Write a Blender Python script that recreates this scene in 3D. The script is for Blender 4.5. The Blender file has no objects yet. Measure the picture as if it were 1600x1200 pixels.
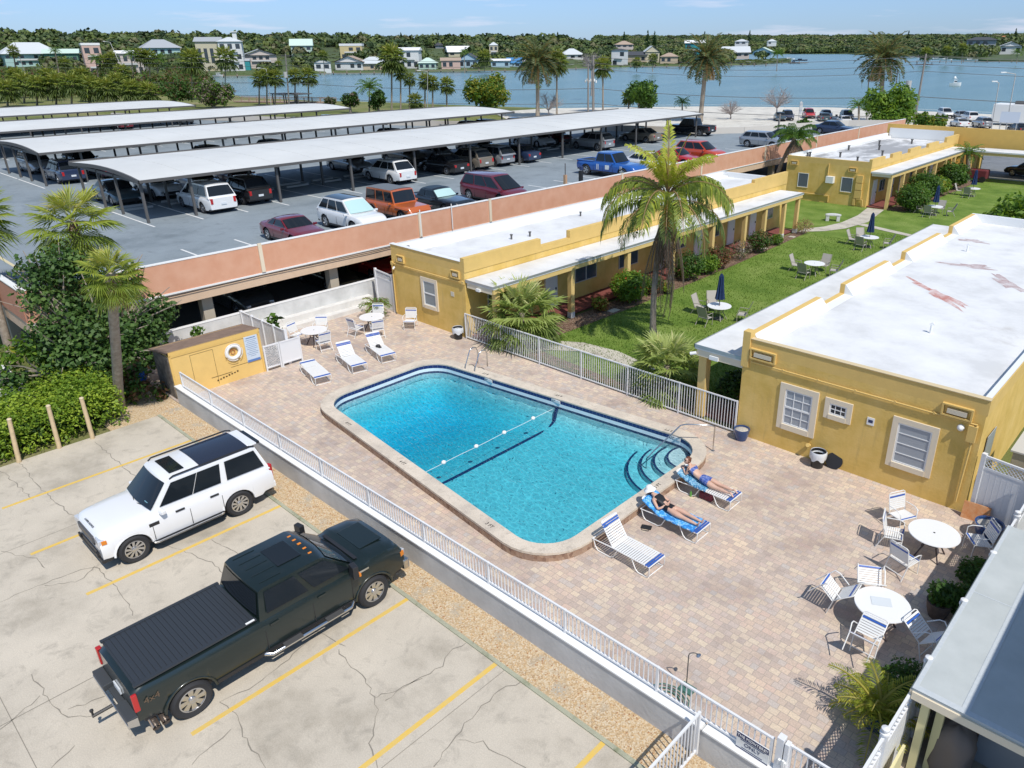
import bpy, bmesh, math, random
import numpy as np
from math import sin, cos, pi, radians
from mathutils import Vector as V, Matrix
from mathutils.geometry import tessellate_polygon
random.seed(7); RNG = np.random.default_rng(7)
SC = bpy.context.scene; COL = SC.collection
# ---------------------------------------------------------------- camera
H = 12.5; F = 1157.85; PX, PY = 883.8, 580.5
PIT, ROL, YAW = radians(23.48), radians(-.48), radians(-42.1)
f0 = V((sin(YAW), cos(YAW), 0)); r0 = V((cos(YAW), -sin(YAW), 0)); u0 = V((0, 0, 1))
CF = cos(PIT)*f0 - sin(PIT)*u0; CU = cos(PIT)*u0 + sin(PIT)*f0
CR = cos(ROL)*r0 + sin(ROL)*CU; CU = -sin(ROL)*r0 + cos(ROL)*CU
cam = bpy.data.objects.new('camera', bpy.data.cameras.new('camera')); COL.objects.link(cam)
cam.matrix_world = Matrix(((CR.x, CU.x, -CF.x, 0), (CR.y, CU.y, -CF.y, 0), (CR.z, CU.z, -CF.z, H), (0, 0, 0, 1)))
cam.data.sensor_width = 36; cam.data.lens = 36*F/1600
cam.data.shift_x = (800-PX)/1600; cam.data.shift_y = (PY-600)/1600
cam.data.clip_end = 20000; cam.data.clip_start = .1
SC.camera = cam
# ---------------------------------------------------------------- light
SAZ, SEL = radians(-18), radians(55)
W = bpy.data.worlds.new('World'); SC.world = W; W.use_nodes = True
nt = W.node_tree; bg = nt.nodes['Background']
sky = nt.nodes.new('ShaderNodeTexSky'); sky.sky_type = 'NISHITA'; sky.sun_disc = False
sky.sun_elevation = SEL; sky.sun_rotation = pi/2 - SAZ; sky.altitude = 0; sky.air_density = 1.0; sky.dust_density = 0; sky.ozone_density = 4
# thin clouds low in the sky
tc = nt.nodes.new('ShaderNodeTexCoord'); mp = nt.nodes.new('ShaderNodeMapping'); mp.inputs['Scale'].default_value = (3.2, 3.2, 34); mp.inputs['Location'].default_value = (.9, 1.3, .2)
nz = nt.nodes.new('ShaderNodeTexNoise'); nz.inputs['Scale'].default_value = 2.1; nz.inputs['Detail'].default_value = 6; nz.inputs['Roughness'].default_value = .55
cr = nt.nodes.new('ShaderNodeValToRGB'); cr.color_ramp.elements[0].position = .57; cr.color_ramp.elements[1].position = .76; cr.color_ramp.elements[1].color = (.6, .6, .6, 1)
mx = nt.nodes.new('ShaderNodeMixRGB'); mx.inputs[2].default_value = (5.3, 5.2, 6.0, 1)
L = nt.links.new
L(tc.outputs['Generated'], mp.inputs[0]); L(mp.outputs[0], nz.inputs[0]); L(nz.outputs[0], cr.inputs[0]); L(cr.outputs[0], mx.inputs[0])
tn = nt.nodes.new('ShaderNodeMixRGB'); tn.blend_type = 'MULTIPLY'; tn.inputs[0].default_value = 1; tn.inputs[2].default_value = (.82, .93, 1.16, 1); L(sky.outputs[0], tn.inputs[1])
sx = nt.nodes.new('ShaderNodeSeparateXYZ'); L(tc.outputs['Generated'], sx.inputs[0]); hz_ = nt.nodes.new('ShaderNodeValToRGB'); L(sx.outputs[2], hz_.inputs[0])
hz_.color_ramp.elements[0].position = 0; hz_.color_ramp.elements[0].color = (.27, .38, .66, 1); hz_.color_ramp.elements[1].position = .22; hz_.color_ramp.elements[1].color = (.86, .90, .96, 1); e_ = hz_.color_ramp.elements.new(.55); e_.color = (1.12, .98, .84, 1); L(hz_.outputs[0], tn.inputs[2])
L(tn.outputs[0], mx.inputs[1]); L(mx.outputs[0], bg.inputs[0]); bg.inputs[1].default_value = .15
sun = bpy.data.objects.new('sun', bpy.data.lights.new('sun', 'SUN')); COL.objects.link(sun)
sun.data.energy = 3.7; sun.data.angle = radians(.55); sun.data.color = (1, .955, .89)
sd = V((cos(SEL)*cos(SAZ), cos(SEL)*sin(SAZ), sin(SEL))); sun.rotation_euler = sd.to_track_quat('Z', 'Y').to_euler(); sun.location = (30, -10, 60)
SC.view_settings.view_transform = 'Standard'; SC.view_settings.look = 'None'; SC.view_settings.exposure = .16; SC.view_settings.gamma = 1
SC.cycles.max_bounces = 7; SC.cycles.transparent_max_bounces = 12; SC.cycles.sample_clamp_indirect = 6
SC.cycles.caustics_reflective = False; SC.cycles.caustics_refractive = False
# ---------------------------------------------------------------- helpers
def ray(x, y): return CR*((x-PX)/F) - CU*((y-PY)/F) + CF
def G(x, y, z=0.):
    d = ray(x, y); return V((0, 0, H)) + d*((z-H)/d.z)
def YW(x, y, Y):
    d = ray(x, y); return V((0, 0, H)) + d*(Y/d.y)
def XW(x, y, X):
    d = ray(x, y); return V((0, 0, H)) + d*(X/d.x)
class MB:
    def __init__(s): s.v = []; s.f = []; s.m = []
    def add(s, vs, fs, mi=0):
        n = len(s.v); s.v += [tuple(p) for p in vs]; s.f += [tuple(i+n for i in f) for f in fs]; s.m += [mi]*len(fs)
    def box(s, x0, y0, z0, x1, y1, z1, mi=0):
        s.add([(x0, y0, z0), (x1, y0, z0), (x1, y1, z0), (x0, y1, z0), (x0, y0, z1), (x1, y0, z1), (x1, y1, z1), (x0, y1, z1)],
              [(3, 2, 1, 0), (4, 5, 6, 7), (0, 1, 5, 4), (1, 2, 6, 5), (2, 3, 7, 6), (3, 0, 4, 7)], mi)
    def obox(s, c, sx, sy, sz, rz=0, mi=0, rx=0, ry=0):
        R = Matrix.Translation(c) @ Matrix.Rotation(rz, 4, 'Z') @ Matrix.Rotation(ry, 4, 'Y') @ Matrix.Rotation(rx, 4, 'X')
        n = len(s.v); s.box(-sx/2, -sy/2, -sz/2, sx/2, sy/2, sz/2, mi)
        for i in range(n, len(s.v)): s.v[i] = tuple(R @ V(s.v[i]))
    def poly(s, pts, mi=0): s.add(pts, [tuple(range(len(pts)))], mi)
    def sheet(s, outer, z, holes=(), mi=0):
        ls = [[V((p[0], p[1], z)) for p in l] for l in [outer, *holes]]
        fl = [p for l in ls for p in l]; t = tessellate_polygon(ls)
        fs = []
        for a, b, c in t:
            if (fl[b]-fl[a]).cross(fl[c]-fl[a]).z < 0: a, c = c, a
            fs.append((a, b, c))
        s.add(fl, fs, mi)
    def prism(s, pts, z0, z1, mi=0, mt=None):
        n = len(pts); s.add([(p[0], p[1], z0) for p in pts]+[(p[0], p[1], z1) for p in pts], [(i, (i+1) % n, (i+1) % n+n, i+n) for i in range(n)], mi)
        s.add([(p[0], p[1], z1) for p in pts], [tuple(range(n))], mi if mt is None else mt); s.add([(p[0], p[1], z0) for p in pts], [tuple(range(n-1, -1, -1))], mi)
    def tube(s, pts, r, n=6, mi=0, cap=True, closed=False):
        pts = [V(p) for p in pts]; m = len(pts); rs = r if isinstance(r, (list, tuple)) else [r]*m
        up = None; vs = []
        for i, p in enumerate(pts):
            if closed: t = pts[(i+1) % m]-pts[i-1]
            else: t = (pts[min(i+1, m-1)]-pts[max(i-1, 0)])
            t = t.normalized() if t.length > 1e-9 else V((0, 0, 1))
            if up is None: up = t.orthogonal().normalized()
            up = (up - t*up.dot(t)); up = up.normalized() if up.length > 1e-6 else t.orthogonal().normalized()
            b = t.cross(up)
            for k in range(n):
                a = 2*pi*k/n; vs.append(p+(up*cos(a)+b*sin(a))*rs[i])
        fs = []
        for i in range(m if closed else m-1):
            j = (i+1) % m
            for k in range(n): fs.append((i*n+k, i*n+(k+1) % n, j*n+(k+1) % n, j*n+k))
        if cap and not closed: fs += [tuple(range(n-1, -1, -1)), tuple(range((m-1)*n, m*n))]
        s.add(vs, fs, mi)
    def cyl(s, c, r, h, n=20, mi=0, r2=None, axis='Z'):
        d = {'X': V((h, 0, 0)), 'Y': V((0, h, 0)), 'Z': V((0, 0, h))}[axis]; s.tube([V(c), V(c)+d], [r, r if r2 is None else r2], n, mi)
    def lathe(s, prof, c=(0, 0, 0), n=24, mi=0, axis='Z'):
        vs = []; fs = []
        for r, z in prof:
            for k in range(n):
                a = 2*pi*k/n; p = (r*cos(a), r*sin(a), z)
                if axis == 'Y': p = (r*cos(a), z, r*sin(a))
                if axis == 'X': p = (z, r*cos(a), r*sin(a))
                vs.append((p[0]+c[0], p[1]+c[1], p[2]+c[2]))
        for i in range(len(prof)-1):
            for k in range(n): fs.append((i*n+k, i*n+(k+1) % n, (i+1)*n+(k+1) % n, (i+1)*n+k))
        s.add(vs, fs, mi)
    def obj(s, name, mats, parent=None, smooth=None, bevel=0, kind=None, label=None, world=True):
        vs = s.v
        if parent is not None and world:
            p = PL.get(parent.name, V((0, 0, 0)))
            if p.length: vs = [(a[0]-p.x, a[1]-p.y, a[2]-p.z) for a in vs]
        me = bpy.data.meshes.new(name); me.from_pydata(vs, [], s.f)
        for m in (mats if isinstance(mats, (list, tuple)) else [mats]): me.materials.append(m)
        me.polygons.foreach_set('material_index', s.m)
        if smooth is not None:
            me.polygons.foreach_set('use_smooth', [True]*len(s.f)); me.set_sharp_from_angle(angle=radians(smooth))
        me.update(); o = bpy.data.objects.new(name, me); COL.objects.link(o)
        if parent is not None: o.parent = parent
        if bevel:
            b = o.modifiers.new('bevel', 'BEVEL'); b.width = bevel; b.segments = 2; b.limit_method = 'ANGLE'; b.angle_limit = radians(40)
        if kind: o['kind'] = kind
        if label: o['label'] = label
        return o
PL = {}   # world position of each thing whose parts are given in world coordinates
def thing(name, label, cat, loc=(0, 0, 0), rz=0, group=None, world=False):
    o = bpy.data.objects.new(name, None); COL.objects.link(o); o.empty_display_size = .2
    o.location = loc; o.rotation_euler = (0, 0, rz); o['label'] = label; o['category'] = cat
    if group: o['group'] = group
    if world: PL[o.name] = V(loc)
    return o
def tag(o, label, cat, group=None):
    o['label'] = label; o['category'] = cat
    if group: o['group'] = group
    return o
def recenter(o, c):
    c = V(c)
    me = o.data; n = len(me.vertices); a = np.empty(n*3, 'f'); me.vertices.foreach_get('co', a); a = a.reshape(-1, 3)-np.array(c, 'f'); me.vertices.foreach_set('co', a.ravel()); me.update()
    o.location = c; return o
def dup(root, loc=None, rz=None, label=None, group=None):
    def cp(o, par):
        c = o.copy(); COL.objects.link(c)
        if par is not None: c.parent = par
        for ch in KIDS.get(o.name, []) if o.name in KIDS else [x for x in o.children]: cp(ch, c)
        return c
    c = cp(root, None)
    if loc is not None: c.location = loc
    if rz is not None: c.rotation_euler = (0, 0, rz)
    if label: c['label'] = label
    if group: c['group'] = group
    return c
KIDS = {}
def rr(a, b): return random.uniform(a, b)
ORDN = ['first', 'second', 'third', 'fourth', 'fifth', 'sixth', 'seventh', 'eighth', 'ninth', 'tenth', 'eleventh', 'twelfth', 'thirteenth', 'fourteenth', 'fifteenth', 'sixteenth', 'seventeenth', 'eighteenth', 'nineteenth', 'twentieth']
def rot2(x, y, a): return (x*cos(a)-y*sin(a), x*sin(a)+y*cos(a))
# ---------------------------------------------------------------- materials
MC = {}
def mat(name, col, rough=.6, metal=0, var=0., vs=2., bump=0., bs=30., spec=.5, coat=0., col2=None, det=4, emis=None, trans=0, bdist=.02):
    if name in MC: return MC[name]
    m = bpy.data.materials.new(name); m.use_nodes = True; n = m.node_tree; b = n.nodes['Principled BSDF']
    b.inputs['Base Color'].default_value = (*col, 1); b.inputs['Roughness'].default_value = rough; b.inputs['Metallic'].default_value = metal
    b.inputs['Specular IOR Level'].default_value = spec; b.inputs['Coat Weight'].default_value = coat; b.inputs['Coat Roughness'].default_value = .05
    if trans: b.inputs['Subsurface Weight'].default_value = 0
    if var or bump or col2: tcn = n.nodes.new('ShaderNodeTexCoord')
    if var or col2:
        z = n.nodes.new('ShaderNodeTexNoise'); z.inputs['Scale'].default_value = vs; z.inputs['Detail'].default_value = det; z.inputs['Roughness'].default_value = .6
        n.links.new(tcn.outputs['Object'], z.inputs['Vector'])
        r = n.nodes.new('ShaderNodeValToRGB'); r.color_ramp.elements[0].position = .3; r.color_ramp.elements[1].position = .7
        c2 = col2 if col2 else tuple(min(1, c*(1+var)) for c in col); c1 = col if col2 else tuple(c*(1-var) for c in col)
        r.color_ramp.elements[0].color = (*c1, 1); r.color_ramp.elements[1].color = (*c2, 1)
        n.links.new(z.outputs[0], r.inputs[0]); n.links.new(r.outputs[0], b.inputs['Base Color'])
    if bump:
        z = n.nodes.new('ShaderNodeTexNoise'); z.inputs['Scale'].default_value = bs; z.inputs['Detail'].default_value = 3
        n.links.new(tcn.outputs['Object'], z.inputs['Vector'])
        q = n.nodes.new('ShaderNodeBump'); q.inputs['Strength'].default_value = bump; q.inputs['Distance'].default_value = bdist
        n.links.new(z.outputs[0], q.inputs['Height']); n.links.new(q.outputs[0], b.inputs['Normal'])
    MC[name] = m; return m
def nodes_of(m): return m.node_tree, m.node_tree.nodes['Principled BSDF']
def ramp(n, src, stops):
    r = n.nodes.new('ShaderNodeValToRGB'); e = r.color_ramp.elements
    while len(e) < len(stops): e.new(.5)
    for k, (p, c) in enumerate(stops): e[k].position = p; e[k].color = (*c, 1) if len(c) == 3 else c
    n.links.new(src, r.inputs[0]); return r.outputs[0]
def texn(n, vec, scale, det=4, rough=.55, dist=0):
    z = n.nodes.new('ShaderNodeTexNoise'); z.inputs['Scale'].default_value = scale; z.inputs['Detail'].default_value = det; z.inputs['Roughness'].default_value = rough; z.inputs['Distortion'].default_value = dist
    n.links.new(vec, z.inputs['Vector']); return z.outputs[0]
def mixc(n, fac, a, b, mode='MIX'):
    x = n.nodes.new('ShaderNodeMixRGB'); x.blend_type = mode
    for i, s in ((0, fac), (1, a), (2, b)):
        if isinstance(s, (int, float)): x.inputs[i].default_value = s if i == 0 else (s, s, s, 1)
        elif isinstance(s, tuple): x.inputs[i].default_value = (*s, 1)
        else: n.links.new(s, x.inputs[i])
    return x.outputs[0]
def mapping(n, scale=(1, 1, 1), rz=0, loc=(0, 0, 0)):
    t = n.nodes.new('ShaderNodeTexCoord'); p = n.nodes.new('ShaderNodeMapping'); p.inputs['Scale'].default_value = scale; p.inputs['Rotation'].default_value = (0, 0, rz); p.inputs['Location'].default_value = loc
    n.links.new(t.outputs['Object'], p.inputs[0]); return p.outputs[0]
def bumpn(n, b, h, strength, dist=.02):
    q = n.nodes.new('ShaderNodeBump'); q.inputs['Strength'].default_value = strength; q.inputs['Distance'].default_value = dist
    n.links.new(h, q.inputs['Height']); n.links.new(q.outputs[0], b.inputs['Normal'])
# pavers
def paver_mat():
    m = mat('brick_pavers', (.4, .33, .28), .85); n, b = nodes_of(m)
    v = mapping(n)
    wob = n.nodes.new('ShaderNodeVectorMath'); wob.operation = 'ADD'
    z = n.nodes.new('ShaderNodeTexNoise'); z.inputs['Scale'].default_value = 3; sc = n.nodes.new('ShaderNodeVectorMath'); sc.operation = 'SCALE'; sc.inputs[3].default_value = .05
    n.links.new(v, z.inputs[0]); n.links.new(z.outputs[1], sc.inputs[0]); n.links.new(v, wob.inputs[0]); n.links.new(sc.outputs[0], wob.inputs[1])
    k = n.nodes.new('ShaderNodeTexBrick'); k.offset = .37; k.offset_frequency = 2; k.squash = .72; k.squash_frequency = 3
    k.inputs['Color1'].default_value = (0, 0, 0, 1); k.inputs['Color2'].default_value = (1, 1, 1, 1); k.inputs['Mortar'].default_value = (.5, .5, .5, 1)
    k.inputs['Scale'].default_value = 1; k.inputs['Mortar Size'].default_value = .007; k.inputs['Mortar Smooth'].default_value = .3
    k.inputs['Brick Width'].default_value = .235; k.inputs['Row Height'].default_value = .165
    n.links.new(wob.outputs[0], k.inputs['Vector'])
    c = ramp(n, k.outputs['Color'], [(0, (.47, .39, .34)), (.3, (.57, .46, .375)), (.55, (.64, .54, .42)), (.75, (.57, .445, .375)), (1, (.51, .46, .42))])
    big = texn(n, v, .55, 5, .6)
    bigc = ramp(n, big, [(.36, (.80, .76, .75)), (.5, (.98, .97, .95)), (.68, (1.1, 1.03, .96))])
    c = mixc(n, 1, c, bigc, 'MULTIPLY')
    fine = texn(n, v, 26, 3); c = mixc(n, .35, c, ramp(n, fine, [(.3, (.6, .6, .6)), (.7, (1.35, 1.35, 1.35))]), 'MULTIPLY')
    c = mixc(n, k.outputs['Fac'], c, (.38, .315, .265))
    n.links.new(c, b.inputs['Base Color'])
    inv = n.nodes.new('ShaderNodeMath'); inv.operation = 'SUBTRACT'; inv.inputs[0].default_value = 1; n.links.new(k.outputs['Fac'], inv.inputs[1])
    bumpn(n, b, inv.outputs[0], .35, .008); return m
def concrete_mat(name, base, dark, crack=True, scale=1):
    m = mat(name, base, .85); n, b = nodes_of(m); v = mapping(n)
    a = texn(n, v, .35*scale, 6, .65); c = ramp(n, a, [(.36, dark), (.47, base), (.62, tuple(min(1, q*1.12) for q in base))])
    st = texn(n, v, 1.9*scale, 7, .7, .6); c = mixc(n, ramp(n, st, [(.53, (0, 0, 0)), (.72, (.7, .7, .7))]), c, tuple(q*.62 for q in base))
    f = texn(n, v, 38, 3); c = mixc(n, .5, c, ramp(n, f, [(.35, (.82, .82, .82)), (.65, (1.14, 1.14, 1.14))]), 'MULTIPLY')
    n.links.new(c, b.inputs['Base Color']); bumpn(n, b, f, .15, .01); return m
def speckle(name, stops, scale, bump=.4, big=None):
    m = mat(name, stops[1][1], .9); n, b = nodes_of(m); v = mapping(n)
    w = n.nodes.new('ShaderNodeTexVoronoi'); w.inputs['Scale'].default_value = scale; n.links.new(v, w.inputs['Vector'])
    sp = n.nodes.new('ShaderNodeSeparateColor'); n.links.new(w.outputs['Color'], sp.inputs[0])
    c = ramp(n, sp.outputs[0], stops)
    if big: c = mixc(n, ramp(n, texn(n, v, big[0], 5), [(big[1], (0, 0, 0)), (big[2], (1, 1, 1))]), c, big[3])
    n.links.new(c, b.inputs['Base Color']); bumpn(n, b, w.outputs['Distance'], bump, .02); return m
def grass_mat(name, a, b_, c_, s1=.5):
    m = mat(name, a, .9, spec=.2); n, b = nodes_of(m); v = mapping(n)
    c = ramp(n, texn(n, v, s1, 5, .6), [(.35, a), (.5, b_), (.66, c_)])
    v2 = mapping(n, (1, .35, 1), .35)
    f = texn(n, v2, 34, 4, .7); c = mixc(n, .75, c, ramp(n, f, [(.33, (.6, .62, .55)), (.52, (1, 1, 1)), (.68, (1.35, 1.3, 1.2))]), 'MULTIPLY')
    n.links.new(c, b.inputs['Base Color']); bumpn(n, b, f, .8, .05); return m
M_PAVER = paver_mat()
M_PARK = concrete_mat('parking_concrete', (.525, .465, .375), (.41, .36, .285))
M_ASPH = concrete_mat('deck_asphalt', (.225, .262, .285), (.17, .205, .225), scale=.6)
M_ASPH2 = concrete_mat('road_asphalt', (.18, .19, .20), (.13, .14, .15))
M_WALK = concrete_mat('path_concrete', (.50, .46, .38), (.38, .34, .28), scale=3)
M_LOT = concrete_mat('lot_concrete', (.60, .57, .50), (.48, .45, .40))
M_GRAV = speckle('pebble_gravel', [(0, (.40, .27, .15)), (.4, (.54, .385, .215)), (.7, (.58, .45, .29)), (1, (.62, .53, .39))], 34, .5, (1.3, .56, .7, (.42, .37, .29)))
M_MULCH = speckle('brown_mulch', [(0, (.06, .035, .02)), (.4, (.13, .075, .045)), (.7, (.2, .12, .08)), (1, (.3, .22, .15))], 18, .8)
M_GRASS = grass_mat('lawn_grass', (.11, .185, .028), (.155, .235, .04), (.21, .28, .065))
M_GRASS2 = grass_mat('rough_ground', (.10, .12, .035), (.17, .19, .06), (.27, .24, .12), .08)
M_STUC = mat('yellow_stucco', (.62, .42, .14), .88, bump=.4, bs=14)
n, b = nodes_of(M_STUC); v = mapping(n); c = ramp(n, texn(n, v, .8, 7, .65), [(.36, (.62, .415, .10)), (.5, (.70, .475, .135)), (.66, (.76, .53, .18))])
c = mixc(n, ramp(n, texn(n, mapping(n, (3.5, 3.5, .35)), 1, 6, .7), [(.56, (0, 0, 0)), (.72, (.35, .35, .35))]), c, (.40, .28, .11)); n.links.new(c, b.inputs['Base Color'])
M_STUC2 = mat('pale_yellow_trim', (.68, .465, .15), .8, var=.05, bump=.2)
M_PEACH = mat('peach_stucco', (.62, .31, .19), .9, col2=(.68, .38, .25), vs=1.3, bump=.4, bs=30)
M_TAN = mat('tan_beam_paint', (.62, .45, .31), .85, var=.06)
M_WWALL = mat('weathered_white_wall', (.50, .50, .48), .85, col2=(.70, .70, .68), vs=1.2, bump=.2, det=7)
M_ROOF = mat('white_roof_coating', (.66, .66, .66), .7, col2=(.80, .80, .79), vs=.35, bump=.25, bs=9, det=7)
M_WHITE = mat('white_paint', (.80, .80, .78), .45)
M_WHITEV = mat('white_vinyl', (.74, .74, .74), .4)
M_TRIM = mat('cream_window_trim', (.74, .64, .48), .7)
M_GREYMET = mat('dark_grey_steel', (.10, .095, .09), .6)
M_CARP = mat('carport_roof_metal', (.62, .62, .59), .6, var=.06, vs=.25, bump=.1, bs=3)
M_GLASS = mat('window_glass_dark', (.035, .045, .055), .06, spec=.8)
M_BLIND = mat('window_with_blinds', (.34, .37, .40), .25)
M_REDT = mat('red_tile_floor', (.20, .06, .05), .7, var=.2, vs=6)
M_CHROME = mat('stainless_steel', (.62, .62, .62), .18, 1)
M_BLK = mat('black_plastic', (.02, .02, .022), .45)
M_YLINE = mat('yellow_line_paint', (.74, .47, .06), .75, col2=(.64, .47, .17), vs=7, det=8)
M_WLINE = mat('white_line_paint', (.72, .72, .70), .75, var=.1, vs=5)
M_CRACK = mat('crack_fill', (.25, .225, .185), .95)
M_JOINT = mat('slab_joint', (.22, .22, .16), .95)
M_BARK = mat('palm_bark', (.24, .19, .14), .95, col2=(.40, .34, .27), vs=7, bump=.8, bs=12)
M_WOODB = mat('grey_branch_bark', (.30, .25, .20), .95, var=.25, vs=9)
def leafm(name, c, tr=.35):
    if name in MC: return MC[name]
    m = bpy.data.materials.new(name); m.use_nodes = True; n = m.node_tree; b = n.nodes['Principled BSDF']
    b.inputs['Base Color'].default_value = (*c, 1); b.inputs['Roughness'].default_value = .55; b.inputs['Specular IOR Level'].default_value = .35
    t = n.nodes.new('ShaderNodeBsdfTranslucent'); t.inputs[0].default_value = (c[0]*1.6, c[1]*1.5, c[2], 1)
    x = n.nodes.new('ShaderNodeMixShader'); x.inputs[0].default_value = tr
    n.links.new(b.outputs[0], x.inputs[1]); n.links.new(t.outputs[0], x.inputs[2]); n.links.new(x.outputs[0], n.nodes['Material Output'].inputs[0])
    MC[name] = m; return m
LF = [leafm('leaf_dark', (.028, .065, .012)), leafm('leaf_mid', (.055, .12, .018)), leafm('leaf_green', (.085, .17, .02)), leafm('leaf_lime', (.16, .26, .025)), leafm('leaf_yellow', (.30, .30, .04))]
LB = [leafm('leaf_brown', (.16, .09, .045)), leafm('leaf_straw', (.38, .26, .13)), leafm('leaf_grey', (.22, .18, .14))]
LR = [leafm('leaf_red', (.30, .09, .03))]
# ================================================================ GROUND
def struct(mb, name, mats, **k):
    o = mb.obj(name, mats, **k); o['kind'] = 'structure'; return o
def roundpoly(pts, rad, n=8):
    out = []; m = len(pts)
    for i in range(m):
        p = V((*pts[i], 0)); a = V((*pts[i-1], 0)); c = V((*pts[(i+1) % m], 0)); r = rad[i] if isinstance(rad, (list, tuple)) else rad
        d1 = (a-p).normalized(); d2 = (c-p).normalized(); ang = d1.angle(d2); t = r/math.tan(ang/2)
        q1 = p+d1*t; ctr = p+(d1+d2).normalized()*(r/sin(ang/2)); v1 = q1-ctr; tot = pi-ang; sgn = 1 if d1.cross(d2).z < 0 else -1
        for k in range(n+1):
            w = Matrix.Rotation(sgn*tot*k/n, 3, 'Z') @ v1; out.append((ctr.x+w.x, ctr.y+w.y))
    return out
POOL = [(-23.95, 12.78), (-11.12, 11.45), (-11.12, 19.38), (-23.95, 18.02)]
PIN = roundpoly(POOL, 1.1); POUT = roundpoly([(-24.5, 12.38), (-10.66, 10.95), (-10.66, 19.92), (-24.5, 18.5)], 1.6)
PMID = roundpoly([(-24.2, 12.6), (-10.9, 11.2), (-10.9, 19.65), (-24.2, 18.25)], 1.35)
ZC, ZW = .28, -.05
m = MB()
shore = [(-505, 226), (-420, 175), (-330, 140), (-234, 113.5), (-196, 116.5), (-187, 122.5), (-150, 129), (-125.6, 134.4), (-100, 160), (-74, 174), (-56, 174.5), (0, 172), (120, 168), (600, 150)]
m.sheet([(600, -400), (-900, -400), (-900, 150)] + shore, -.06, holes=[PMID])
for a, b in zip(shore[:-1], shore[1:]): m.add([(*a, -.06), (*b, -.06), (*b, -3), (*a, -3)], [(0, 1, 2, 3)], 1)
struct(m, 'ground', [M_GRASS2, M_WWALL])
m = MB(); m.sheet([(-28.1, -60), (60, -60), (60, 8.24), (-28.1, 8.24)], 0)
# cracks, expansion joints and painted lines
def ribbon(mb, pts, w, z, mi, jit=0, sub=1):
    P = [V((p[0], p[1], 0)) for p in pts]
    if sub > 1:
        Q = []
        for a, b in zip(P[:-1], P[1:]):
            L_ = (b-a).length; nn = max(1, int(L_/.15))
            for k in range(nn): Q.append(a.lerp(b, k/nn)+V((rr(-jit, jit), rr(-jit, jit), 0)))
        P = Q+[P[-1]]
    vs = []
    for i, p in enumerate(P):
        t = (P[min(i+1, len(P)-1)]-P[max(i-1, 0)]).normalized(); nn = V((-t.y, t.x, 0)); ww = w*(rr(.35, 1.3) if jit else 1)/2
        vs += [(p+nn*ww)+V((0, 0, z)), (p-nn*ww)+V((0, 0, z))]
    mb.add(vs, [(2*i+1, 2*i, 2*i+2, 2*i+3) if 0 else (2*i, 2*i+1, 2*i+3, 2*i+2) for i in range(len(P)-1)], mi)
def pxl(L_, z=0): return [G(x, y, z) for x, y in L_]
for L_ in ([(150, 690), (165, 705), (185, 722), (205, 740), (232, 757)], [(30, 722), (60, 760), (95, 790), (120, 812)], [(0, 735), (24, 755), (48, 778)],
           [(0, 940), (60, 915), (105, 897), (150, 885), (170, 905), (190, 930), (202, 950), (207, 962)], [(150, 885), (120, 910), (70, 915)], [(0, 862), (25, 868), (60, 872), (70, 888)],
           [(225, 865), (245, 850), (280, 858), (330, 880), (360, 905)], [(330, 845), (370, 865), (400, 882)], [(105, 1110), (170, 1085), (230, 1072), (300, 1055)],
           [(50, 1055), (75, 1090), (95, 1118), (150, 1118)], [(345, 1098), (370, 1120), (380, 1150), (400, 1180), (415, 1200)], [(345, 1098), (400, 1070), (440, 1040), (478, 1005), (492, 990)],
           [(360, 1140), (330, 1165), (300, 1195)], [(528, 1015), (545, 1035), (570, 1060), (585, 1090), (590, 1120), (578, 1160), (590, 1200)], [(585, 1090), (620, 1080), (660, 1060)],
           [(680, 1200), (700, 1165), (722, 1140), (745, 1110), (780, 1080), (815, 1065)], [(717, 1155), (755, 1160), (780, 1180), (800, 1192), (822, 1200)], [(600, 1095), (640, 1070), (690, 1040), (700, 1020), (728, 1005)],
           [(460, 870), (500, 860), (530, 900), (545, 905)], [(490, 985), (520, 1000), (540, 1010)], [(60, 1090), (0, 1140)], [(120, 1165), (80, 1200)]):
    ribbon(m, pxl(L_), .022, .004, 1, .045, 2)
ribbon(m, [(-15.9, -40), (-15.9, 8.24)], .02, .004, 1); ribbon(m, [(-22.6, -40), (-22.6, 8.24)], .014, .004, 1)
ribbon(m, [(-9.3, -40), (-9.3, 8.24)], .014, .004, 1); ribbon(m, [(-28, 0.6), (30, .6)], .014, .004, 1)
for x, y0, y1 in ((-25.18, 2.6, 8.2), (-21.95, 2.5, 4.55), (-19.0, 2.95, 8.22), (-12.78, 2.9, 8.2), (-9.58, 2.9, 8.2), (-6.5, 2.6, 8.2)):
    m.box(x-.055, y0, .001, x+.055, y1, .008, 2)
# stained oily patches
struct(m, 'parking_lot', [M_PARK, M_CRACK, M_YLINE])
m = MB(); m.sheet([(-28.1, 8.24), (0, 8.24), (0, 9.2), (-29.5, 9.2), (-29.5, 8.9), (-31.5, 8.9), (-31.5, 6.6), (-28.1, 6.6)], -.02)
m.box(-28.1, 8.2, -.03, 5, 8.3, .03, 1)
struct(m, 'gravel_strip', [M_GRAV, concrete_mat('mossy_kerb', (.36, .36, .26), (.2, .22, .12), scale=4)])
GP = random.Random(3); m = MB()
for i in range(2600):
    x = GP.uniform(-28.8, -5); y = GP.uniform(8.34, 9.15); s = GP.uniform(.012, .03); a = GP.uniform(0, 6.3)
    m.add([(x+s*cos(a+k*2.09), y+s*sin(a+k*2.09), -.02) for k in range(3)]+[(x, y, -.02+s*.9)], [(0, 1, 3), (1, 2, 3), (2, 0, 3)], GP.choice((0, 0, 1, 2)))
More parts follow.
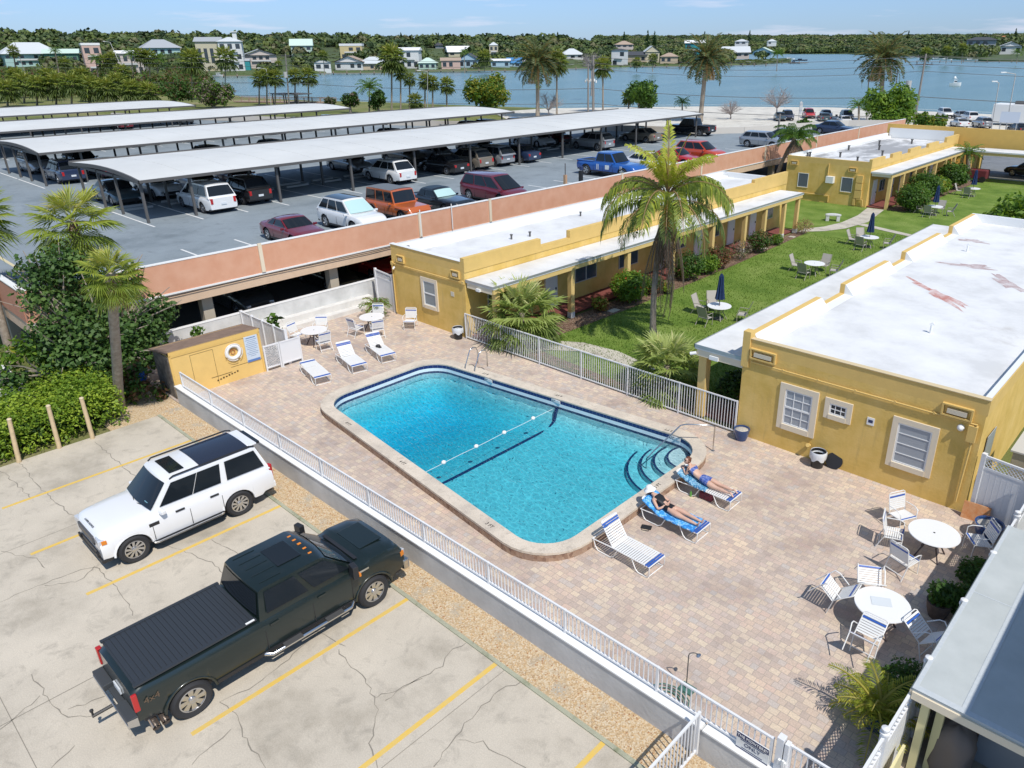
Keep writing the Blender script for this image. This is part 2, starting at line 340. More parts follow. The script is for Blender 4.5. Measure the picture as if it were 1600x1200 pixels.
m.obj('pebbles', [mat('pebble_tan', (.55, .38, .2), .9), mat('pebble_cream', (.66, .56, .42), .9), mat('pebble_rust', (.38, .2, .1), .9)], kind='stuff')
m = MB(); m.sheet([(-33.3, 9.2), (-1.9, 9.2), (-1.9, 21.27), (-30.9, 21.27), (-33.3, 21.9)], 0, holes=[PMID]); m.box(-33.3, 9.25, -.05, -1.9, 9.3, -.001)
struct(m, 'pool_deck', [M_PAVER])
# lawn, bed, paths
m = MB(); m.sheet([(-22.6, 21.3), (-12.9, 21.3), (-12.9, 88), (-20.6, 88), (-20.6, 64.5), (-31, 64.5), (-31, 53), (-23.3, 52.6), (-22.9, 40), (-22.7, 30)], -.005)
struct(m, 'lawn', [M_GRASS])
GG = random.Random(5); m = MB()
for i in range(26000):
    t = GG.random()**1.5; y = 21.4+t*34; x = GG.uniform(-22.5, -13.0)
    if y > 52 and x < -20: continue
    h = GG.uniform(.035, .085); a = GG.uniform(0, 6.3); d = GG.uniform(0, .04); w = GG.uniform(.012, .03)
    m.add([(x-w*cos(a), y-w*sin(a), -.005), (x+w*cos(a), y+w*sin(a), -.005), (x+d*sin(a), y+d*cos(a), h)], [(0, 1, 2)], GG.choice((0, 1, 1, 2)))
m.obj('grass', [leafm('grass_dark', (.08, .15, .018)), leafm('grass_mid', (.12, .21, .028)), leafm('grass_light', (.18, .26, .05))], kind='stuff')
m = MB(); m.sheet([(-23.7, 22.2), (-22.5, 21.4), (-22.3, 30), (-22.45, 40), (-23, 52.2), (-23.7, 52)], .008)
m.sheet([(-20.2, 64.3), (-21.7, 64.1), (-21.7, 85), (-19.9, 85)], .008); m.sheet([(-23.7, 21.5), (-12.9, 21.5), (-12.9, 22.1), (-17, 22.0), (-21, 22.3), (-23.7, 22.6)], .004)
struct(m, 'mulch_bed', [M_MULCH])
m = MB(); PA = [(-23.6, 51.9), (-22.2, 53.4), (-21.4, 55.2), (-21.0, 58.5), (-21.5, 62), (-21.8, 64.0), (-23.2, 64.0), (-22.6, 60.5), (-22.5, 57), (-22.9, 54.8), (-23.7, 53.2)]
m.sheet(PA, .012); m.sheet([(-21.2, 57.0), (-12.9, 54.3), (-12.9, 54.9), (-21.0, 57.7)], .012)
m.sheet([(-23.7, 21.35), (-22.2, 21.35), (-21.6, 22.6), (-20.3, 23.5), (-18.8, 23.6), (-17.0, 23.2), (-15.0, 22.5), (-13.6, 22.1), (-13.6, 23.0), (-15.2, 23.5), (-17, 24.2), (-19, 24.6), (-20.9, 24.4), (-22.6, 23.4)], .012)
m.box(-22.9, 28.6, 0, -22.5, 29.2, .03); m.box(-23.2, 45.4, 0, -22.9, 45.9, .04); m.box(-23.4, 49.9, 0, -23.0, 50.3, .04)
struct(m, 'garden_path', [M_WALK])
m = MB(); m.sheet([(-36, 86), (12, 86), (12, 112), (-36, 104)], -.01); m.box(-24, 87, 0, 12, 87.25, .12, 1)
struct(m, 'driveway', [M_ASPH2, M_WALK])
m = MB(); m.sheet([(-34, 106), (-42, 104), (-50, 90), (-62, 82), (-72, 80), (-128, 118), (-125, 133.8), (-100, 159), (-74, 173.3), (-56, 173.8), (60, 170), (60, 112), (12, 112)], -.02)
ribbon(m, [(-128, 134.2), (-100, 160), (-74, 174), (-56, 174.5), (0, 172), (100, 168)], .5, .3, 0)
struct(m, 'waterfront_lot', [M_LOT])
m = MB(); m.sheet([(-48, 81.5), (-60, 79), (-75, 77), (-80, 79), (-66, 84), (-50, 87)], -.01)
struct(m, 'sandy_verge', [mat('sandy_soil', (.58, .43, .26), .95, var=.15, vs=.5)])
# water of the bay
mw = mat('bay_water', (.05, .13, .14), .12, spec=.35); n, b = nodes_of(mw); v = mapping(n, (1, 1, 1), .6)
ww = texn(n, mapping(n, (.5, .12, 1), .7), .06, 5, .6); b.inputs['Roughness'].default_value = .22
n.links.new(ramp(n, ww, [(.35, (.085, .17, .165)), (.6, (.125, .215, .205))]), b.inputs['Base Color'])
w1 = texn(n, v, .9, 5, .65, .4); bumpn(n, b, w1, .55, .35)
m = MB(); m.sheet([(3000, -3000), (-6000, -3000), (-6000, 9000), (3000, 9000)], -1.2, holes=[[(-27, 8), (-27, 23), (-8, 23), (-8, 8)]]); struct(m, 'bay', [mw])
# ================================================================ POOL
mpl = mat('pool_plaster', (.74, .82, .84), .7, var=.05, vs=2); mtile = mat('navy_pool_tile', (.018, .03, .13), .25)
n, b = nodes_of(mtile)
mcop = concrete_mat('coping_stone', (.60, .52, .42), (.52, .45, .37), scale=3)
pool = thing('swimming_pool', 'large pool with cream coping, navy tile band and bright blue water in the paved yard', 'swimming pool', (-17.5, 15.4, 0), world=True)
m = MB(); m.sheet(POUT, ZC, holes=[PIN])
def wall(mb, loop, z0, z1, mi=0):
    k = len(loop); mb.add([(*p, z0) for p in loop]+[(*p, z1) for p in loop], [(i, (i+1) % k, (i+1) % k+k, i+k) for i in range(k)], mi)
wall(m, PIN, ZC-.05, ZC); wall(m, POUT, ZC-.07, ZC)
POUT2 = [(p[0]*.9985-.026, p[1]*.9985+.023) for p in POUT]; wall(m, POUT2, -.02, ZC-.07, 1)
loop = POUT; 
m.obj('coping', [mcop, speckle('riser_brick', [(0, (.22, .13, .09)), (.4, (.34, .22, .15)), (.7, (.42, .29, .2)), (1, (.3, .2, .15))], 9, .3)], pool)
m = MB(); wall(m, PIN, ZC-.19, ZC-.05)
for i in range(0): pass
m.obj('tile_band', [mtile], pool)
m = MB(); k = len(PIN)
for i in range(k):
    a = V((*PIN[i], 0)); c = V((*PIN[(i+1) % k], 0)); L_ = (c-a).length; nn = max(1, round(L_/.155)); t = (c-a)/nn; nrm = V((-t.y, t.x, 0)).normalized()
    ctr = V((-17.5, 15.4, 0)); 
    if nrm.dot(ctr-a) < 0: nrm = -nrm
    for q in range(nn):
        p = a+t*q+nrm*.003; e = t.normalized()*.006
        m.add([p+V((0, 0, ZC-.19)), p+e+V((0, 0, ZC-.19)), p+e+V((0, 0, ZC-.05)), p+V((0, 0, ZC-.05))], [(0, 1, 2, 3)])
m.obj('tile_grout', [mat('tile_grout', (.25, .28, .4), .6)], pool)
m = MB(); wall(m, PIN, ZW+.005, ZC-.19)
def pin_in(d): 
    c = V((-17.5, 15.4)); return [tuple(V(p)+(c-V(p)).normalized()*d) for p in PIN]
def pdist(x, y):
    best = 9; ins = True
    for i in range(len(PIN)):
        ax, ay = PIN[i]; bx, by = PIN[(i+1) % len(PIN)]; dx, dy = bx-ax, by-ay; t = max(0, min(1, ((x-ax)*dx+(y-ay)*dy)/(dx*dx+dy*dy))); best = min(best, math.hypot(x-ax-t*dx, y-ay-t*dy))
        cr_ = dx*(y-ay)-dy*(x-ax); ins = ins and (cr_*PSG > 0)
    return best if ins else -best
_c = (PIN[1][0]-PIN[0][0])*(15.4-PIN[0][1])-(PIN[1][1]-PIN[0][1])*(-17.5-PIN[0][0]); PSG = 1 if _c > 0 else -1
wall(m, PIN, -.36, ZW+.005)
NX, NY = 110, 76; vs = []; fs = []
for j in range(NY+1):
    for i in range(NX+1):
        x = -24.1+13.1*i/NX; y = 11.3+8.2*j/NY; d = pdist(x, y); dd = .78 if x > -17.3 else min(1.65, .78+(-17.3-x)*.2)
        vs.append((x, y, -.34-(dd-.29)*(1-math.exp(-max(0, d)*3.2)) if d > 0 else -.34))
for j in range(NY):
    for i in range(NX): fs.append((j*(NX+1)+i, j*(NX+1)+i+1, (j+1)*(NX+1)+i+1, (j+1)*(NX+1)+i))
m.add(vs, fs)
m.obj('basin', [mpl], pool)
m = MB(); wall(m, [(p[0]*.9997-.005, p[1]*.9997+.005) for p in PIN], ZW-.09, ZW+.004); 
m.box(-17.42, 12.6, -1.0, -17.31, 18.25, -.80); m.tube([(-17.34, 18.2, -.82), (-17.34, 18.5, -.6), (-17.34, 18.66, -.1)], .07, 5)
m.obj('trim_tile', [mtile], pool)
SCN = (-11.45, 18.95)
for q, r in enumerate((.75, 1.15, 1.55, 1.95)):
    m = MB(); zt = ZW-.12-.16*q; ang = [radians(155+a*(285-155)/18) for a in range(19)]
    arc = [(SCN[0]+r*1.12*cos(a), SCN[1]+r*1.12*sin(a)) for a in ang]
    m.prism([SCN]+arc, -1.3, zt, 0); ribbon(m, [(SCN[0]+(r*1.12-.04)*cos(a), SCN[1]+(r*1.12-.04)*sin(a)) for a in ang], .08, zt+.004, 1)
    m.obj('step', [mpl, mtile], pool)
# water: rippled sheet, caustic light net painted into its tint, absorbing body below
wm = bpy.data.materials.new('pool_water'); wm.use_nodes = True; n = wm.node_tree; out = n.nodes['Material Output']; n.nodes.remove(n.nodes['Principled BSDF'])
tr = n.nodes.new('ShaderNodeBsdfTransparent'); gl = n.nodes.new('ShaderNodeBsdfGlossy'); gl.inputs['Roughness'].default_value = .03; fr = n.nodes.new('ShaderNodeFresnel'); fr.inputs[0].default_value = 1.33
ms = n.nodes.new('ShaderNodeMixShader'); v = mapping(n)
dist = n.nodes.new('ShaderNodeVectorMath'); dist.operation = 'ADD'; dsc = n.nodes.new('ShaderNodeVectorMath'); dsc.operation = 'SCALE'; dsc.inputs[3].default_value = .35
dn = n.nodes.new('ShaderNodeTexNoise'); dn.inputs['Scale'].default_value = 1.3; dn.inputs['Detail'].default_value = 3; n.links.new(v, dn.inputs[0]); n.links.new(dn.outputs[1], dsc.inputs[0])
v2 = mapping(n, (1, 1.5, 1), .5); n.links.new(v2, dist.inputs[0]); n.links.new(dsc.outputs[0], dist.inputs[1])
vo = n.nodes.new('ShaderNodeTexVoronoi'); vo.feature = 'SMOOTH_F1'; vo.inputs['Scale'].default_value = 3.3; vo.inputs['Smoothness'].default_value = .35; n.links.new(dist.outputs[0], vo.inputs['Vector'])
vb = n.nodes.new('ShaderNodeTexVoronoi'); vb.feature = 'DISTANCE_TO_EDGE'; vb.inputs['Scale'].default_value = 3.4; n.links.new(dist.outputs[0], vb.inputs['Vector'])
wv = n.nodes.new('ShaderNodeTexWave'); wv.wave_type = 'RINGS'; wv.inputs['Scale'].default_value = 1.6; wv.inputs['Distortion'].default_value = 7; wv.inputs['Detail'].default_value = 3; wv.inputs['Detail Scale'].default_value = 1.2; n.links.new(dist.outputs[0], wv.inputs[0])
hh = mixc(n, .45, vo.outputs['Distance'], wv.outputs['Color'])
bp = n.nodes.new('ShaderNodeBump'); bp.inputs['Strength'].default_value = .6; bp.inputs['Distance'].default_value = .06; n.links.new(hh, bp.inputs['Height'])
n.links.new(bp.outputs[0], gl.inputs['Normal']); n.links.new(bp.outputs[0], fr.inputs['Normal'])
lens = ramp(n, vb.outputs['Distance'], [(0, (1, 1, 1)), (.035, (.98, .99, 1)), (.08, (.80, .84, .86)), (.5, (.73, .78, .81))])  # caustic net: bright cell edges painted into the transparent colour
n.links.new(lens, tr.inputs[0])
n.links.new(fr.outputs[0], ms.inputs[0]); n.links.new(tr.outputs[0], ms.inputs[1]); n.links.new(gl.outputs[0], ms.inputs[2]); n.links.new(ms.outputs[0], out.inputs['Surface'])
va = n.nodes.new('ShaderNodeVolumeAbsorption'); va.inputs['Color'].default_value = (.03, .855, .94, 1); va.inputs['Density'].default_value = .9; n.links.new(va.outputs[0], out.inputs['Volume'])
m = MB(); WP = [((p[0]+17.5)*1.0015-17.5, (p[1]-15.4)*1.0025+15.4) for p in PIN]; m.sheet(WP, ZW); wall(m, WP, -2.7, ZW); m.sheet(WP, -2.7)
o = struct(m, 'pool_water', [wm]); bm_ = bmesh.new(); bm_.from_mesh(o.data); bmesh.ops.remove_doubles(bm_, verts=bm_.verts, dist=.0005); bmesh.ops.recalc_face_normals(bm_, faces=bm_.faces); bm_.to_mesh(o.data); bm_.free()
# float rope
rope = thing('float_rope', 'white rope with round floats stretched across the pool at the slope', 'pool rope', (-17.33, 15.5, ZW), world=True)
m = MB(); m.tube([(-17.33+.012*sin(i), 12.15+i*.33, ZW+.01) for i in range(20)], .007, 5); m.obj('rope', [M_WHITE], rope)
for y in (13.11, 14.55, 15.88, 17.36):
    m = MB(); m.lathe([(0, -.08), (.05, -.07), (.08, 0), (.05, .07), (0, .08)], (-17.33, y, ZW+.03), 12, axis='Y'); m.obj('float', [M_WHITE], rope, smooth=60)
# ladder
lad = thing('pool_ladder', 'curved stainless steel ladder hooked over the far side coping of the pool', 'pool ladder', (-21.6, 18.2, ZC), world=True)
for x in (-22.25, -21.72):
    m = MB(); yb = 18.27+(x+23.95)*.106
    m.tube([(x, yb+.62, ZC), (x, yb+.62, ZC+.6), (x, yb+.55, ZC+.74), (x, yb+.38, ZC+.8), (x, yb+.2, ZC+.72), (x, yb-.08, ZC+.1), (x, yb-.14, -.2), (x, yb-.14, -1.3)], .024, 8); m.obj('rail', [M_CHROME], lad, smooth=50)
for z in (-.2, -.5, -.8):
    m = MB(); m.box(-22.25, 18.28, z, -21.72, 18.36, z+.03); m.obj('rung', [M_CHROME], lad)
hr = thing('pool_handrail', 'bent steel handrail going down into the corner steps of the pool', 'handrail', (-11.05, 19.6, 0), world=True)
m = MB(); m.tube([(-11.02, 19.6, 0), (-11.02, 19.6, .92), (-11.1, 19.5, .98), (-11.75, 19.0, 1.0), (-11.9, 18.88, .95), (-12.35, 18.1, .18), (-12.5, 17.85, -.1), (-12.5, 17.85, -.8)], .024, 8); m.obj('rail', [M_CHROME], hr, smooth=50)
m = MB(); m.cyl((-11.02, 19.6, 0), .06, .02); m.obj('base_plate', [M_CHROME], hr)
def text(name, s, size, loc, rot, m_, parent=None, ex=0.002, align='CENTER', world=True):
    cu = bpy.data.curves.new(name, 'FONT'); cu.body = s; cu.size = size; cu.extrude = ex; cu.align_x = align; cu.align_y = 'CENTER'
    t = bpy.data.objects.new(name, cu); COL.objects.link(t); bpy.context.view_layer.update()
    me = bpy.data.meshes.new_from_object(t.evaluated_get(bpy.context.evaluated_depsgraph_get())); bpy.data.objects.remove(t)
    me.materials.clear(); me.materials.append(m_); o = bpy.data.objects.new(name, me); COL.objects.link(o)
    p = V(loc)
    if parent is not None:
        if world: p = p-PL.get(parent.name, V((0, 0, 0)))
        o.parent = parent
    o.location = p; o.rotation_euler = rot; return o
for s, x, y, rz in (('3 FT', -13.25, 11.42, -.1), ('4 FT', -17.9, 11.9, -.1), ('8 FT', -21.6, 12.28, -.1), ('3 FT', -12.7, 19.4, .1+pi), ('4 FT', -17.5, 18.98, .1+pi), ('8 FT', -21.2, 18.55, .1+pi), ('3 FT', -10.9, 16.2, pi/2)):
    text('depth_marker', s, .17, (x, y, ZC+.003), (0, 0, rz), M_BLK, pool)
for s, x in (('8 FT', -20.9), ('4 FT', -17.5), ('3 FT', -12.4)):
    y = 18.02+(x+23.95)*.106-.008
    m = MB(); m.box(x-.3, y-.006, ZC-.17, x+.3, y+.02, ZC-.06); m.obj('depth_tile', [M_WHITE], pool)
    text('depth_marker', s, .1, (x, y-.01, ZC-.115), (pi/2, 0, .1), M_BLK, pool)
# ================================================================ FENCES
def picket_fence(name, label, A, B, z0, z1, sp=.115, post=2.4, pk=.02, cat='fence'):
    A = V(A); B = V(B); d = B-A; L_ = d.length; t = d/L_; f = thing(name, label, cat, (A.x, A.y, z0), world=True)
    n_ = max(1, round(L_/post)); ang = math.atan2(t.y, t.x)
    for nm, z in (('top_rail', z1), ('bottom_rail', z0+.09)):
        m = MB(); c = (A+B)/2; m.obox((c.x, c.y, z), L_, .045, .04, ang); m.obj(nm, [M_WHITEV], f)
    for i in range(n_+1):
        p = A+d*i/n_; m = MB(); m.obox((p.x, p.y, (z0+z1)/2+.01), .055, .055, z1-z0+.03, ang); m.obj('post', [M_WHITEV], f)
    for i in range(n_):
        m = MB(); a = A+d*i/n_; q = int((L_/n_)/sp)
        for k in range(1, q+1):
            p = a+t*(L_/n_)*k/(q+1); m.obox((p.x, p.y, (z0+z1)/2+.03), pk, pk, z1-z0-.06, ang)
        m.obj('picket_panel', [M_WHITEV], f)
    return f
rw = thing('retaining_wall', 'low grey rendered wall with a bright white cap below the pool fence', 'wall', (-16, 9.3, 0), world=True)
m = MB(); m.box(-28.6, 9.2, -.2, -1.9, 9.38, .70); m.obj('wall_face', [mat('grey_render', (.46, .46, .45), .9, col2=(.60, .60, .59), vs=1.1, bump=.4, bs=10)], rw)
m = MB(); m.box(-28.62, 9.17, .70, -4.95, 9.42, .735); m.box(-4.9, 9.17, .70, -1.9, 9.42, .735); m.obj('cap', [M_WHITE], rw)
picket_fence('pool_fence', 'long low white picket rail on the white capped wall beside the parked truck', (-28.2, 9.36, 0), (-3.62, 9.36, 0), .72, 1.36, post=2.45)
picket_fence('lawn_fence', 'white metal fence between the pool paving and the green lawn', (-25.45, 21.2, 0), (-11.12, 21.2, 0), .0, 1.24, post=2.39)
picket_fence('picket_gate', 'white picket gate at the bottom corner beyond the wide gate post', (-3.3, 9.42, 0), (-2.25, 9.42, 0), .1, 1.38, cat='gate')
picket_fence('ramp_railing', 'short white railing running away from the pool wall near the sign', (-4.95, 9.1, 0), (-4.95, 6.6, 0), .15, 1.2, cat='railing')
gp = thing('gate_post', 'thick white gate post with latch beside the pool sign', 'gate post', (-3.45, 9.4, 0), world=True)
m = MB(); m.box(-3.53, 9.32, 0, -3.4, 9.46, 1.5); m.box(-3.38, 9.32, 0, -3.3, 9.44, 1.45); m.obj('post', [M_WHITEV], gp, bevel=.006)
m = MB(); m.box(-3.45, 9.28, .95, -3.3, 9.32, 1.05); m.box(-3.37, 9.26, .9, -3.33, 9.3, 1.1); m.obj('latch', [M_WHITE], gp)
sg = thing('pool_sign', 'navy and white notice board wired to the picket rail by the gate', 'sign', (-3.95, 9.3, .95), world=True)
m = MB(); m.box(-4.26, 9.29, .72, -3.62, 9.31, 1.12); m.obj('board', [mat('sign_white', (.7, .7, .68), .5)], sg)
NAVY = mat('sign_navy', (.02, .035, .11), .5)
m = MB(); m.box(-4.26, 9.286, 1.0, -3.62, 9.2895, 1.12); m.box(-4.26, 9.286, .72, -3.62, 9.2895, .76); m.obj('header', [NAVY], sg)
text('lettering', 'THE MONTEREY', .085, (-3.94, 9.284, 1.055), (pi/2, 0, 0), M_WHITE, sg); text('lettering', 'ONLY', .12, (-3.94, 9.287, .89), (pi/2, 0, 0), NAVY, sg)
m = MB(); m.box(-4.18, 9.287, .965, -3.7, 9.2885, .98); m.box(-4.15, 9.287, .785, -3.73, 9.2885, .8); m.obj('print_lines', [NAVY], sg)
# vinyl lattice fences
def lattice(mb, a, b, z0, z1, s=.1, w=.022, mi=0):
    a = V((a[0], a[1], 0)); b = V((b[0], b[1], 0)); L_ = (b-a).length; t = (b-a)/L_; hgt = z1-z0; ang = math.atan2(t.y, t.x)
    for sg_ in (1, -1):
        k = -hgt
        while k < L_:
            u0_, u1_ = k, k+hgt
            zz0, zz1 = (z0, z1) if sg_ > 0 else (z1, z0)
            if u0_ < 0: zz0 += (zz1-zz0)*(-u0_)/hgt; u0_ = 0
            if u1_ > L_: zz1 -= (zz1-zz0)*(u1_-L_)/(u1_-u0_) if u1_ > u0_ else 0; u1_ = L_
            if u1_-u0_ > .02:
                p = a+t*u0_+V((0, 0, zz0)); q = a+t*u1_+V((0, 0, zz1)); off = V((-t.y, t.x, 0))*.008*sg_
                mb.tube([p+off, q+off], w/2, 4, mi, cap=False)
            k += s
def vinyl_fence(name, label, A, B, zt, post=2.2, lat=.35, cat='fence', ball=True, scoop=False):
    A = V((*A, 0)); B = V((*B, 0)); d = B-A; L_ = d.length; t = d/L_; ang = math.atan2(t.y, t.x); f = thing(name, label, cat, (A.x, A.y, 0), world=True); n_ = max(1, round(L_/post))
    for i in range(n_+1):
        p = A+d*i/n_; m = MB(); m.obox((p.x, p.y, zt/2+.04), .12, .12, zt+.08, ang)
        if ball: m.lathe([(.02, zt+.07), (.085, zt+.09), (.085, zt+.12), (.05, zt+.13), (.075, zt+.17), (.07, zt+.21), (0, zt+.24)], (p.x, p.y, 0), 12)
        m.obj('post', [M_WHITEV], f, smooth=40)
    for i in range(n_):
        a = A+d*i/n_; b = A+d*(i+1)/n_; c = (a+b)/2; m = MB(); m.obox((c.x, c.y, (zt-lat)/2), L_/n_-.1, .03, zt-lat, ang)
        for k in range(int(L_/n_/.15)):
            p = a+t*(.12+k*.15); m.obox((p.x, p.y, (zt-lat)/2), .012, .036, zt-lat, ang)
        m.obox((c.x, c.y, zt-lat), L_/n_, .05, .07, ang); m.obox((c.x, c.y, zt), L_/n_, .05, .07, ang); m.obox((c.x, c.y, .08), L_/n_, .05, .1, ang); m.obj('panel', [M_WHITEV], f)
        m = MB(); lattice(m, (a.x, a.y), (b.x, b.y), zt-lat, zt, .11); m.obj('lattice', [M_WHITEV], f)
    return f
vinyl_fence('privacy_fence', 'long white vinyl fence with lattice top and ball capped posts by the grey roof', (-2.0, 20.9), (-2.12, 6.0), 1.8)
vinyl_fence('corner_fence', 'white vinyl fence panel with lattice top closing the yellow wall corner', (-3.42, 21.3), (-2.08, 21.1), 1.95, post=1.4, ball=False)
vinyl_fence('side_gate', 'white vinyl gate with scooped lattice top beside the far motel wall', (-32.9, 21.5), (-31.15, 21.3), 1.95, post=1.7, ball=False, cat='gate')
# white lattice enclosure by the shed
vinyl_fence('enclosure_fence', 'tall white panel fence running from the garden wall to the lattice boxes', (-32.9, 14.1), (-29.0, 14.12), 1.5, post=1.0, lat=.02, ball=False)
for i, (a, b, lb) in enumerate((((-28.93, 13.04), (-28.87, 13.66), 'white lattice screen panel touching the yellow shed'), ((-28.87, 13.74), (-28.87, 14.64), 'white screen panel next to the lattice one by the loungers'))):
    f = thing('screen_panel', lb, 'screen', (*a, 0), world=True); m = MB()
    for p in (a, b): m.obox((p[0], p[1], .58), .06, .06, 1.16)
    m.obox(((a[0]+b[0])/2, (a[1]+b[1])/2, 1.12), .05, b[1]-a[1], .06); m.obox(((a[0]+b[0])/2, (a[1]+b[1])/2, .16), .05, b[1]-a[1], .06); m.obj('frame', [M_WHITEV], f)
    m = MB()
    lattice(m, a, b, .16, 1.12, .085, .02) if i == 0 else m.box(a[0]-.008, a[1], .16, a[0]+.008, b[1], 1.1)
    m.obj('infill', [M_WHITEV], f)
m = MB()
for i in range(260):
    x, y, z = rr(-29.9, -29.1), rr(13.15, 13.95), rr(.05, .75); s = .1; m.add([(x, y, z), (x+rr(-s, s), y+rr(-s, s), z+rr(0, s)), (x+rr(-s, s), y+rr(-s, s), z+rr(-s, s))], [(0, 1, 2)])
tag(recenter(m.obj('debris_heap', [mat('dark_debris', (.05, .045, .04), .95)]), (-29.5, 13.55, 0)), 'dark heap of cuttings behind the white lattice screen', 'debris')
# ================================================================ SHED
sh = thing('pool_shed', 'yellow plywood pump shed with brown sloping roof at the left end of the pool yard', 'shed', (-29.7, 11.2, 0), world=True)
M_SHED = mat('shed_yellow', (.76, .51, .17), .7, var=.05, vs=2)
m = MB(); m.box(-30.45, 9.34, 0, -29.0, 12.98, 1.78); m.obj('walls', [M_SHED], sh)
m = MB(); m.box(-29.03, 9.34, 1.78, -28.97, 13.0, 1.95); m.box(-28.985, 9.34, 1.72, -28.975, 13, 1.78); m.box(-28.99, 12.93, 0, -28.97, 13.0, 1.8); m.box(-28.99, 9.32, 0, -28.97, 9.4, 1.8); m.obj('fascia', [mat('shed_trim', (.72, .47, .14), .7)], sh)
m = MB(); m.add([(-28.97, 9.28, 1.955), (-28.97, 13.04, 1.955), (-30.6, 13.04, 1.76), (-30.6, 9.2, 1.76), (-28.97, 9.28, 1.90), (-28.97, 13.04, 1.90), (-30.6, 13.04, 1.7), (-30.6, 9.2, 1.7)], [(0, 1, 2, 3), (7, 6, 5, 4), (0, 3, 7, 4), (2, 1, 5, 6), (3, 2, 6, 7)]); m.obj('roof', [mat('brown_felt_roof', (.22, .15, .11), .95, var=.2, vs=3)], sh)
m = MB(); m.box(-30.5, 9.3, 0, -29.05, 9.335, 1.74); m.obj('side_boards', [mat('weathered_boards', (.10, .085, .07), .95, col2=(.24, .21, .18), vs=4)], sh)
m = MB(); dk = mat('seam_dark', (.12, .07, .02), .9)
for y0, y1 in ((10.1, 11.0), ): m.box(-28.998, y0, .12, -28.994, y0+.012, 1.6); m.box(-28.998, y1, .1, -28.994, y1+.012, 1.6); m.box(-28.998, y0, 1.6, -28.994, y1, 1.612)
m.box(-28.998, 11.6, .62, -28.994, 12.98, .635)
m.obj('door_seams', [dk], sh)
m = MB()
for i in range(8): m.box(-28.998, 10.95+i*.12, .22+.02*i, -28.993, 11.02+i*.12, .27+.02*i+rr(0, .03)); 
m.box(-28.998, 10.75, .42, -28.993, 11.6, .44); m.obj('vent_slot', [dk], sh)
lr = thing('life_ring', 'white life ring hanging on the yellow shed wall', 'life ring', (-28.93, 11.77, 1.28), world=True)
m = MB(); m.tube([(-28.93, 11.77+.27*cos(a*pi/12), 1.28+.27*sin(a*pi/12)) for a in range(24)], .075, 10, closed=True); m.obj('ring', [M_WHITE], lr, smooth=60)
m = MB()
for a in range(4): m.tube([(-28.86, 11.77+.36*cos(a*pi/2+.6+t), 1.28+.36*sin(a*pi/2+.6+t)) for t in np.linspace(0, 1.3, 7)], .012, 5)
m.obj('grab_line', [M_WHITE], lr)
hk = thing('hook_coil', 'small coiled orange rope inside the white life ring', 'rope', (-28.97, 11.77, 1.3), world=True)
m = MB(); m.tube([(-28.96, 11.77+(.07+.02*k/8)*cos(k), 1.28+(.1+.01*k/8)*sin(k)) for k in range(16)], .014, 5); m.obj('coil', [mat('orange_rope', (.5, .2, .06), .8)], hk)
rs = thing('rules_sign', 'tall pale blue pool rules board on the yellow shed', 'sign', (-28.97, 12.58, 1.2), world=True)
m = MB(); m.box(-28.985, 12.3, .62, -28.965, 12.87, 1.74); m.obj('board', [mat('pale_sign', (.56, .64, .72), .4)], rs)
m = MB(); m.box(-28.964, 12.31, .62, -28.962, 12.86, .72); m.obj('band', [mat('sign_band', (.10, .2, .45), .5)], rs)
SGB = mat('sign_text_blue', (.12, .2, .35), .5)
m = MB()
for i in range(11):
    w_ = (.2, .24, .17, .22, .25, .2, .23, .15, .24, .21, .12)[i]; m.box(-28.964, 12.585-w_, 1.64-i*.078, -28.962, 12.585+w_, 1.655-i*.078+(.02 if i == 0 else 0))
m.obj('print_lines', [SGB], rs)
# white garden wall before the garage
gw = thing('garden_wall', 'weathered white block wall with a low ledge in front of the parking garage', 'wall', (-33.6, 15, 0), world=True)
m = MB(); m.box(-33.75, 8.9, -.2, -33.55, 22.2, 1.22); m.obj('wall_face', [M_WWALL], gw)
m = MB(); m.box(-33.545, 14.2, 0, -33.15, 21.3, .52); m.box(-33.145, 14.2, 0, -32.7, 21.2, .22); m.obj('ledge', [mat('ledge_white', (.66, .64, .60), .85, var=.1)], gw)
m = MB(); m.box(-33.77, 8.9, 1.22, -33.53, 22.2, 1.25); m.obj('coping_stones', [M_WHITE], gw)
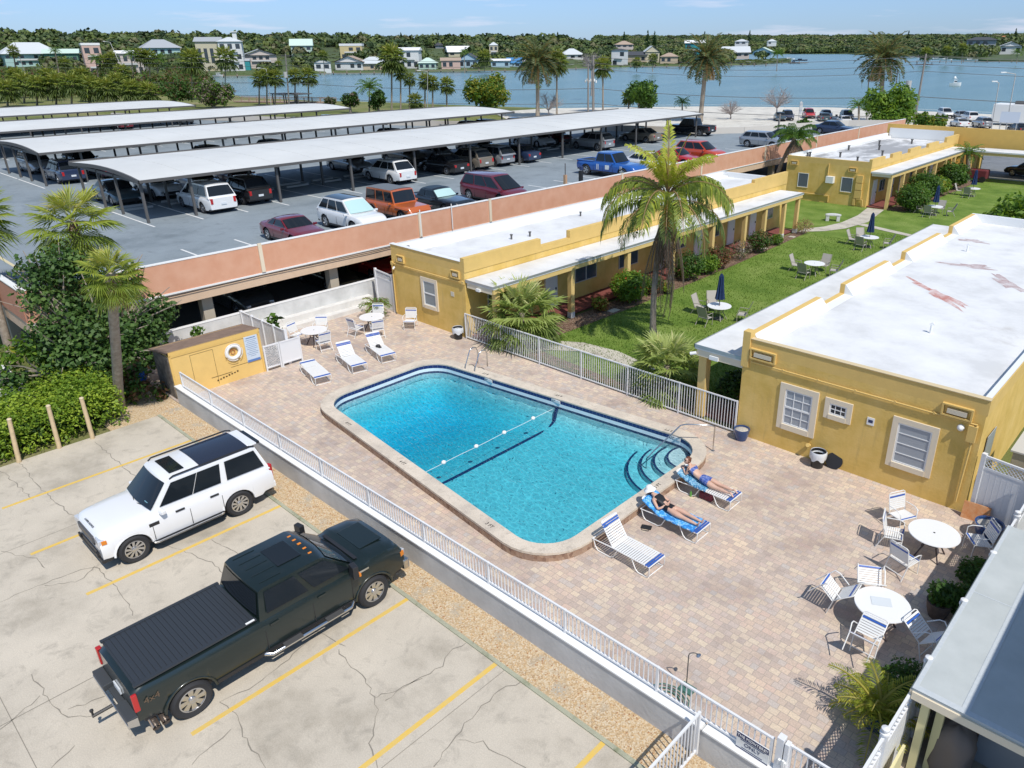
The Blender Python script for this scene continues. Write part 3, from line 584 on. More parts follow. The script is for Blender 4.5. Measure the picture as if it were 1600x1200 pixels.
# ================================================================ MOTELS
M_GUTTER = mat('grey_drip_edge', (.42, .44, .45), .4, .5)
M_POSTY = mat('porch_post_yellow', (.70, .50, .19), .75, var=.05)
M_BLUEGL = mat('porch_window_glass', (.06, .085, .11), .08, spec=.8)
M_LAMPBOX = mat('lamp_lens', (.62, .55, .42), .3)
def window_y(parent, x0, x1, z0, z1, y, glass, frame=.17, grid=None, trim=M_TRIM, depth=.05, sash=True):
    """window in a wall facing -Y at plane y"""
    m = MB(); d = y-depth
    m.box(x0, d, z0, x0+frame, y+.01, z1); m.box(x1-frame, d, z0, x1, y+.01, z1); m.box(x0+frame, d, z1-frame, x1-frame, y+.01, z1); m.box(x0+frame, d-.02, z0, x1-frame, y+.01, z0+frame)
    w = m.obj('window', [trim], parent); PL[w.name] = PL.get(parent.name, V((0, 0, 0)))
    a0, a1, b0, b1 = x0+frame, x1-frame, z0+frame, z1-frame
    m = MB(); m.box(a0, y-.012, b0, a1, y+.002, b1); m.obj('pane', [glass], w)
    m = MB()
    m.box(a0, y-.03, b0, a0+.05, y-.012, b1); m.box(a1-.05, y-.03, b0, a1, y-.012, b1); m.box(a0+.05, y-.03, b0, a1-.05, y-.012, b0+.05); m.box(a0+.05, y-.03, b1-.05, a1-.05, y-.012, b1)
    if sash: m.box(a0+.05, y-.035, (b0+b1)/2-.03, a1-.05, y-.013, (b0+b1)/2+.03)
    if grid:
        for i in range(1, grid[0]): m.box(a0+(a1-a0)*i/grid[0]-.012, y-.028, b0+.05, a0+(a1-a0)*i/grid[0]+.012, y-.013, b1-.05)
        for i in range(1, grid[1]): m.box(a0+.05, y-.027, b0+(b1-b0)*i/grid[1]-.012, a1-.05, y-.0135, b0+(b1-b0)*i/grid[1]+.012)
    m.obj('sash', [M_WHITE], w)
def window_x(parent, y0, y1, z0, z1, x, split=True):
    m = MB(); m.box(x, y0, z0, x+.04, y1, z1, 0); w = m.obj('window', [mat('frame_grey', (.45, .45, .43), .5)], parent); PL[w.name] = PL.get(parent.name, V((0, 0, 0)))
    m = MB()
    k = 2 if split else 1
    for i in range(k): m.box(x+.04, y0+.05+(y1-y0)*i/k, z0+.05, x+.045, y0+(y1-y0)*(i+1)/k-.05, z1-.05)
    m.obj('pane', [M_BLUEGL], w)
def door_x(parent, y0, y1, z1, x, col=M_WHITE):
    m = MB(); m.box(x, y0, .1, x+.05, y1, z1); d = m.obj('door', [col], parent); PL[d.name] = PL.get(parent.name, V((0, 0, 0)))
    m = MB(); m.box(x+.05, y1-.14, 1.0, x+.09, y1-.08, 1.12); m.obj('handle', [M_BLK], d)
    m = MB(); m.box(x, y0-.07, .1, x+.03, y0, z1+.07); m.box(x, y1, .1, x+.03, y1+.07, z1+.07); m.box(x, y0, z1, x+.03, y1, z1+.07); m.obj('door_frame', [M_TRIM], d)
def lampbox(parent, x, z, y, w=.65):
    m = MB(); m.box(x-w/2-.1, y-.1, z-.2, x+w/2+.1, y, z-.15); m.box(x-w/2-.1, y-.1, z+.13, x+w/2+.1, y, z+.17); m.box(x-w/2-.1, y-.1, z-.15, x-w/2-.05, y, z+.13); m.box(x+w/2+.05, y-.1, z-.15, x+w/2+.1, y, z+.13)
    l = m.obj('wall_lamp', [M_STUC2], parent); PL[l.name] = PL.get(parent.name, V((0, 0, 0)))
    m = MB(); m.box(x-w/2+.05, y-.1, z-.1, x+w/2-.05, y-.01, z+.04); m.obj('lens', [M_LAMPBOX], l)
def stains(mb, spots, z):
    """thin irregular stained patches with a shape of their own"""
    for cx, cy, a, b, rz, mi in spots:
        N = 26; pts = []
        for k in range(N):
            t = 2*pi*k/N; r = 1+.35*sin(3*t+cx)+.25*sin(7*t+cy)+rr(-.15, .15); x, y = rot2(a*r*cos(t), b*r*sin(t), rz); pts.append((cx+x, cy+y))
        mb.sheet(pts, z, mi=mi)
def stain_mat(name, c, base):
    m = mat(name, c, .8); n, b = nodes_of(m); v = mapping(n); f = texn(n, v, 2.2, 8, .75, .5)
    n.links.new(ramp(n, f, [(.3, base), (.45, tuple((c[i]+base[i])/2 for i in range(3))), (.6, c)]), b.inputs['Base Color']); return m
M_STG = stain_mat('roof_grime', (.30, .29, .27), (.70, .70, .69)); M_STR = stain_mat('roof_rust_wash', (.46, .17, .13), (.72, .68, .66))
def roofm(name, sx, sy, seed, amount, c1, c2=None):
    m = mat(name, (.74, .74, .73), .7); n, b = nodes_of(m); v = mapping(n, (sx, sy, 1), 0, (seed, seed*.7, 0)); vv = mapping(n)
    base = ramp(n, texn(n, vv, .5, 8, .65), [(.35, (.60, .60, .59)), (.5, (.70, .70, .69)), (.65, (.76, .76, .75))])
    f = ramp(n, texn(n, v, 1, 8, .7, .4), [(amount, (0, 0, 0)), (amount+.12, (.9, .9, .9))]); c = mixc(n, f, base, c1)
    if c2:
        f2 = ramp(n, texn(n, mapping(n, (sy*.6, sx*2.2, 1), 0, (seed*3, 2, 0)), 1, 8, .7, .5), [(amount+.05, (0, 0, 0)), (amount+.13, (1, 1, 1))]); c = mixc(n, f2, c, c2)
    n.links.new(c, b.inputs['Base Color']); bumpn(n, b, texn(n, vv, 6, 5), .2, .03); return m
M_ROOF1 = roofm('roof_membrane_long', .45, .09, 3.1, .6, (.36, .35, .34)); M_ROOF2 = roofm('roof_membrane_right', .25, .3, 7.7, .62, (.52, .50, .47))
M_ROOF3 = roofm('roof_membrane_dirty', .3, .12, 1.3, .42, (.30, .30, .30)); M_PROOF = roofm('porch_roof_coating', .5, .15, 5.2, .58, (.58, .58, .57))
def parapet(mb, a, b, y0, y1, z0, z1, inner=None, mi_out=0, mi_in=1, cap=None):
    mb.box(a, y0, z0, b, y1, z1, mi_out)
    if inner == '+x': mb.box(b, y0+.01, z0, b+.02, y1-.01, z1-.03, mi_in)
    if inner == '-x': mb.box(a-.02, y0+.01, z0, a, y1-.01, z1-.03, mi_in)
    if inner == '+y': mb.box(a+.01, y1, z0, b-.01, y1+.02, z1-.03, mi_in)
# ---- long motel (left)
m1 = thing('motel_building', 'long yellow motel wing with porch between the garage and the lawn', 'building', (-28, 21.25, 0), world=True)
m = MB(); m.box(-30.95, 21.25, -.1, -25.4, 52.9, 3.2); m.box(-31.02, 21.22, 3.05, -25.38, 21.25, 3.06) if 0 else None; m.obj('walls', [M_STUC], m1)
m = MB(); m.sheet([(-30.8, 21.4), (-25.6, 21.4), (-25.6, 52.75), (-30.8, 52.75)], 3.24); m.obj('roof', [M_ROOF1], m1)
m = MB(); parapet(m, -30.95, -25.62, 21.25, 21.45, 3.2, 3.68, '+y'); m.box(-31.0, 21.22, 3.68, -25.64, 21.47, 3.70, 1)
m.box(-30.95, 21.45, 3.2, -30.7, 52.7, 3.6, 1); m.box(-30.95, 52.65, 3.2, -25.62, 52.9, 3.6, 1)
m.box(-30.7, 21.5, 3.2, -30.2, 52.6, 3.36, 1)
for y0, y1, z in ((21.25, 26.3, 3.86), (26.3, 28.5, 3.5), (28.5, 38.6, 3.88), (38.6, 41.0, 3.5), (41.0, 47.9, 3.86), (47.9, 52.9, 4.08)):
    parapet(m, -25.62, -25.37, y0, y1, 3.2, z, '-x')
m.obj('parapet', [M_STUC2, M_WHITE], m1)
m = MB(); m.box(-25.37, 21.28, 2.74, -23.5, 51.9, 2.87, 0); m.obj('porch_roof', [M_PROOF], m1)
m = MB(); m.box(-25.3, 21.3, 2.5, -23.62, 21.42, 2.74, 1); m.box(-23.62, 21.3, 2.52, -23.52, 51.8, 2.74, 0); m.box(-25.3, 51.7, 2.5, -23.62, 51.82, 2.74, 0); m.box(-23.515, 21.27, 2.8, -23.485, 51.92, 2.89, 2); m.box(-25.37, 21.255, 2.8, -23.5, 21.275, 2.89, 2)
m.obj('fascia', [M_POSTY, M_TRIM, M_GUTTER], m1)
for y in (21.6, 26.7, 31.3, 35.6, 39.9, 43.9, 46.6, 49.4, 51.5):
    m = MB(); m.box(-23.84, y-.13, 0, -23.58, y+.13, 2.52); m.box(-23.85, y-.14, 0, -23.57, y+.14, .3, 1); m.obj('porch_post', [M_POSTY, M_WWALL], m1, bevel=.01)
m = MB(); m.box(-25.4, 21.5, 0, -23.95, 51.9, .1); m.obj('porch_floor', [M_REDT], m1)
for y0, y1, z0, z1 in ((22.6, 24.4, .95, 2.1), (28.9, 30.7, .95, 2.05), (32.7, 34.5, .95, 2.0), (38.2, 39.6, .95, 2.0), (42.4, 43.6, .95, 2.0), (49.9, 51.1, .95, 2.0)): window_x(m1, y0, y1, z0, z1, -25.4)
for y0 in (26.6, 36.4, 40.6, 44.7, 47.7): door_x(m1, y0, y0+.85, 2.1, -25.4)
window_y(m1, -28.66, -27.42, .88, 2.45, 21.25, mat('pale_reflecting_glass', (.20, .24, .26), .12, spec=.8))
lampbox(m1, -30.15, 3.05, 21.25, .4); lampbox(m1, -25.98, 3.05, 21.25, .4)
m = MB(); m.tube([(-30.9, 21.2, 2.72), (-25.5, 21.2, 2.72)], .03, 6); m.tube([(-30.88, 21.2, 2.72), (-30.88, 21.2, .1)], .035, 6); m.box(-30.97, 21.17, 2.62, -30.8, 21.24, 2.8)
m.box(-25.55, 21.16, 2.65, -25.4, 21.24, 2.8); m.obj('conduit', [M_STUC2], m1)
m = MB(); m.tube([(-30.7, 21.1, 2.45), (-30.7, 21.2, 2.55)], .05, 8); m.obj('floodlight', [M_WHITE], m1)
m = MB(); m.box(-26.43, 21.23, 1.9, -26.2, 21.25, 2.12); m.obj('wall_plate', [mat('plate', (.6, .56, .45), .5)], m1)
m = MB(); m.box(-24.6, 21.2, 2.5, -24.35, 21.3, 2.62); m.obj('porch_lamp', [M_WHITE], m1)
for x, y in ((-28.3, 27.1), (-28.0, 28.2), (-29.4, 34), (-30.5, 22.0)):
    m = MB(); m.cyl((x, y, 3.24), .05, .22, 8); m.cyl((x, y, 3.46), .08, .05, 8); m.obj('roof_vent', [M_GREYMET], m1)
# ---- right motel
m2 = thing('motel_building', 'yellow motel wing on the right with a broad rust stained white flat roof', 'building', (-7.3, 21.25, 0), world=True)
m = MB(); m.box(-11.08, 21.25, -.1, -3.6, 47.1, 3.15); m.obj('walls', [M_STUC], m2)
m = MB(); m.sheet([(-10.9, 21.4), (-3.7, 21.4), (-3.7, 47.0), (-10.9, 47.0)], 3.3); m.obj('roof', [M_ROOF2], m2)
m = MB(); parapet(m, -10.88, -3.6, 21.25, 21.42, 3.15, 3.62, None); m.add([(-10.8, 21.42, 3.6), (-3.6, 21.42, 3.6), (-3.6, 21.75, 3.31), (-10.8, 21.75, 3.31)], [(0, 1, 2, 3)], 1)
m.box(-10.95, 21.22, 3.62, -3.57, 21.43, 3.64, 2)
m.box(-3.78, 21.42, 3.15, -3.6, 47.1, 3.6, 1); m.box(-3.6, 21.25, 3.15, -3.57, 47.1, 3.62, 0); m.box(-11.08, 46.9, 3.15, -3.6, 47.1, 3.75, 1)
m.box(-11.12, 21.18, 2.6, -10.85, 21.5, 3.86, 0)
for y0, y1, z in ((21.5, 26.7, 3.72), (26.7, 28.95, 3.34), (28.95, 33.7, 3.72), (33.7, 35.85, 3.34), (35.85, 40.9, 3.70), (40.9, 42.9, 3.34), (42.9, 47.1, 3.74)):
    m.box(-11.1, y0, 3.12, -10.9, y1, z, 0); m.box(-10.9, y0, 3.12, -10.86, y1, z-.015, 1)
    m.add([(-10.86, y0, z-.02), (-10.86, y1, z-.02), (-10.5, y1, 3.305), (-10.5, y0, 3.305), (-10.86, y0, 3.305), (-10.86, y1, 3.305)], [(0, 1, 2, 3), (0, 3, 4), (1, 5, 2)], 1)
m.obj('parapet', [M_STUC2, M_WHITE, mat('parapet_cap_tan', (.62, .50, .30), .8)], m2)
m = MB(); m.box(-13.02, 21.3, 2.7, -11.1, 47.0, 2.86); m.obj('porch_roof', [M_PROOF], m2)
m = MB(); m.box(-12.95, 21.33, 2.45, -11.1, 21.5, 2.7, 0); m.box(-13.0, 21.5, 2.45, -12.88, 46.9, 2.7, 1); m.box(-13.05, 21.27, 2.76, -11.1, 21.295, 2.88, 2); m.box(-13.05, 21.27, 2.76, -13.022, 47.0, 2.88, 2); m.obj('fascia', [M_TRIM, M_POSTY, M_GUTTER], m2)
for y in (21.65, 26.5, 31.5, 36.5, 41.5, 46.5): m = MB(); m.box(-12.95, y-.16, 0, -12.63, y+.16, 2.45); m.obj('porch_post', [M_POSTY], m2, bevel=.01)
m = MB(); m.box(-12.9, 21.7, 0, -11.08, 47, .1); m.obj('porch_floor', [M_REDT], m2)
window_y(m2, -9.62, -8.3, .78, 2.42, 21.25, M_BLIND, .19, (3, 4)); window_y(m2, -8.08, -7.2, 1.66, 2.36, 21.25, M_GLASS, .16, (3, 2), sash=False); window_y(m2, -5.97, -4.66, .74, 2.4, 21.25, M_BLIND, .17, (1, 4), sash=False)
lampbox(m2, -10.35, 3.16, 21.25, .72); lampbox(m2, -4.32, 3.08, 21.25, .62)
m = MB(); m.tube([(-10.75, 21.2, 2.84), (-3.75, 21.2, 2.84)], .028, 6)
for x in (-9.6, -8.4, -7.2, -6.0, -4.9): m.obox((x, 21.2, 2.84), .05, .05, .08)
m.tube([(-3.8, 21.18, 2.8), (-3.8, 21.18, 2.3), (-3.85, 21.2, .3)], .035, 6); m.box(-3.95, 21.12, 2.3, -3.72, 21.24, 2.8); m.tube([(-8.4, 21.2, .5), (-8.4, 21.1, .55)], .07, 8); m.obj('conduit', [M_STUC2], m2)
m = MB(); m.lathe([(.1, 0), (.1, -.05), (.06, -.12), (0, -.14)], (-4.15, 21.25, 2.62), 14, axis='Y'); m.obj('dome_light', [M_WHITE], m2, smooth=50)
m = MB(); m.box(-6.72, 21.23, 1.85, -6.5, 21.25, 2.1); m.obj('wall_plate', [M_WHITE], m2)
m = MB(); m.box(-6.68, 21.226, 1.93, -6.54, 21.229, 2.03); m.obj('plate_mark', [NAVY], m2)
for x, y in ((-6.8, 26.6), (-9.2, 39.5)): m = MB(); m.tube([(x, y, 3.3), (x, y, 3.62)], .045, 8); m.tube([(x-.05, y, 3.58), (x+.05, y+.02, 3.66)], .05, 8); m.obj('roof_vent', [M_WHITE], m2)
m = MB(); m.box(-12.4, 21.25, 2.46, -12.05, 21.33, 2.6); m.tube([(-12.95, 21.3, 2.55), (-13.15, 21.2, 2.5)], .06, 8); m.obj('floodlight', [M_WHITE], m2)
m = MB(); m.box(-3.57, 22.0, .9, -3.55, 22.9, 2.2); m.obj('side_window', [M_BLIND], m2)
m = MB(); m.tube([(-3.45, 26.2, 3.5), (-3.45, 30, 3.5)], .03, 6); m.obj('roof_cable', [M_GREYMET], m2)
m = MB(); stains(m, [(-8.0, 31.4, 1.9, .28, -.75, 0)], 3.304); m.obj('rust_stain', [M_STR], m2)
m = MB(); stains(m, [(-8.3, 36.8, 1.0, .35, .2, 0), (-6.3, 34.9, 1.3, .3, -.9, 0), (-9.6, 42.0, .6, .3, 0, 0)], 3.305); m.obj('grime_stain', [stain_mat('roof_grime_red', (.40, .28, .27), (.66, .64, .63))], m2)
ac = thing('air_conditioner', 'beige metal cabinet standing beside the right motel wall behind the vinyl fence', 'cabinet', (-2.2, 22.6, 0), world=True)
m = MB(); m.box(-2.9, 22.2, 0, -1.9, 23.6, 1.9); m.obj('housing', [mat('beige_metal', (.42, .37, .27), .6)], ac, bevel=.02)
m = MB(); m.box(-2.96, 22.15, 1.9, -1.85, 23.65, 1.95); m.obj('lid', [mat('pale_grey_metal', (.55, .53, .48), .5)], ac)
m = MB(); m.box(-2.8, 22.19, .2, -2.5, 22.199, 1.0); m.obj('door', [mat('rust_door', (.3, .12, .05), .8)], ac)
wb = thing('window_shelf', 'small white shelf box on the side of the right motel wall', 'shelf', (-3.4, 22.1, .9), world=True); m = MB(); m.box(-3.55, 21.8, .85, -3.2, 22.3, .92); m.box(-3.55, 21.84, .92, -3.25, 22.26, 1.05); m.obj('box', [M_WHITE], wb)
# ---- far motel (courtyard end)
m3 = thing('motel_building', 'yellow motel wing at the far end of the lawn with stepped parapet and dirty roof', 'building', (-27, 64, 0), world=True)
m = MB(); m.box(-30.9, 64, -.1, -23.4, 87.5, 3.25); m.obj('walls', [M_STUC], m3)
m = MB(); m.sheet([(-30.8, 64.2), (-23.6, 64.2), (-23.6, 87.5), (-30.8, 87.5)], 3.3); m.obj('roof', [M_ROOF3], m3)
m = MB(); m.box(-30.9, 64, 3.25, -23.62, 64.2, 3.72, 0); m.box(-30.9, 64.2, 3.25, -30.65, 87.4, 3.8, 1); m.box(-30.65, 64.2, 3.3, -30.3, 87.4, 3.5, 1)
for i, (y0, y1, z) in enumerate(((64, 66.9, 3.95), (66.9, 68.6, 3.62), (68.6, 70.8, 3.95), (70.8, 73, 3.62), (73, 75.8, 3.95), (75.8, 78, 3.62), (78, 81, 3.95), (81, 83.4, 3.62), (83.4, 87.4, 4.1))): m.box(-23.62, y0, 3.25, -23.37, y1, z, 0)
m.obj('parapet', [M_STUC2, M_WHITE], m3)
m = MB(); m.box(-23.37, 64.05, 2.85, -21.6, 86, 2.98); m.box(-21.6, 84.0, 2.85, 12, 86.5, 2.98); m.obj('porch_roof', [M_PROOF], m3)
m = MB(); m.box(-21.75, 64.15, 2.6, -21.63, 86, 2.85, 0); m.box(-23.3, 64.12, 2.62, -21.75, 64.24, 2.85, 1); m.box(-21.6, 84.05, 2.6, 12, 84.2, 2.85, 0); m.box(-21.59, 64.05, 2.9, -21.56, 84, 3.0, 2); m.obj('fascia', [M_POSTY, M_TRIM, M_GUTTER], m3)
for y in (64.3, 67.2, 70, 72.8, 75.6, 78.4, 81.2, 84): m = MB(); m.box(-21.9, y-.13, 0, -21.64, y+.13, 2.6); m.obj('porch_post', [M_POSTY], m3)
m = MB(); m.box(-23.4, 64.2, 0, -21.95, 85, .1); m.obj('porch_floor', [M_REDT], m3)
for x0, x1 in ((-29.75, -28.68), (-25.8, -24.7)): window_y(m3, x0, x1, 1.05, 2.38, 64, mat('grey_pane', (.12, .14, .17), .15), .05, trim=M_STUC2, depth=.02, sash=False)
for y in (66.5, 74, 77.5): window_x(m3, y, y+1.2, 1, 2.0, -23.4)
for y in (65, 69, 71.4, 79.5): door_x(m3, y, y+.85, 2.1, -23.4)
lampbox(m3, -30.2, 3.15, 64, .5); lampbox(m3, -24.9, 3.0, 64, .5)
m = MB(); m.box(-27.0, 63.6, 1.75, -26.35, 64, 2.3); a_ = m.obj('window_unit', [M_WHITE], m3)
m = MB(); m.box(-26.9, 63.59, 1.83, -26.5, 63.6, 2.2); m.obj('grille', [M_BLK], a_); a_.name = 'window_unit'
m = MB(); m.tube([(-27.0, 63.95, 3.3), (-27.0, 63.95, 2.4)], .05, 6); m.tube([(-29.5, 63.93, .62), (-26.7, 63.93, .62), (-26.7, 63.93, .1)], .05, 6); m.box(-24.45, 63.85, .7, -23.85, 64, 1.35); m.box(-24.45, 63.85, 1.4, -23.9, 64, 1.95); m.box(-24.45, 63.85, 2.0, -23.9, 64, 2.6); m.box(-24.5, 63.85, .1, -24.3, 64, .65); m.tube([(-24.2, 63.9, .6), (-23.7, 63.9, .6), (-23.6, 63.9, .1)], .05, 6); m.obj('meter_boxes', [M_STUC2], m3)
for x, y in ((-30.2, 66.5), (-30.2, 67.0), (-28, 68.5), (-27.3, 76), (-29.5, 74), (-28.8, 80), (-25.5, 72), (-26.6, 83), (-25.6, 66.5)): m = MB(); m.cyl((x, y, 3.3), .09, .4, 8); m.cyl((x, y, 3.7), .14, .07, 8); m.obj('roof_vent', [M_GREYMET], m3)
zt = 4.75
m4 = thing('drive_through_block', 'tall yellow block bridging the driveway behind the far motel wing', 'building', (-20, 87, 0), world=True)
m = MB(); m.box(-30.9, 87.6, 0, -21.8, 92, 3.6, 0); m.box(-21.8, 87.6, 2.9, 14, 92, 3.6, 0); m.box(-4, 88, 0, 14, 92, 2.9, 0); m.box(-30.9, 87.6, 3.6, 14, 87.85, zt, 0); m.box(-30.9, 91.75, 3.6, 14, 92, 4.3, 0); m.box(-30.9, 87.85, 3.6, -30.65, 91.75, 4.3, 0); m.obj('walls', [mat('yellow_bright_stucco', (.70, .45, .12), .85, var=.04)], m4)
m = MB(); m.box(-30.6, 87.55, 3.3, -24.0, 87.59, zt-.4); m.obj('painted_face', [M_WHITE], m4)
m = MB(); m.sheet([(-30.6, 87.9), (14, 87.9), (14, 91.7), (-30.6, 91.7)], 3.62); m.obj('roof', [M_ROOF], m4)
m = MB(); m.box(-21.0, 86.5, 0, -20.8, 87.3, 2.6); m.box(-12, 86.5, 0, -11.8, 87.3, 2.6); m.obj('pier', [M_STUC], m4)
# ================================================================ PARKING GARAGE
ZD = 3.2
NE = [(-34.35, 103), (-40, 99), (-46, 83), (-49, 79.5), (-67, 73), (-90, 63), (-112, 54), (-136, 44)]
pg = thing('parking_garage', 'two level parking garage with peach parapet and grey rooftop deck', 'garage', (-34.3, 6.3, 0), world=True)
m = MB(); m.sheet([(-34.35, 6.5), *NE, (-136, 6.5)], ZD); m.sheet([(-34.35, 6.5), *NE, (-136, 6.5)][::-1], ZD-.35)
m.obj('deck', [M_ASPH], pg)
m = MB()
for y in np.arange(9.0, 100, 2.83):
    if 1: m.box(-39.9, y-.05, ZD+.001, -35.2, y+.05, ZD+.006)
def Nlim(x):
    for a, b in zip(NE[:-1], NE[1:]):
        if b[0] <= x <= a[0]: return a[1]+(b[1]-a[1])*(x-a[0])/(b[0]-a[0])
    return 40
for xc, yn in ((-53.6, 76.5), (-74.2, 65.6), (-95.5, 57), (-121, 47)):
    y = 15.95
    while y < yn:
        m.box(xc-7, y-.05, ZD+.001, xc-.2, y+.05, ZD+.006); m.box(xc+.2, y-.05, ZD+.001, xc+7, y+.05, ZD+.006); y += 2.83
m.obj('stall_lines', [M_WLINE], pg)
m = MB(); m.box(-60, 7.95, ZD+.001, -40.6, 8.1, ZD+.006, 0); m.sheet([(-35.2, 34.5), (-35.2, 45.5), (-37.4, 45.5), (-37.4, 34.5)], ZD+.004, mi=1)
m.obj('painted_zone', [mat('cream_line', (.6, .52, .32), .8), mat('faded_green_paint', (.20, .30, .26), .85, var=.2)], pg)
PJ = [6.3, 16.1, 25.6, 31.0, 44.2, 55, 66, 77, 88, 103]
for a, b in zip(PJ[:-1], PJ[1:]):
    m = MB(); m.box(-34.38, a+.03, 2.72, -34.2, b-.03, 4.05, 0); m.box(-34.42, a+.03, 4.05, -34.18, b-.03, 4.09, 1); m.box(-34.56, a+.03, ZD+.002, -34.381, b-.03, 4.04, 2); m.obj('parapet_panel', [M_PEACH, M_WHITE, mat('inner_peach', (.66, .55, .47), .9)], pg)
for y in PJ[1:-1]:
    m = MB(); m.box(-34.2, y-.09, 2.75, -34.12, y+.09, 4.15); m.obj('joint_cover', [M_TRIM], pg)
for a in (25.6, 27.9): m = MB(); m.tube([(-34.1, a, 2.8), (-34.1, a, 4.3)], .03, 6); m.obj('pipe', [M_WHITE], pg)
m = MB(); m.box(-34.6, 6.3, 2.12, -34.22, 103, 2.72, 0); m.box(-34.22, 6.3, 2.64, -34.17, 103, 2.72, 1); m.tube([(-34.15, 6.4, 2.6), (-34.15, 12, 2.57), (-34.15, 16, 2.6), (-34.15, 22, 2.52), (-34.15, 27, 2.62)], .018, 5, 2); m.obj('beam', [M_TAN, M_WHITE, M_BLK], pg)
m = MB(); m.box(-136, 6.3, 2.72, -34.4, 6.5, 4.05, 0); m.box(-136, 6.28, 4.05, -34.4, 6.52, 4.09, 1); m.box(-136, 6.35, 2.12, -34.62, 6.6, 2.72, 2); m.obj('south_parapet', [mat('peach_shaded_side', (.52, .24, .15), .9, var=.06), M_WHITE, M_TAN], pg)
m = MB()
for a, b in zip(NE[:-1], NE[1:]):
    a = V((*a, 0)); b = V((*b, 0)); c = (a+b)/2; m.obox((c.x, c.y, ZD+.25), (b-a).length, .2, .9, math.atan2((b-a).y, (b-a).x))
m.obj('north_parapet', [mat('pale_parapet', (.60, .55, .48), .9)], pg)
for y in (13.4, 20.1, 27, 34, 41, 48, 55, 62, 69, 76): m = MB(); m.box(-35.15, y-.25, -.1, -34.7, y+.25, 2.85); m.obj('column', [mat('column_cream', (.50, .43, .33), .85)], pg)
for x in (-40, -46, -52): m = MB(); m.box(x-.25, 6.6, -.1, x+.25, 7.0, 2.85); m.obj('column', [MC['column_cream']], pg)
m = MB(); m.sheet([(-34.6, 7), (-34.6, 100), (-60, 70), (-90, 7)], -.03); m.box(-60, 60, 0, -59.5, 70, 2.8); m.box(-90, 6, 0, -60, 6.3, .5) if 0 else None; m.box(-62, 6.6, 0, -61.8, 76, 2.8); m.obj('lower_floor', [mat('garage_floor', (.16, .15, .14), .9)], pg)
# carports
def carport(xf, xb, y0, y1, label, posts_x):
    t = thing('carport', label, 'carport', (xf, y0, ZD), world=True, group='carports on the garage roof')
    zf = 5.62; m = MB(); N = 10; Wd = xf-xb
    pr_ = []
    for i in range(N+1):
        u = i/N; pr_.append((xf-Wd*u, zf+.30*sin(pi*u**.85)))
    vs = []; fs = []; ny = max(2, int((y1-y0)/2.83))
    for j in range(ny+1):
        for (x, z) in pr_: vs += [(x, y0+(y1-y0)*j/ny, z+.1)]
    q = N+1
    for j in range(ny):
        for i in range(N): fs.append((j*q+i, j*q+i+1, (j+1)*q+i+1, (j+1)*q+i))
    m.add(vs, fs, 0); m.add([(x, y, z-.1) for x, y, z in vs], [f[::-1] for f in fs], 1)
    for j in range(1, ny):
        yy = y0+(y1-y0)*j/ny; m.tube([(x, yy, z+.1) for x, z in pr_], .014, 4, 0, cap=False)
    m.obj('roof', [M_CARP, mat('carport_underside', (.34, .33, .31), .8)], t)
    m = MB()
    for (a, b) in zip(pr_[:-1], pr_[1:]):
        for yy in (y0, y1): m.add([(a[0], yy-.05, a[1]-.1), (b[0], yy-.05, b[1]-.1), (b[0], yy-.05, b[1]+.12), (a[0], yy-.05, a[1]+.12), (a[0], yy+.05, a[1]-.1), (b[0], yy+.05, b[1]-.1), (b[0], yy+.05, b[1]+.12), (a[0], yy+.05, a[1]+.12)], [(0, 1, 2, 3), (7, 6, 5, 4), (3, 2, 6, 7), (1, 0, 4, 5)])
    m.box(xf-.02, y0, zf-.05, xf+.06, y1, zf+.12); m.box(xb-.06, y0, zf-.1, xb+.02, y1, zf+.2); m.obj('edge_beam', [M_GREYMET], t)
    y = y0+.15; k = 0
    while y < y1:
        for x in posts_x:
            m = MB(); m.box(x-.07, y-.07, ZD, x+.07, y+.07, zf-.1+.2*(abs(x-xf) > 2)); m.obj('post', [M_GREYMET], t)
        m = MB(); m.box(xb+.3, y-.07, zf-.12, xf-.1, y+.07, zf+.05); m.obj('cross_beam', [M_GREYMET], t)
        y += 5.66 if k else 2.83; k += 1
    return t
carport(-47.6, -59.8, 16.0, 76.3, 'nearest carport on the garage roof, its long pale roof running behind the parked orange car', (-48.0, -52.0, -55.0, -58.6))
carport(-67.4, -80.6, 16.2, 65.8, 'second carport from the front on the garage roof', (-68.2, -71.9, -74.9, -78.3))
carport(-89.3, -103, 10.2, 57.4, 'third carport from the front on the garage roof', (-90, -93.7, -98, -102))
carport(-112.3, -130, 7, 47.3, 'farthest carport on the garage roof, in front of the palms', (-113, -117, -124, -128))
ws0 = None
M_STOP = mat('wheel_stop_concrete', (.46, .45, .42), .9)
for k, (x, y, lb) in enumerate([(xx, 17.4+2.83*i, '') for i in range(20) for xx in (-53.0, -54.2)]):
    if ws0 is None:
        m = MB(); m.add([(-.09, -.9, 0), (.09, -.9, 0), (.09, .9, 0), (-.09, .9, 0), (-.06, -.88, .13), (.06, -.88, .13), (.06, .88, .13), (-.06, .88, .13)], [(4, 5, 6, 7), (0, 1, 5, 4), (1, 2, 6, 5), (2, 3, 7, 6), (3, 0, 4, 7)])
        o = m.obj('wheel_stop', [M_STOP]); tag(o, 'concrete wheel stop on the garage deck under the nearest carport', 'wheel stop', 'wheel stops under the nearest carport'); ws0 = o
    else: o = ws0.copy(); COL.objects.link(o)
    o.location = (x, y, ZD); o['label'] = 'concrete wheel stop under the nearest carport, %s from the near end of the %s row' % (ORDN[k//2], 'back' if k % 2 else 'front')
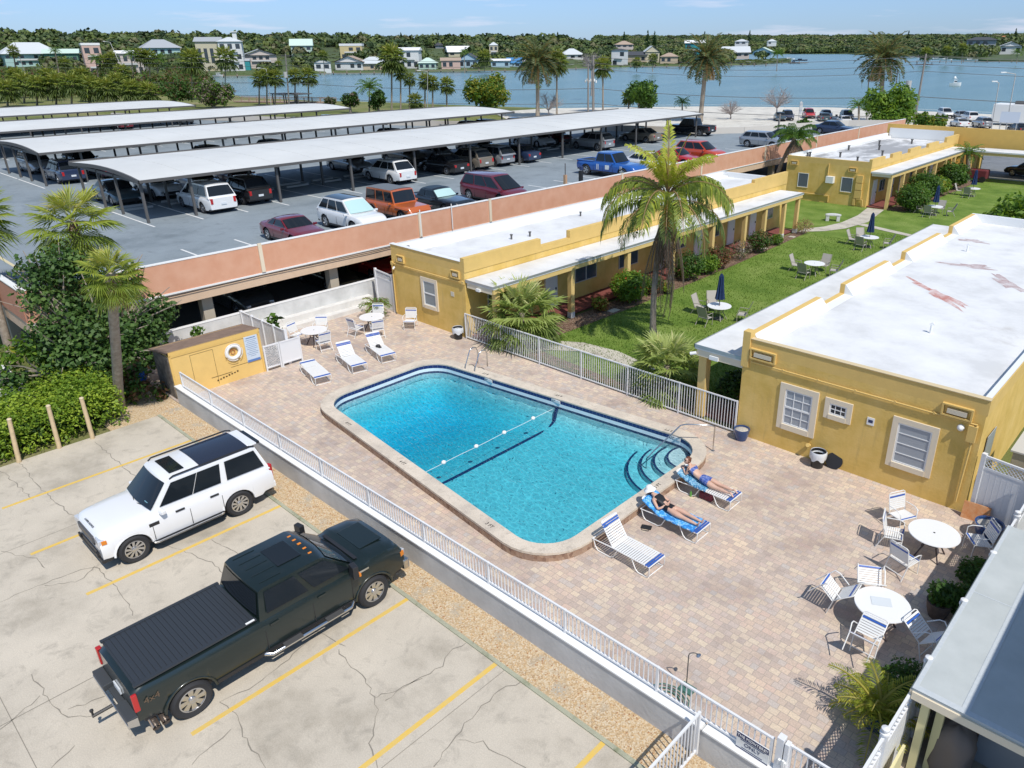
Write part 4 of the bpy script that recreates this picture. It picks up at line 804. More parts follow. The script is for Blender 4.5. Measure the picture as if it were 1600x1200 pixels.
# meter and bollard on the deck
pm = thing('parking_meter', 'dark pay station beside the peach parapet near the blue pickup', 'pay station', (-36.2, 41.9, ZD), world=True)
m = MB(); m.box(-36.35, 41.8, ZD, -36.1, 42.05, ZD+1.2); m.obj('cabinet', [M_BLK], pm, bevel=.03); m = MB(); m.tube([(-36.2, 41.95, ZD+1.25), (-36.2, 41.95, ZD+1.5)], .14, 8); m.obj('head', [NAVY], pm)
tp = thing('sign_post', 'thin post with a tan marker beside the dark pay station', 'post', (-36.2, 40.2, ZD), world=True)
m = MB(); m.tube([(-36.2, 40.2, ZD), (-36.2, 40.2, ZD+1.9)], .035, 6); m.obj('pole', [M_GREYMET], tp); m = MB(); m.box(-36.3, 40.1, ZD+.3, -36.1, 40.3, ZD+1.1); m.obj('sleeve', [mat('tan_sleeve', (.5, .3, .18), .7)], tp)
# ================================================================ NEIGHBOUR
nb = thing('neighbour_building', 'low building with grey felt porch roof and cream posts at the bottom right corner', 'building', (-1, 11, 0), world=True)
M_FELT = mat('grey_felt_roof', (.42, .45, .44), .85, col2=(.50, .53, .52), vs=1.2, bump=.2, bs=40); M_SEAM = mat('roof_seam_strip', (.54, .57, .58), .75, col2=(.46, .50, .52), vs=14)
m = MB(); m.box(-2.05, 11.45, 1.9, 1.2, 18.0, 2.0); m.obj('porch_roof', [M_FELT], nb)
m = MB(); m.box(-2.06, 11.44, 2.001, 1.2, 11.57, 2.006); m.box(-2.06, 11.57, 2.001, -1.98, 18.0, 2.006); m.box(-1.27, 11.57, 2.001, -1.14, 18.0, 2.007); m.box(-.3, 11.57, 2.001, -.17, 18, 2.006); m.box(-1.98, 14.9, 2.001, -1.27, 14.93, 2.005); m.obj('seam_strips', [M_SEAM], nb)
m = MB(); m.box(-2.04, 11.41, 1.78, 1.2, 11.448, 1.94); m.box(-2.09, 11.45, 1.8, -2.052, 18.0, 1.94); m.obj('fascia', [M_TRIM], nb)
m = MB(); m.box(1.2, 10.6, 0, 9, 19, 5.3)
for k in range(24): m.box(1.185, 10.59, 2.2+k*.13, 9.0, 19.0, 2.21+k*.13)
m.obj('walls', [mat('cream_siding', (.6, .55, .45), .8)], nb)
m = MB(); m.box(1.1, 10.5, 5.3, 9.1, 19.1, 5.38); m.box(1.1, 10.5, 5.38, 9.1, 10.62, 5.46, 1); m.box(1.1, 10.62, 5.38, 1.22, 19.1, 5.46, 1); m.obj('roof', [M_FELT, M_TRIM], nb)
for y in (12.5, 15.8): window_x(nb, y, y+1.1, 3.2, 4.5, 1.13)
m = MB(); m.box(-1.0, 12.6, 0, 1.2, 17.9, 1.89); m.obj('porch_room', [mat('grey_wall', (.30, .32, .34), .9)], nb)
for x, y in ((-1.8, 11.6), (-1.58, 11.85)): m = MB(); m.box(x-.07, y-.07, 0, x+.07, y+.07, 1.89); m.tube([(x, y, 1.5), (x+.4, y, 2.4)], .04, 4) if 0 else None; m.obj('post', [mat('cream_post', (.66, .60, .33), .7)], nb)
m = MB(); m.box(-1.95, 9.3, .0, -1.9, 11.2, .9); m.obj('low_panel', [MC['cream_post']], nb)
m = MB(); m.sheet([(-1.9, 2), (10, 2), (10, 21), (-1.9, 21)], .003); struct(m, 'side_yard', [mat('yard_slab', (.30, .27, .23), .9, var=.15)])
m = MB(); m.box(-.55, 8.0, 0, 1.2, 10.8, .42); m.obj('slab_step', [mat('grey_slab', (.28, .31, .33), .9)], nb)
gr = thing('covered_grill', 'barbecue under a baggy grey brown cover beneath the grey roof', 'grill', (-1.28, 12.02, 0))
m = MB(); prof = [(.36, 0, .30), (.40, .25, .33), (.38, .6, .31), (.40, .85, .33), (.34, 1.02, .28), (.22, 1.14, .2), (.1, 1.19, .1), (0, 1.2, 0)]; N = 28; vs = []; fs = []
for i, (rx, z, ry) in enumerate(prof):
    for k in range(N):
        a = 2*pi*k/N; w = 1+.07*sin(5*a+z*3)+.04*sin(9*a-z*6)*(1 if z < 1 else .3); e = (abs(cos(a))**4+abs(sin(a))**4)**-.25; vs.append((rx*cos(a)*w*e*.86, ry*sin(a)*w*e*.86, z+.02*sin(3*a)))
for i in range(len(prof)-1):
    for k in range(N): fs.append((i*N+k, i*N+(k+1) % N, (i+1)*N+(k+1) % N, (i+1)*N+k))
m.add(vs, fs); m.obj('cover', [mat('grill_cover', (.17, .145, .13), .85)], gr, smooth=70)
for x in (-.25, .25): m = MB(); m.cyl((x, -.25, 0), .05, .04, 10, axis='X'); m.obj('wheel', [M_BLK], gr)
# ================================================================ VEHICLES
M_TYRE = mat('tyre_rubber', (.025, .025, .027), .8); M_RIM = mat('alloy_rim', (.55, .55, .56), .25, .9); M_RIMD = mat('rim_dark', (.05, .05, .05), .5)
M_CGLASS = mat('car_glass', (.012, .016, .02), .05, spec=.45); M_TAIL = mat('tail_lamp_red', (.45, .015, .015), .2, coat=.5); M_HEAD = mat('head_lamp', (.65, .67, .7), .12, .3, coat=.6)
M_SHADE = mat('windshield_sunshade', (.42, .60, .58), .35); M_AMBER = mat('amber_lamp', (.7, .22, .02), .3); M_PLATE = mat('licence_plate', (.65, .68, .7), .4)
def paint(name, c, metal=0): return mat('car_paint_'+name, c, .3, metal, coat=1.0)
def interp(T, x):
    if x <= T[0][0]: return T[0][1]
    for (a, za), (b, zb) in zip(T[:-1], T[1:]):
        if x <= b:
            u = (x-a)/(b-a); return za+(zb-za)*u
    return T[-1][1]
def vehicle(name, label, sp, group=None, cat='car'):
    """sp: L,W,top profile T[(x,z)], cab=(xa,xb,xc,xd,zroof), wb=(xr,xf), wr, sill; x forward"""
    Lh = sp['L']/2; Wd = sp['W']/2; T = sp['T']; R = sp.get('wr', .34); wx = sp['wb']; sill = sp.get('sill', .24); P = sp['paint']
    root = thing(name, label, cat, (0, 0, 0), group=group)
    def hw(x): # plan width
        u = abs(x)/Lh; return Wd*(1-sp.get('tap', .16)*max(0, (u-.62)/.38)**2.2)
    def zlow(x):
        z = sill+(.07 if abs(x) > Lh-.35 else 0)
        for w in wx:
            d = abs(x-w); Ra = R+.075
            if d < Ra: z = max(z, R-.02+math.sqrt(Ra*Ra-d*d))
        return z
    xs = sorted(set([round(-Lh+.02+(2*Lh-.04)*i/46, 3) for i in range(47)]+[round(w+s*(R+.0751), 4) for w in wx for s in (-1, 1)]+[round(w+s*(R+.0749), 4) for w in wx for s in (-1, 1)]+[round(w+(R+.075)*cos(a*pi/10), 4) for w in wx for a in range(1, 10)]))
    m = MB(); vs = []; K = 9
    for x in xs:
        zt = interp(T, x); zl = min(zlow(x), zt-.12); w = hw(x); e = max(0, (abs(x)-(Lh-.22))/.22)
        zt -= .06*e*e; hs = zt-zl
        zmid = max(zl+.01, sill+.3*(zt-sill)) if zl < sill+.3*(zt-sill) else zl+.01
        half = [(w-.035, zl), (w-.004, zmid), (w, max(zmid+.005, zt-.26)), (w-.025, zt-.12), (w-.07, zt-.035), (w-.16, zt), (w*.62, zt+.018), (w*.3, zt+.028), (0, zt+.03)]
        vs += [(x, -y, z) for y, z in half]+[(x, y, z) for y, z in half[-2::-1]]
    q = 2*K-1; fs = []
    for i in range(len(xs)-1):
        for k in range(q-1): fs.append((i*q+k, (i+1)*q+k, (i+1)*q+k+1, i*q+k+1))
    fs.append(tuple(range(q-1, -1, -1))); fs.append(tuple((len(xs)-1)*q+k for k in range(q)))
    m.add(vs, fs)
    body = m.obj('body', [P], root, smooth=38)
    m = MB(); m.box(-Lh+.12, -Wd+.12, sill-.02, Lh-.12, Wd-.12, sill+.08)
    for w in wx: m.box(w-R-.09, -Wd+.13, sill, w+R+.09, Wd-.13, R*2+.06)
    lo = sp.get('lower', M_BLK)
    for s in (-1, 1):
        y0, y1 = sorted((s*(Wd-.10), s*(Wd-.008))); m.box(wx[0]+R+.09, y0, sill-.05, wx[1]-R-.09, y1, sill+.035)
    m.obj('underbody', [lo], root)
    # cabin
    if 'cab' in sp:
        xa, xb, xc, xd, zr = sp['cab']; za, zd = interp(T, xa)+.01, interp(T, xd)+.01; tb, trf = sp.get('tb', .07), sp.get('tr', .22)
        zbl = sp.get('belt', (za+zd)/2)
        wb_, wr_ = Wd-tb, Wd-trf
        m = MB(); N = 6
        # roof with crown
        cv = []
        rows = [(xa, wb_-.02, za-.06), (xb, wr_, zr-.035), (xb-.12, wr_, zr), (xc+.12, wr_, zr), (xc, wr_-.01, zr-.045), (xd, wb_-.03, zd-.06)]
        for j, (x, w, z) in enumerate(rows):
            for k in range(N+1):
                t = -1+2*k/N; cv.append((x+(.07*(1-t*t) if j <= 1 else (-.05*(1-t*t) if j >= 4 else 0)), w*t, z+(.045 if 0 < j < 5 else 0)*(1-t*t)))
        for j in range(5):
            for k in range(N): m.f.append((j*(N+1)+k, j*(N+1)+k+1, (j+1)*(N+1)+k+1, (j+1)*(N+1)+k)); m.m.append(0)
        m.v = [tuple(p) for p in cv]
        for s, k in ((-1, 0), (1, N)): m.f.append(tuple(j*(N+1)+k for j in (range(6) if s < 0 else range(5, -1, -1)))); m.m.append(0)
        cb = m.obj('cabin', [sp.get('cabpaint', P)], body, smooth=35)
        if sp.get('roofpaint'):
            m = MB(); w = wr_-.03; m.add([(x, w*t, zr+.012+.048*(1-t*t)) for x in (xb-.1, xc+.1) for t in np.linspace(-1, 1, 13)], [(k, k+1, 14+k, 13+k) for k in range(12)]); m.obj('roof_panel', [sp['roofpaint']], body)
        def strip(x0, z0, w0, x1, z1, w1, b0, b1, bow):
            mm = MB(); vv = []; Nn = 6; A_ = V((x0, 0, z0)); B_ = V((x1, 0, z1)); nrm = V((z1-z0, 0, -(x1-x0))).normalized()
            if nrm.x*(1 if bow > 0 else -1) < 0: nrm = -nrm
            for u in (b0, b1):
                for k in range(Nn+1):
                    t = (-1+2*k/Nn)*.93; w = w0+(w1-w0)*u; p = A_.lerp(B_, u); vv.append((p.x+bow*(1-t*t)+nrm.x*.014, w*t, p.z+nrm.z*.014+.045*u*(1-t*t)))
            mm.add(vv, [(k, k+1, Nn+2+k, Nn+1+k) for k in range(Nn)]); return mm
        strip(xa, za-.02, wb_-.03, xb, zr-.03, wr_, .1, .93, .07).obj('windshield', [M_SHADE if sp.get('shade') else M_CGLASS], body, smooth=60)
        strip(xd, zd-.02, wb_-.04, xc, zr-.045, wr_-.01, .16, .92, -.05).obj('rear_window', [M_CGLASS], body, smooth=60)
        ps = sp.get('pillars', (0.04, .46, .5, .93))
        for a, b in zip(ps[::2], ps[1::2]):
            for s in (-1, 1):
                m = MB(); vv = []
                for u, ww in ((a, 0), (b, 0)):
                    for h in (.14, .9):
                        xb0 = xa+(xd-xa)*u; xt0 = xb+(xc-xb)*u; zb0 = za+(zd-za)*u; x = xb0+(xt0-xb0)*h; z = zb0+(zr-.02-zb0)*h; w = wb_-.02+(wr_-wb_+.02)*h+.016; vv.append((x, s*w, z))
                m.add(vv, [(0, 2, 3, 1) if s < 0 else (1, 3, 2, 0)]); m.obj('side_window', [M_CGLASS], body)
    # lamps
    zt0 = interp(T, -Lh+.1); ztf = interp(T, Lh-.1); hl = sp.get('hz', ztf-.22); tl = sp.get('tz', zt0-.22)
    for s in (-1, 1):
        if not sp.get('nolamp'): m = MB(); y = s*(hw(Lh)-.2); m.obox((Lh-.06, y, hl), .13, .32, .14, -s*.28); m.obj('headlight', [M_HEAD], root, bevel=.02)
        m = MB(); y = s*(hw(Lh)-.11); tw, th = sp.get('tail', (.2, .2)); m.obox((-Lh+.055, y, tl), .13, tw, th, s*.25); m.obj('taillight', [M_TAIL], root, bevel=.02) if not sp.get('notail') else None
        if 'cab' in sp:
            m = MB(); m.obox((sp['cab'][0]-.25, s*(Wd+.06), interp(T, sp['cab'][0])+.02), .13, .2, .13, s*.2); m.obj('mirror', [sp.get('mirror', P)], root, bevel=.03)
    m = MB(); m.obox((Lh-.02, 0, hl-.06), .05, Wd*1.0, .17); m.obox((Lh-.015, 0, sill+.16), .05, Wd*1.2, .14); m.obj('grille', [M_BLK], root, bevel=.01)
    m = MB(); m.obox((-Lh+.0, 0, max(.5, tl-.18)), .03, .34, .13); m.obj('licence_plate', [M_PLATE], root)
    if sp.get('bumper'): 
        m = MB(); m.obox((-Lh+.02, 0, sill+.2), .16, Wd*1.7, .16); m.obj('rear_bumper', [sp['bumper']], root, bevel=.03)
    if 'doors' in sp:
        m = MB()
        for x in sp['doors']:
            for s in (-1, 1):
                zt = interp(T, x); w = hw(x); y0, y1 = sorted((s*(w-.03), s*(w+.0035))); m.box(x-.007, y0, sill+.08, x+.007, y1, zt-.25)
        m.obj('door_gap', [M_BLK], body)
    # wheels
    for w in wx:
        for s in (-1, 1):
            whl = wheel(R, s, sp.get('rim', 'plain'), sp.get('tw', .22)); whl.parent = root; whl.location = (w, s*(Wd-.125), R)
    return root
WM = {}
def wheel(R, s, kind, tw):
    key = (R, s, kind, tw)
    if key not in WM:
        h = tw/2; m = MB(); o = s; ri = R*.64
        prof = [(ri, -h*.8), (R*.86, -h), (R*.97, -h*.72), (R, -h*.4), (R, h*.4), (R*.97, h*.72), (R*.86, h), (ri, h*.8), (ri-.01, h*.3), (ri-.01, -h*.8)]
        m.lathe([(r, z*o) for r, z in prof], n=30, axis='Y'); me1 = m.obj('tyre', [M_TYRE], smooth=40)
        m = MB(); m.lathe([(ri, -h*.5*o), (0, -h*.5*o)], n=24, axis='Y', mi=1); m.lathe([(ri+.005, h*.78*o), (ri-.025, h*.82*o), (ri-.03, h*.2*o), (ri-.03, -h*.5*o)], n=30, axis='Y')
        ns = {'plain': 5, 'ten': 10, 'eight': 8, 'steel': 14}[kind]
        for k in range(ns):
            a = 2*pi*k/ns; tw_ = .35 if kind == 'ten' else 0; r1 = ri-.02; w0 = {'plain': .045, 'ten': .018, 'eight': .03, 'steel': .02}[kind]*R/.36; w1 = {'plain': .06, 'ten': .032, 'eight': .052, 'steel': .03}[kind]*R/.36
            c0, c1 = a-tw_*.0, a+tw_; p0 = V((cos(a)*.05, 0, sin(a)*.05)); p1 = V((cos(c1)*r1, 0, sin(c1)*r1)); d = (p1-p0).normalized(); nn = V((-d.z, 0, d.x)); ya = h*.62*o; yb = h*.74*o
            m.add([p0+nn*w0+V((0, ya, 0)), p0-nn*w0+V((0, ya, 0)), p1-nn*w1+V((0, yb, 0)), p1+nn*w1+V((0, yb, 0)), p0+nn*w0+V((0, ya-.03*o, 0)), p0-nn*w0+V((0, ya-.03*o, 0)), p1-nn*w1+V((0, yb-.04*o, 0)), p1+nn*w1+V((0, yb-.04*o, 0))], [(0, 1, 2, 3), (1, 5, 6, 2), (0, 3, 7, 4)])
        m.lathe([(.075, h*.55*o), (.07, h*.8*o), (.03, h*.88*o), (0, h*.88*o)], n=14, axis='Y')
        me2 = m.obj('rim', [M_RIM, M_RIMD], smooth=40); WM[key] = (me1.data, me2.data); bpy.data.objects.remove(me1); bpy.data.objects.remove(me2)
    w = bpy.data.objects.new('wheel', None); COL.objects.link(w); w.empty_display_size = .1
    for nm, d in zip(('tyre', 'rim'), WM[key]): o = bpy.data.objects.new(nm, d); COL.objects.link(o); o.parent = w
    return w
SEDAN = dict(L=4.75, W=1.84, T=[(-2.4, .92), (-2.2, .97), (-1.55, 1.0), (-.3, .96), (.95, .92), (1.7, .83), (2.15, .72), (2.4, .58)], cab=(1.0, .25, -.95, -1.75, 1.44), wb=(-1.4, 1.4), wr=.33, pillars=(.05, .45, .48, .86), doors=(-.95, .02, .95))
SUV = dict(L=4.75, W=1.9, T=[(-2.4, 1.0), (-2.2, 1.05), (-.3, 1.05), (1.05, 1.02), (1.8, .96), (2.2, .85), (2.4, .66)], cab=(1.22, .32, -1.7, -2.27, 1.69), tr=.27, wb=(-1.38, 1.42), wr=.36, pillars=(.05, .34, .37, .66, .69, .94), sill=.3, tail=(.16, .3), doors=(-1.1, -.1, .85))
VAN = dict(L=5.15, W=2.0, T=[(-2.6, 1.0), (-2.4, 1.05), (.5, 1.02), (1.5, .95), (2.1, .84), (2.5, .66)], cab=(1.85, .6, -2.05, -2.5, 1.74), tr=.27, wb=(-1.55, 1.5), wr=.34, pillars=(.08, .34, .37, .64, .67, .95), tail=(.16, .34), doors=(-.9, .2, 1.1))
COUPE = dict(L=4.55, W=1.8, T=[(-2.28, .84), (-2.0, .9), (-1.2, .9), (.8, .86), (1.6, .76), (2.05, .66), (2.28, .5)], cab=(.85, .1, -.75, -1.6, 1.28), wb=(-1.3, 1.35), wr=.33, pillars=(.06, .55, .6, .85), doors=(-.55, .8))
MUSCLE = dict(L=5.1, W=1.83, T=[(-2.55, .86), (-1.3, .93), (1.0, .93), (2.4, .86), (2.55, .72)], cab=(.75, .2, -1.0, -1.35, 1.38), wb=(-1.45, 1.45), wr=.33, rim='steel', pillars=(.06, .52, .6, .9), doors=(-.5, .75), bumper=M_CHROME)
JEEP = dict(L=4.6, W=1.85, T=[(-2.2, 1.1), (.75, 1.1), (.9, 1.06), (2.1, 1.0), (2.25, .8)], cab=(.8, .55, -1.95, -2.1, 1.82), wb=(-1.4, 1.5), wr=.4, sill=.42, tb=.09, tr=.15, pillars=(.03, .3, .34, .6, .64, .97), doors=(-.85, -.05, .7))
PICK = dict(L=5.9, W=2.0, T=[(-2.95, 1.08), (-1.1, 1.08), (-1.0, 1.12), (1.2, 1.1), (2.3, 1.08), (2.75, .98), (2.95, .78)], cab=(1.15, .55, -.8, -1.05, 1.86), wb=(-1.85, 1.85), wr=.42, sill=.42, tail=(.14, .38), pillars=(.06, .46, .5, .93), doors=(-1.05, -.1, .9))
def V_(base, **k): d = dict(base); d.update(k); return d
def put(o, x, y, z, rz): o.location = (x, y, z); o.rotation_euler = (0, 0, rz); return o
def bed(o, sp, P, cargo=False):
    Lh, Wd = sp['L']/2, sp['W']/2; xr = sp['cab'][3]-.1
    m = MB(); m.box(-Lh+.12, -Wd+.2, 1.08+.032, xr, Wd-.2, 1.08+.036); m.obj('bed_floor', [M_BLK], o)
    m = MB(); m.box(-Lh+.1, -Wd+.08, 1.08, xr, -Wd+.2, 1.16); m.box(-Lh+.1, Wd-.2, 1.08, xr, Wd-.08, 1.16); m.box(-Lh+.05, -Wd+.1, 1.08, -Lh+.15, Wd-.1, 1.16); m.obj('bed_rail', [P], o, bevel=.02)
p_ = paint
wht, slv, blk, dgr, nav = p_('white', (.75, .75, .74)), p_('silver', (.40, .41, .42), .5), p_('black', (.012, .012, .014)), p_('charcoal', (.06, .065, .07), .3), p_('navy', (.02, .035, .08))
mar = p_('maroon', (.16, .012, .02)); tanp = p_('tan', (.28, .24, .19), .4); redp = p_('red', (.45, .02, .02)); grn = p_('bluegrey', (.06, .10, .12), .3)
XP = -37.1
def deckcar(nm, lb, sp, x, y, nose=1, grp=None):
    o = vehicle(nm, lb, sp, group=grp, cat='pickup' if nm == 'pickup_truck' else 'car'); put(o, x, y, ZD, 0 if nose > 0 else pi); return o
# perimeter row: noses towards the peach parapet (+X)
deckcar('parked_car', 'dark red coupe parked against the peach parapet, leftmost of its row', V_(COUPE, paint=mar), -37.1, 19.5)
deckcar('parked_car', 'white crossover with black roof and pale sunshade between the red coupe and orange car', V_(SUV, paint=wht, roofpaint=M_CGLASS, shade=1, L=4.75), -37.4, 23.3)
j = deckcar('parked_car', 'boxy orange off road car with grey hard top beside the white crossover', V_(JEEP, paint=p_('orange', (.48, .11, .02)), roofpaint=mat('hardtop_grey', (.14, .155, .165), .6)), -37.4, 26.5)
m = MB()
for s in (-1, 1):
    m.add([(1.0, s*.62, .98), (2.15, s*.62, .93), (2.15, s*.96, .9), (1.0, s*.96, .95), (.85, s*.96, .6), (.85, s*.62, .6)], [(0, 1, 2, 3)]); m.tube([(-2.1+.0, s*.9, .9), (-1.85, s*.94, .95), (-1.0, s*.94, .95), (-.8, s*.92, .7)], .05, 5)
m.obj('fender', [mat('orange_fender', (.40, .09, .02), .3)], j)
m = MB(); m.cyl((-2.35, 0, 1.0), .38, .2, 18, axis='X'); m.obj('spare_wheel', [M_TYRE], j)
deckcar('parked_car', 'old black two door saloon with vinyl roof and bright windshield shade', V_(MUSCLE, paint=p_('oldblack', (.012, .016, .022)), roofpaint=mat('vinyl_roof', (.02, .035, .05), .5), shade=1), -37.6, 29.9)
deckcar('parked_car', 'dark red minivan parked beyond the old black saloon', V_(VAN, paint=p_('wine', (.17, .02, .035), .2)), -37.4, 34.4)
P_ = p_('blue', (.015, .10, .38)); b = deckcar('pickup_truck', 'bright blue pickup truck with white door decals on the garage roof', V_(PICK, paint=P_, tw=.3), -37.9, 47.6); bed(b, PICK, P_)
m = MB()
for x in (-.72, -.58, 1.62, 1.76): m.box(x, -1.006, .55, x+.06, -1.0, .98)
m.box(.15, -1.012, .62, .55, -1.0, .95); m.obj('decal', [M_WHITE], b)
deckcar('parked_car', 'white saloon half hidden by the queen palm beyond the blue pickup', V_(SEDAN, paint=wht), -37.3, 51.6)
deckcar('parked_car', 'bright red car behind the palm crown on the garage roof', V_(SEDAN, paint=redp), -37.3, 55.8)
deckcar('parked_car', 'orange red car at the palm crown, next after the bright red one', V_(SUV, paint=p_('scarlet', (.5, .06, .02))), -37.3, 59.6)
deckcar('parked_car', 'silver wagon alone on open asphalt by the far peach parapet', V_(SUV, paint=slv, cab=(1.1, .45, -1.8, -2.25, 1.55)), -37.4, 71.7)
deckcar('parked_car', 'dark car just beyond the silver wagon', V_(SEDAN, paint=dgr), -37.4, 77)
deckcar('parked_car', 'dark blue saloon by the corner of the peach parapet below the leaning palm', V_(SEDAN, paint=nav), -37.3, 88.5)
# nearest carport, front row (tails towards us)
FR = [('white minivan reversed out under the near corner of the nearest carport', VAN, wht, 20.5, .35), ('black crossover with red tail lamps beside the white minivan', SUV, blk, 23.4, -.3),
      ('large white crossover with chrome trim standing alone under the nearest carport', V_(SUV, L=5.0), wht, 34.6, .6), ('black saloon between the large white crossover and a tan one', SEDAN, blk, 40.3, .3), ('tan crossover under the middle of the nearest carport', SUV, tanp, 43.2, 0.1),
      ('small silver crossover squeezed next to the tan one', V_(SUV, L=4.3, wb=(-1.25, 1.28)), slv, 45.9, .1), ('dark blue saloon at the end of the packed run under the nearest carport', SEDAN, nav, 49.0, .1), ('silver crossover with tall tail lamps under the nearest carport near its far part', V_(SUV, L=4.5), slv, 59.9, 0),
      ('grey saloon under the far part of the nearest carport', SEDAN, tanp, 68.3, -.2)]
for lb, sp, pt, y, dx in FR: deckcar('parked_car', lb, V_(sp, paint=pt), -50.2+dx, y, -1)
b = deckcar('pickup_truck', 'black pickup truck at the far end of the nearest carport', V_(PICK, paint=blk), -50.0, 77.6, -1); bed(b, PICK, blk)
BK = [('dark blue grey saloon at the near left corner of the nearest carport', SEDAN, grn, 17.6), ('white crossover facing out behind the near corner post', SUV, wht, 20.3), ('silver saloon facing out behind the white minivan', SEDAN, slv, 23.2), ('deep red saloon behind the black crossover', SEDAN, mar, 26.1),
      ('silver car behind the large white crossover', SEDAN, slv, 35.9), ('grey crossover hidden behind the black saloon', SUV, tanp, 41.6), ('silver minivan behind the tan crossover', VAN, slv, 44.6), ('charcoal crossover behind the dark blue saloon', SUV, dgr, 50.4), ('white van in shade under the nearest carport', VAN, wht, 58.2), ('dark red car in shade next to the white van', SUV, mar, 61.2)]
for lb, sp, pt, y in BK: deckcar('parked_car', lb, V_(sp, paint=pt), -57.0, y, 1)
C2 = [('dark crossover with a red tail strip under the near end of the second carport', SUV, nav, -70.0, 18.2, -1), ('silver pickup like car at the left end of the second carport', SUV, slv, -77.6, 18.3, 1), ('purple dark saloon beside the crossover with the red tail strip', SEDAN, p_('plum', (.05, .02, .06)), -70.3, 21.3, -1),
      ('grey crossover facing out at the second carport', SUV, dgr, -76.6, 21.5, 1), ('black crossover in the row of four under the second carport', SUV, blk, -70.6, 29.8, -1), ('charcoal saloon in the row of four under the second carport', SEDAN, dgr, -70.4, 32.7, -1), ('blue grey crossover in the row of four under the second carport', SUV, grn, -70.4, 35.7, -1), ('dark saloon ending the row of four under the second carport', SEDAN, nav, -70.6, 38.6, -1),
      ('silver saloon under the middle of the second carport', SEDAN, slv, -70.4, 46.2, -1), ('navy crossover under the middle of the second carport', SUV, nav, -70.4, 49.3, -1), ('green grey car under the middle of the second carport', SEDAN, grn, -70.4, 52.1, -1), ('black saloon toward the far end of the second carport', SEDAN, blk, -70.4, 57.6, -1), ('plum crossover toward the far end of the second carport', SUV, MC['car_paint_plum'], -70.4, 60.6, -1), ('charcoal crossover at the far end of the second carport', SUV, dgr, -70.4, 63.3, -1),
      ('dark saloon parked just beyond the end of the second carport', SEDAN, blk, -71.4, 69.5, -1),
      ('navy car in shade under the third carport, first from the left', SEDAN, nav, -92.0, 27.5, -1), ('grey car in shade under the third carport, left part', SUV, dgr, -92.0, 30.8, -1), ('black car in shade under the third carport, centre', SEDAN, blk, -92.0, 37, -1), ('silver car in shade under the third carport, centre', SUV, slv, -92.0, 42.3, -1), ('red brown car in shade under the third carport', SEDAN, mar, -92.0, 46.8, -1), ('dark crossover near the far end of the third carport', SUV, blk, -92.0, 51.0, -1), ('navy crossover at the far end of the third carport', SUV, nav, -92.2, 55.4, -1),
      ('maroon car under the farthest carport', SEDAN, mar, -115, 38.0, -1), ('dark car under the farthest carport near its end', SUV, dgr, -115, 46.0, -1)]
for lb, sp, pt, x, y, ns in C2: deckcar('parked_car', lb, V_(sp, paint=pt), x, y, ns)
# lower level of the garage
for lb, sp, pt, y in (('dark grey car in the shade of the lower garage level behind the first column', SUV, dgr, 16.6), ('dark saloon on the lower garage level behind the white wall', SEDAN, blk, 21.9), ('red car on the lower garage level beside the motel corner', SEDAN, redp, 24.9)):
    o = vehicle('parked_car', lb, V_(sp, paint=pt)); put(o, -38.6, y, -.03, 0)
# waterfront lot
LOTC = [('dark blue crossover parked by the water with a dinghy grey roof', nav, SUV, 1230, 187, 1), ('red crossover parked by the water', redp, SUV, 1263, 184, 1), ('grey saloon parked by the water beside the red crossover', slv, SEDAN, 1290, 184, 1), ('black crossover parked by the water', blk, SUV, 1322, 187, 1), ('white saloon behind the black crossover by the water', wht, SEDAN, 1318, 194, -1), ('green grey saloon nearer than the red crossover', grn, SEDAN, 1287, 189, -1),
        ('teal grey car beside the light mast by the water', grn, SEDAN, 1218, 188, 1), ('white crossover alone by the water right of the big green tree', wht, SUV, 1476, 183, 1), ('white saloon nearer the yellow block', wht, SEDAN, 1498, 198, -1), ('white pickup by the water near the street lamp', wht, SUV, 1513, 189, -1), ('silver grey saloon parked behind the white pickup', slv, SEDAN, 1502, 186, 1), ('grey crossover next to the white saloon behind the yellow block', slv, SUV, 1533, 199, -1), ('black saloon roof just above the yellow block', blk, SEDAN, 1590, 207, -1)]
for lb, pt, sp, px_, py_, ns in LOTC:
    o = vehicle('parked_car', lb, V_(sp, paint=pt)); g_ = G(px_, py_, 0); put(o, g_.x, g_.y, 0, radians(-55 if ns > 0 else 125))
o = vehicle('parked_car', 'black car at the right edge behind the yellow drive through', V_(SUV, paint=blk)); put(o, -16.7, 90.6, 0, 2.9)
# ---------------------------------------------------------------- white estate off-roader in front
LW = p_('brightwhite', (.80, .80, .80))
sp = dict(L=4.78, W=2.0, T=[(-2.39, 1.08), (-2.3, 1.16), (-.4, 1.16), (.98, 1.18), (1.4, 1.17), (2.0, 1.13), (2.3, 1.08), (2.39, .98)], cab=(1.06, .42, -2.08, -2.33, 1.87), wb=(-1.25, 1.64), wr=.395, tw=.27, rim='ten', sill=.36, tb=.05, tr=.25,
          nolamp=1, pillars=(.05, .318, .325, .565, .62, .96), tail=(.14, .42), tz=.98, hz=.86, tap=.06, paint=LW, doors=(-.8, .1, 1.1))
lr_ = vehicle('estate_car', 'white seven seat off road estate with black glass roof, parked by the gravel strip', sp); put(lr_, -20.38, 5.98, 0, -pi/2)
m = MB(); m.box(-.15, -.5, 1.905, .25, .5, 1.93); m.obj('sunroof', [M_CGLASS], lr_, bevel=.02)
m = MB(); m.add([(x, .72*t, 1.885+.042*(1-t*t)) for x in (-.5, -1.92) for t in np.linspace(-1, 1, 13)], [(k+1, k, 13+k, 14+k) for k in range(12)]); m.obj('glass_roof', [mat('tinted_roof_glass', (.02, .026, .045), .15)], lr_, smooth=60)
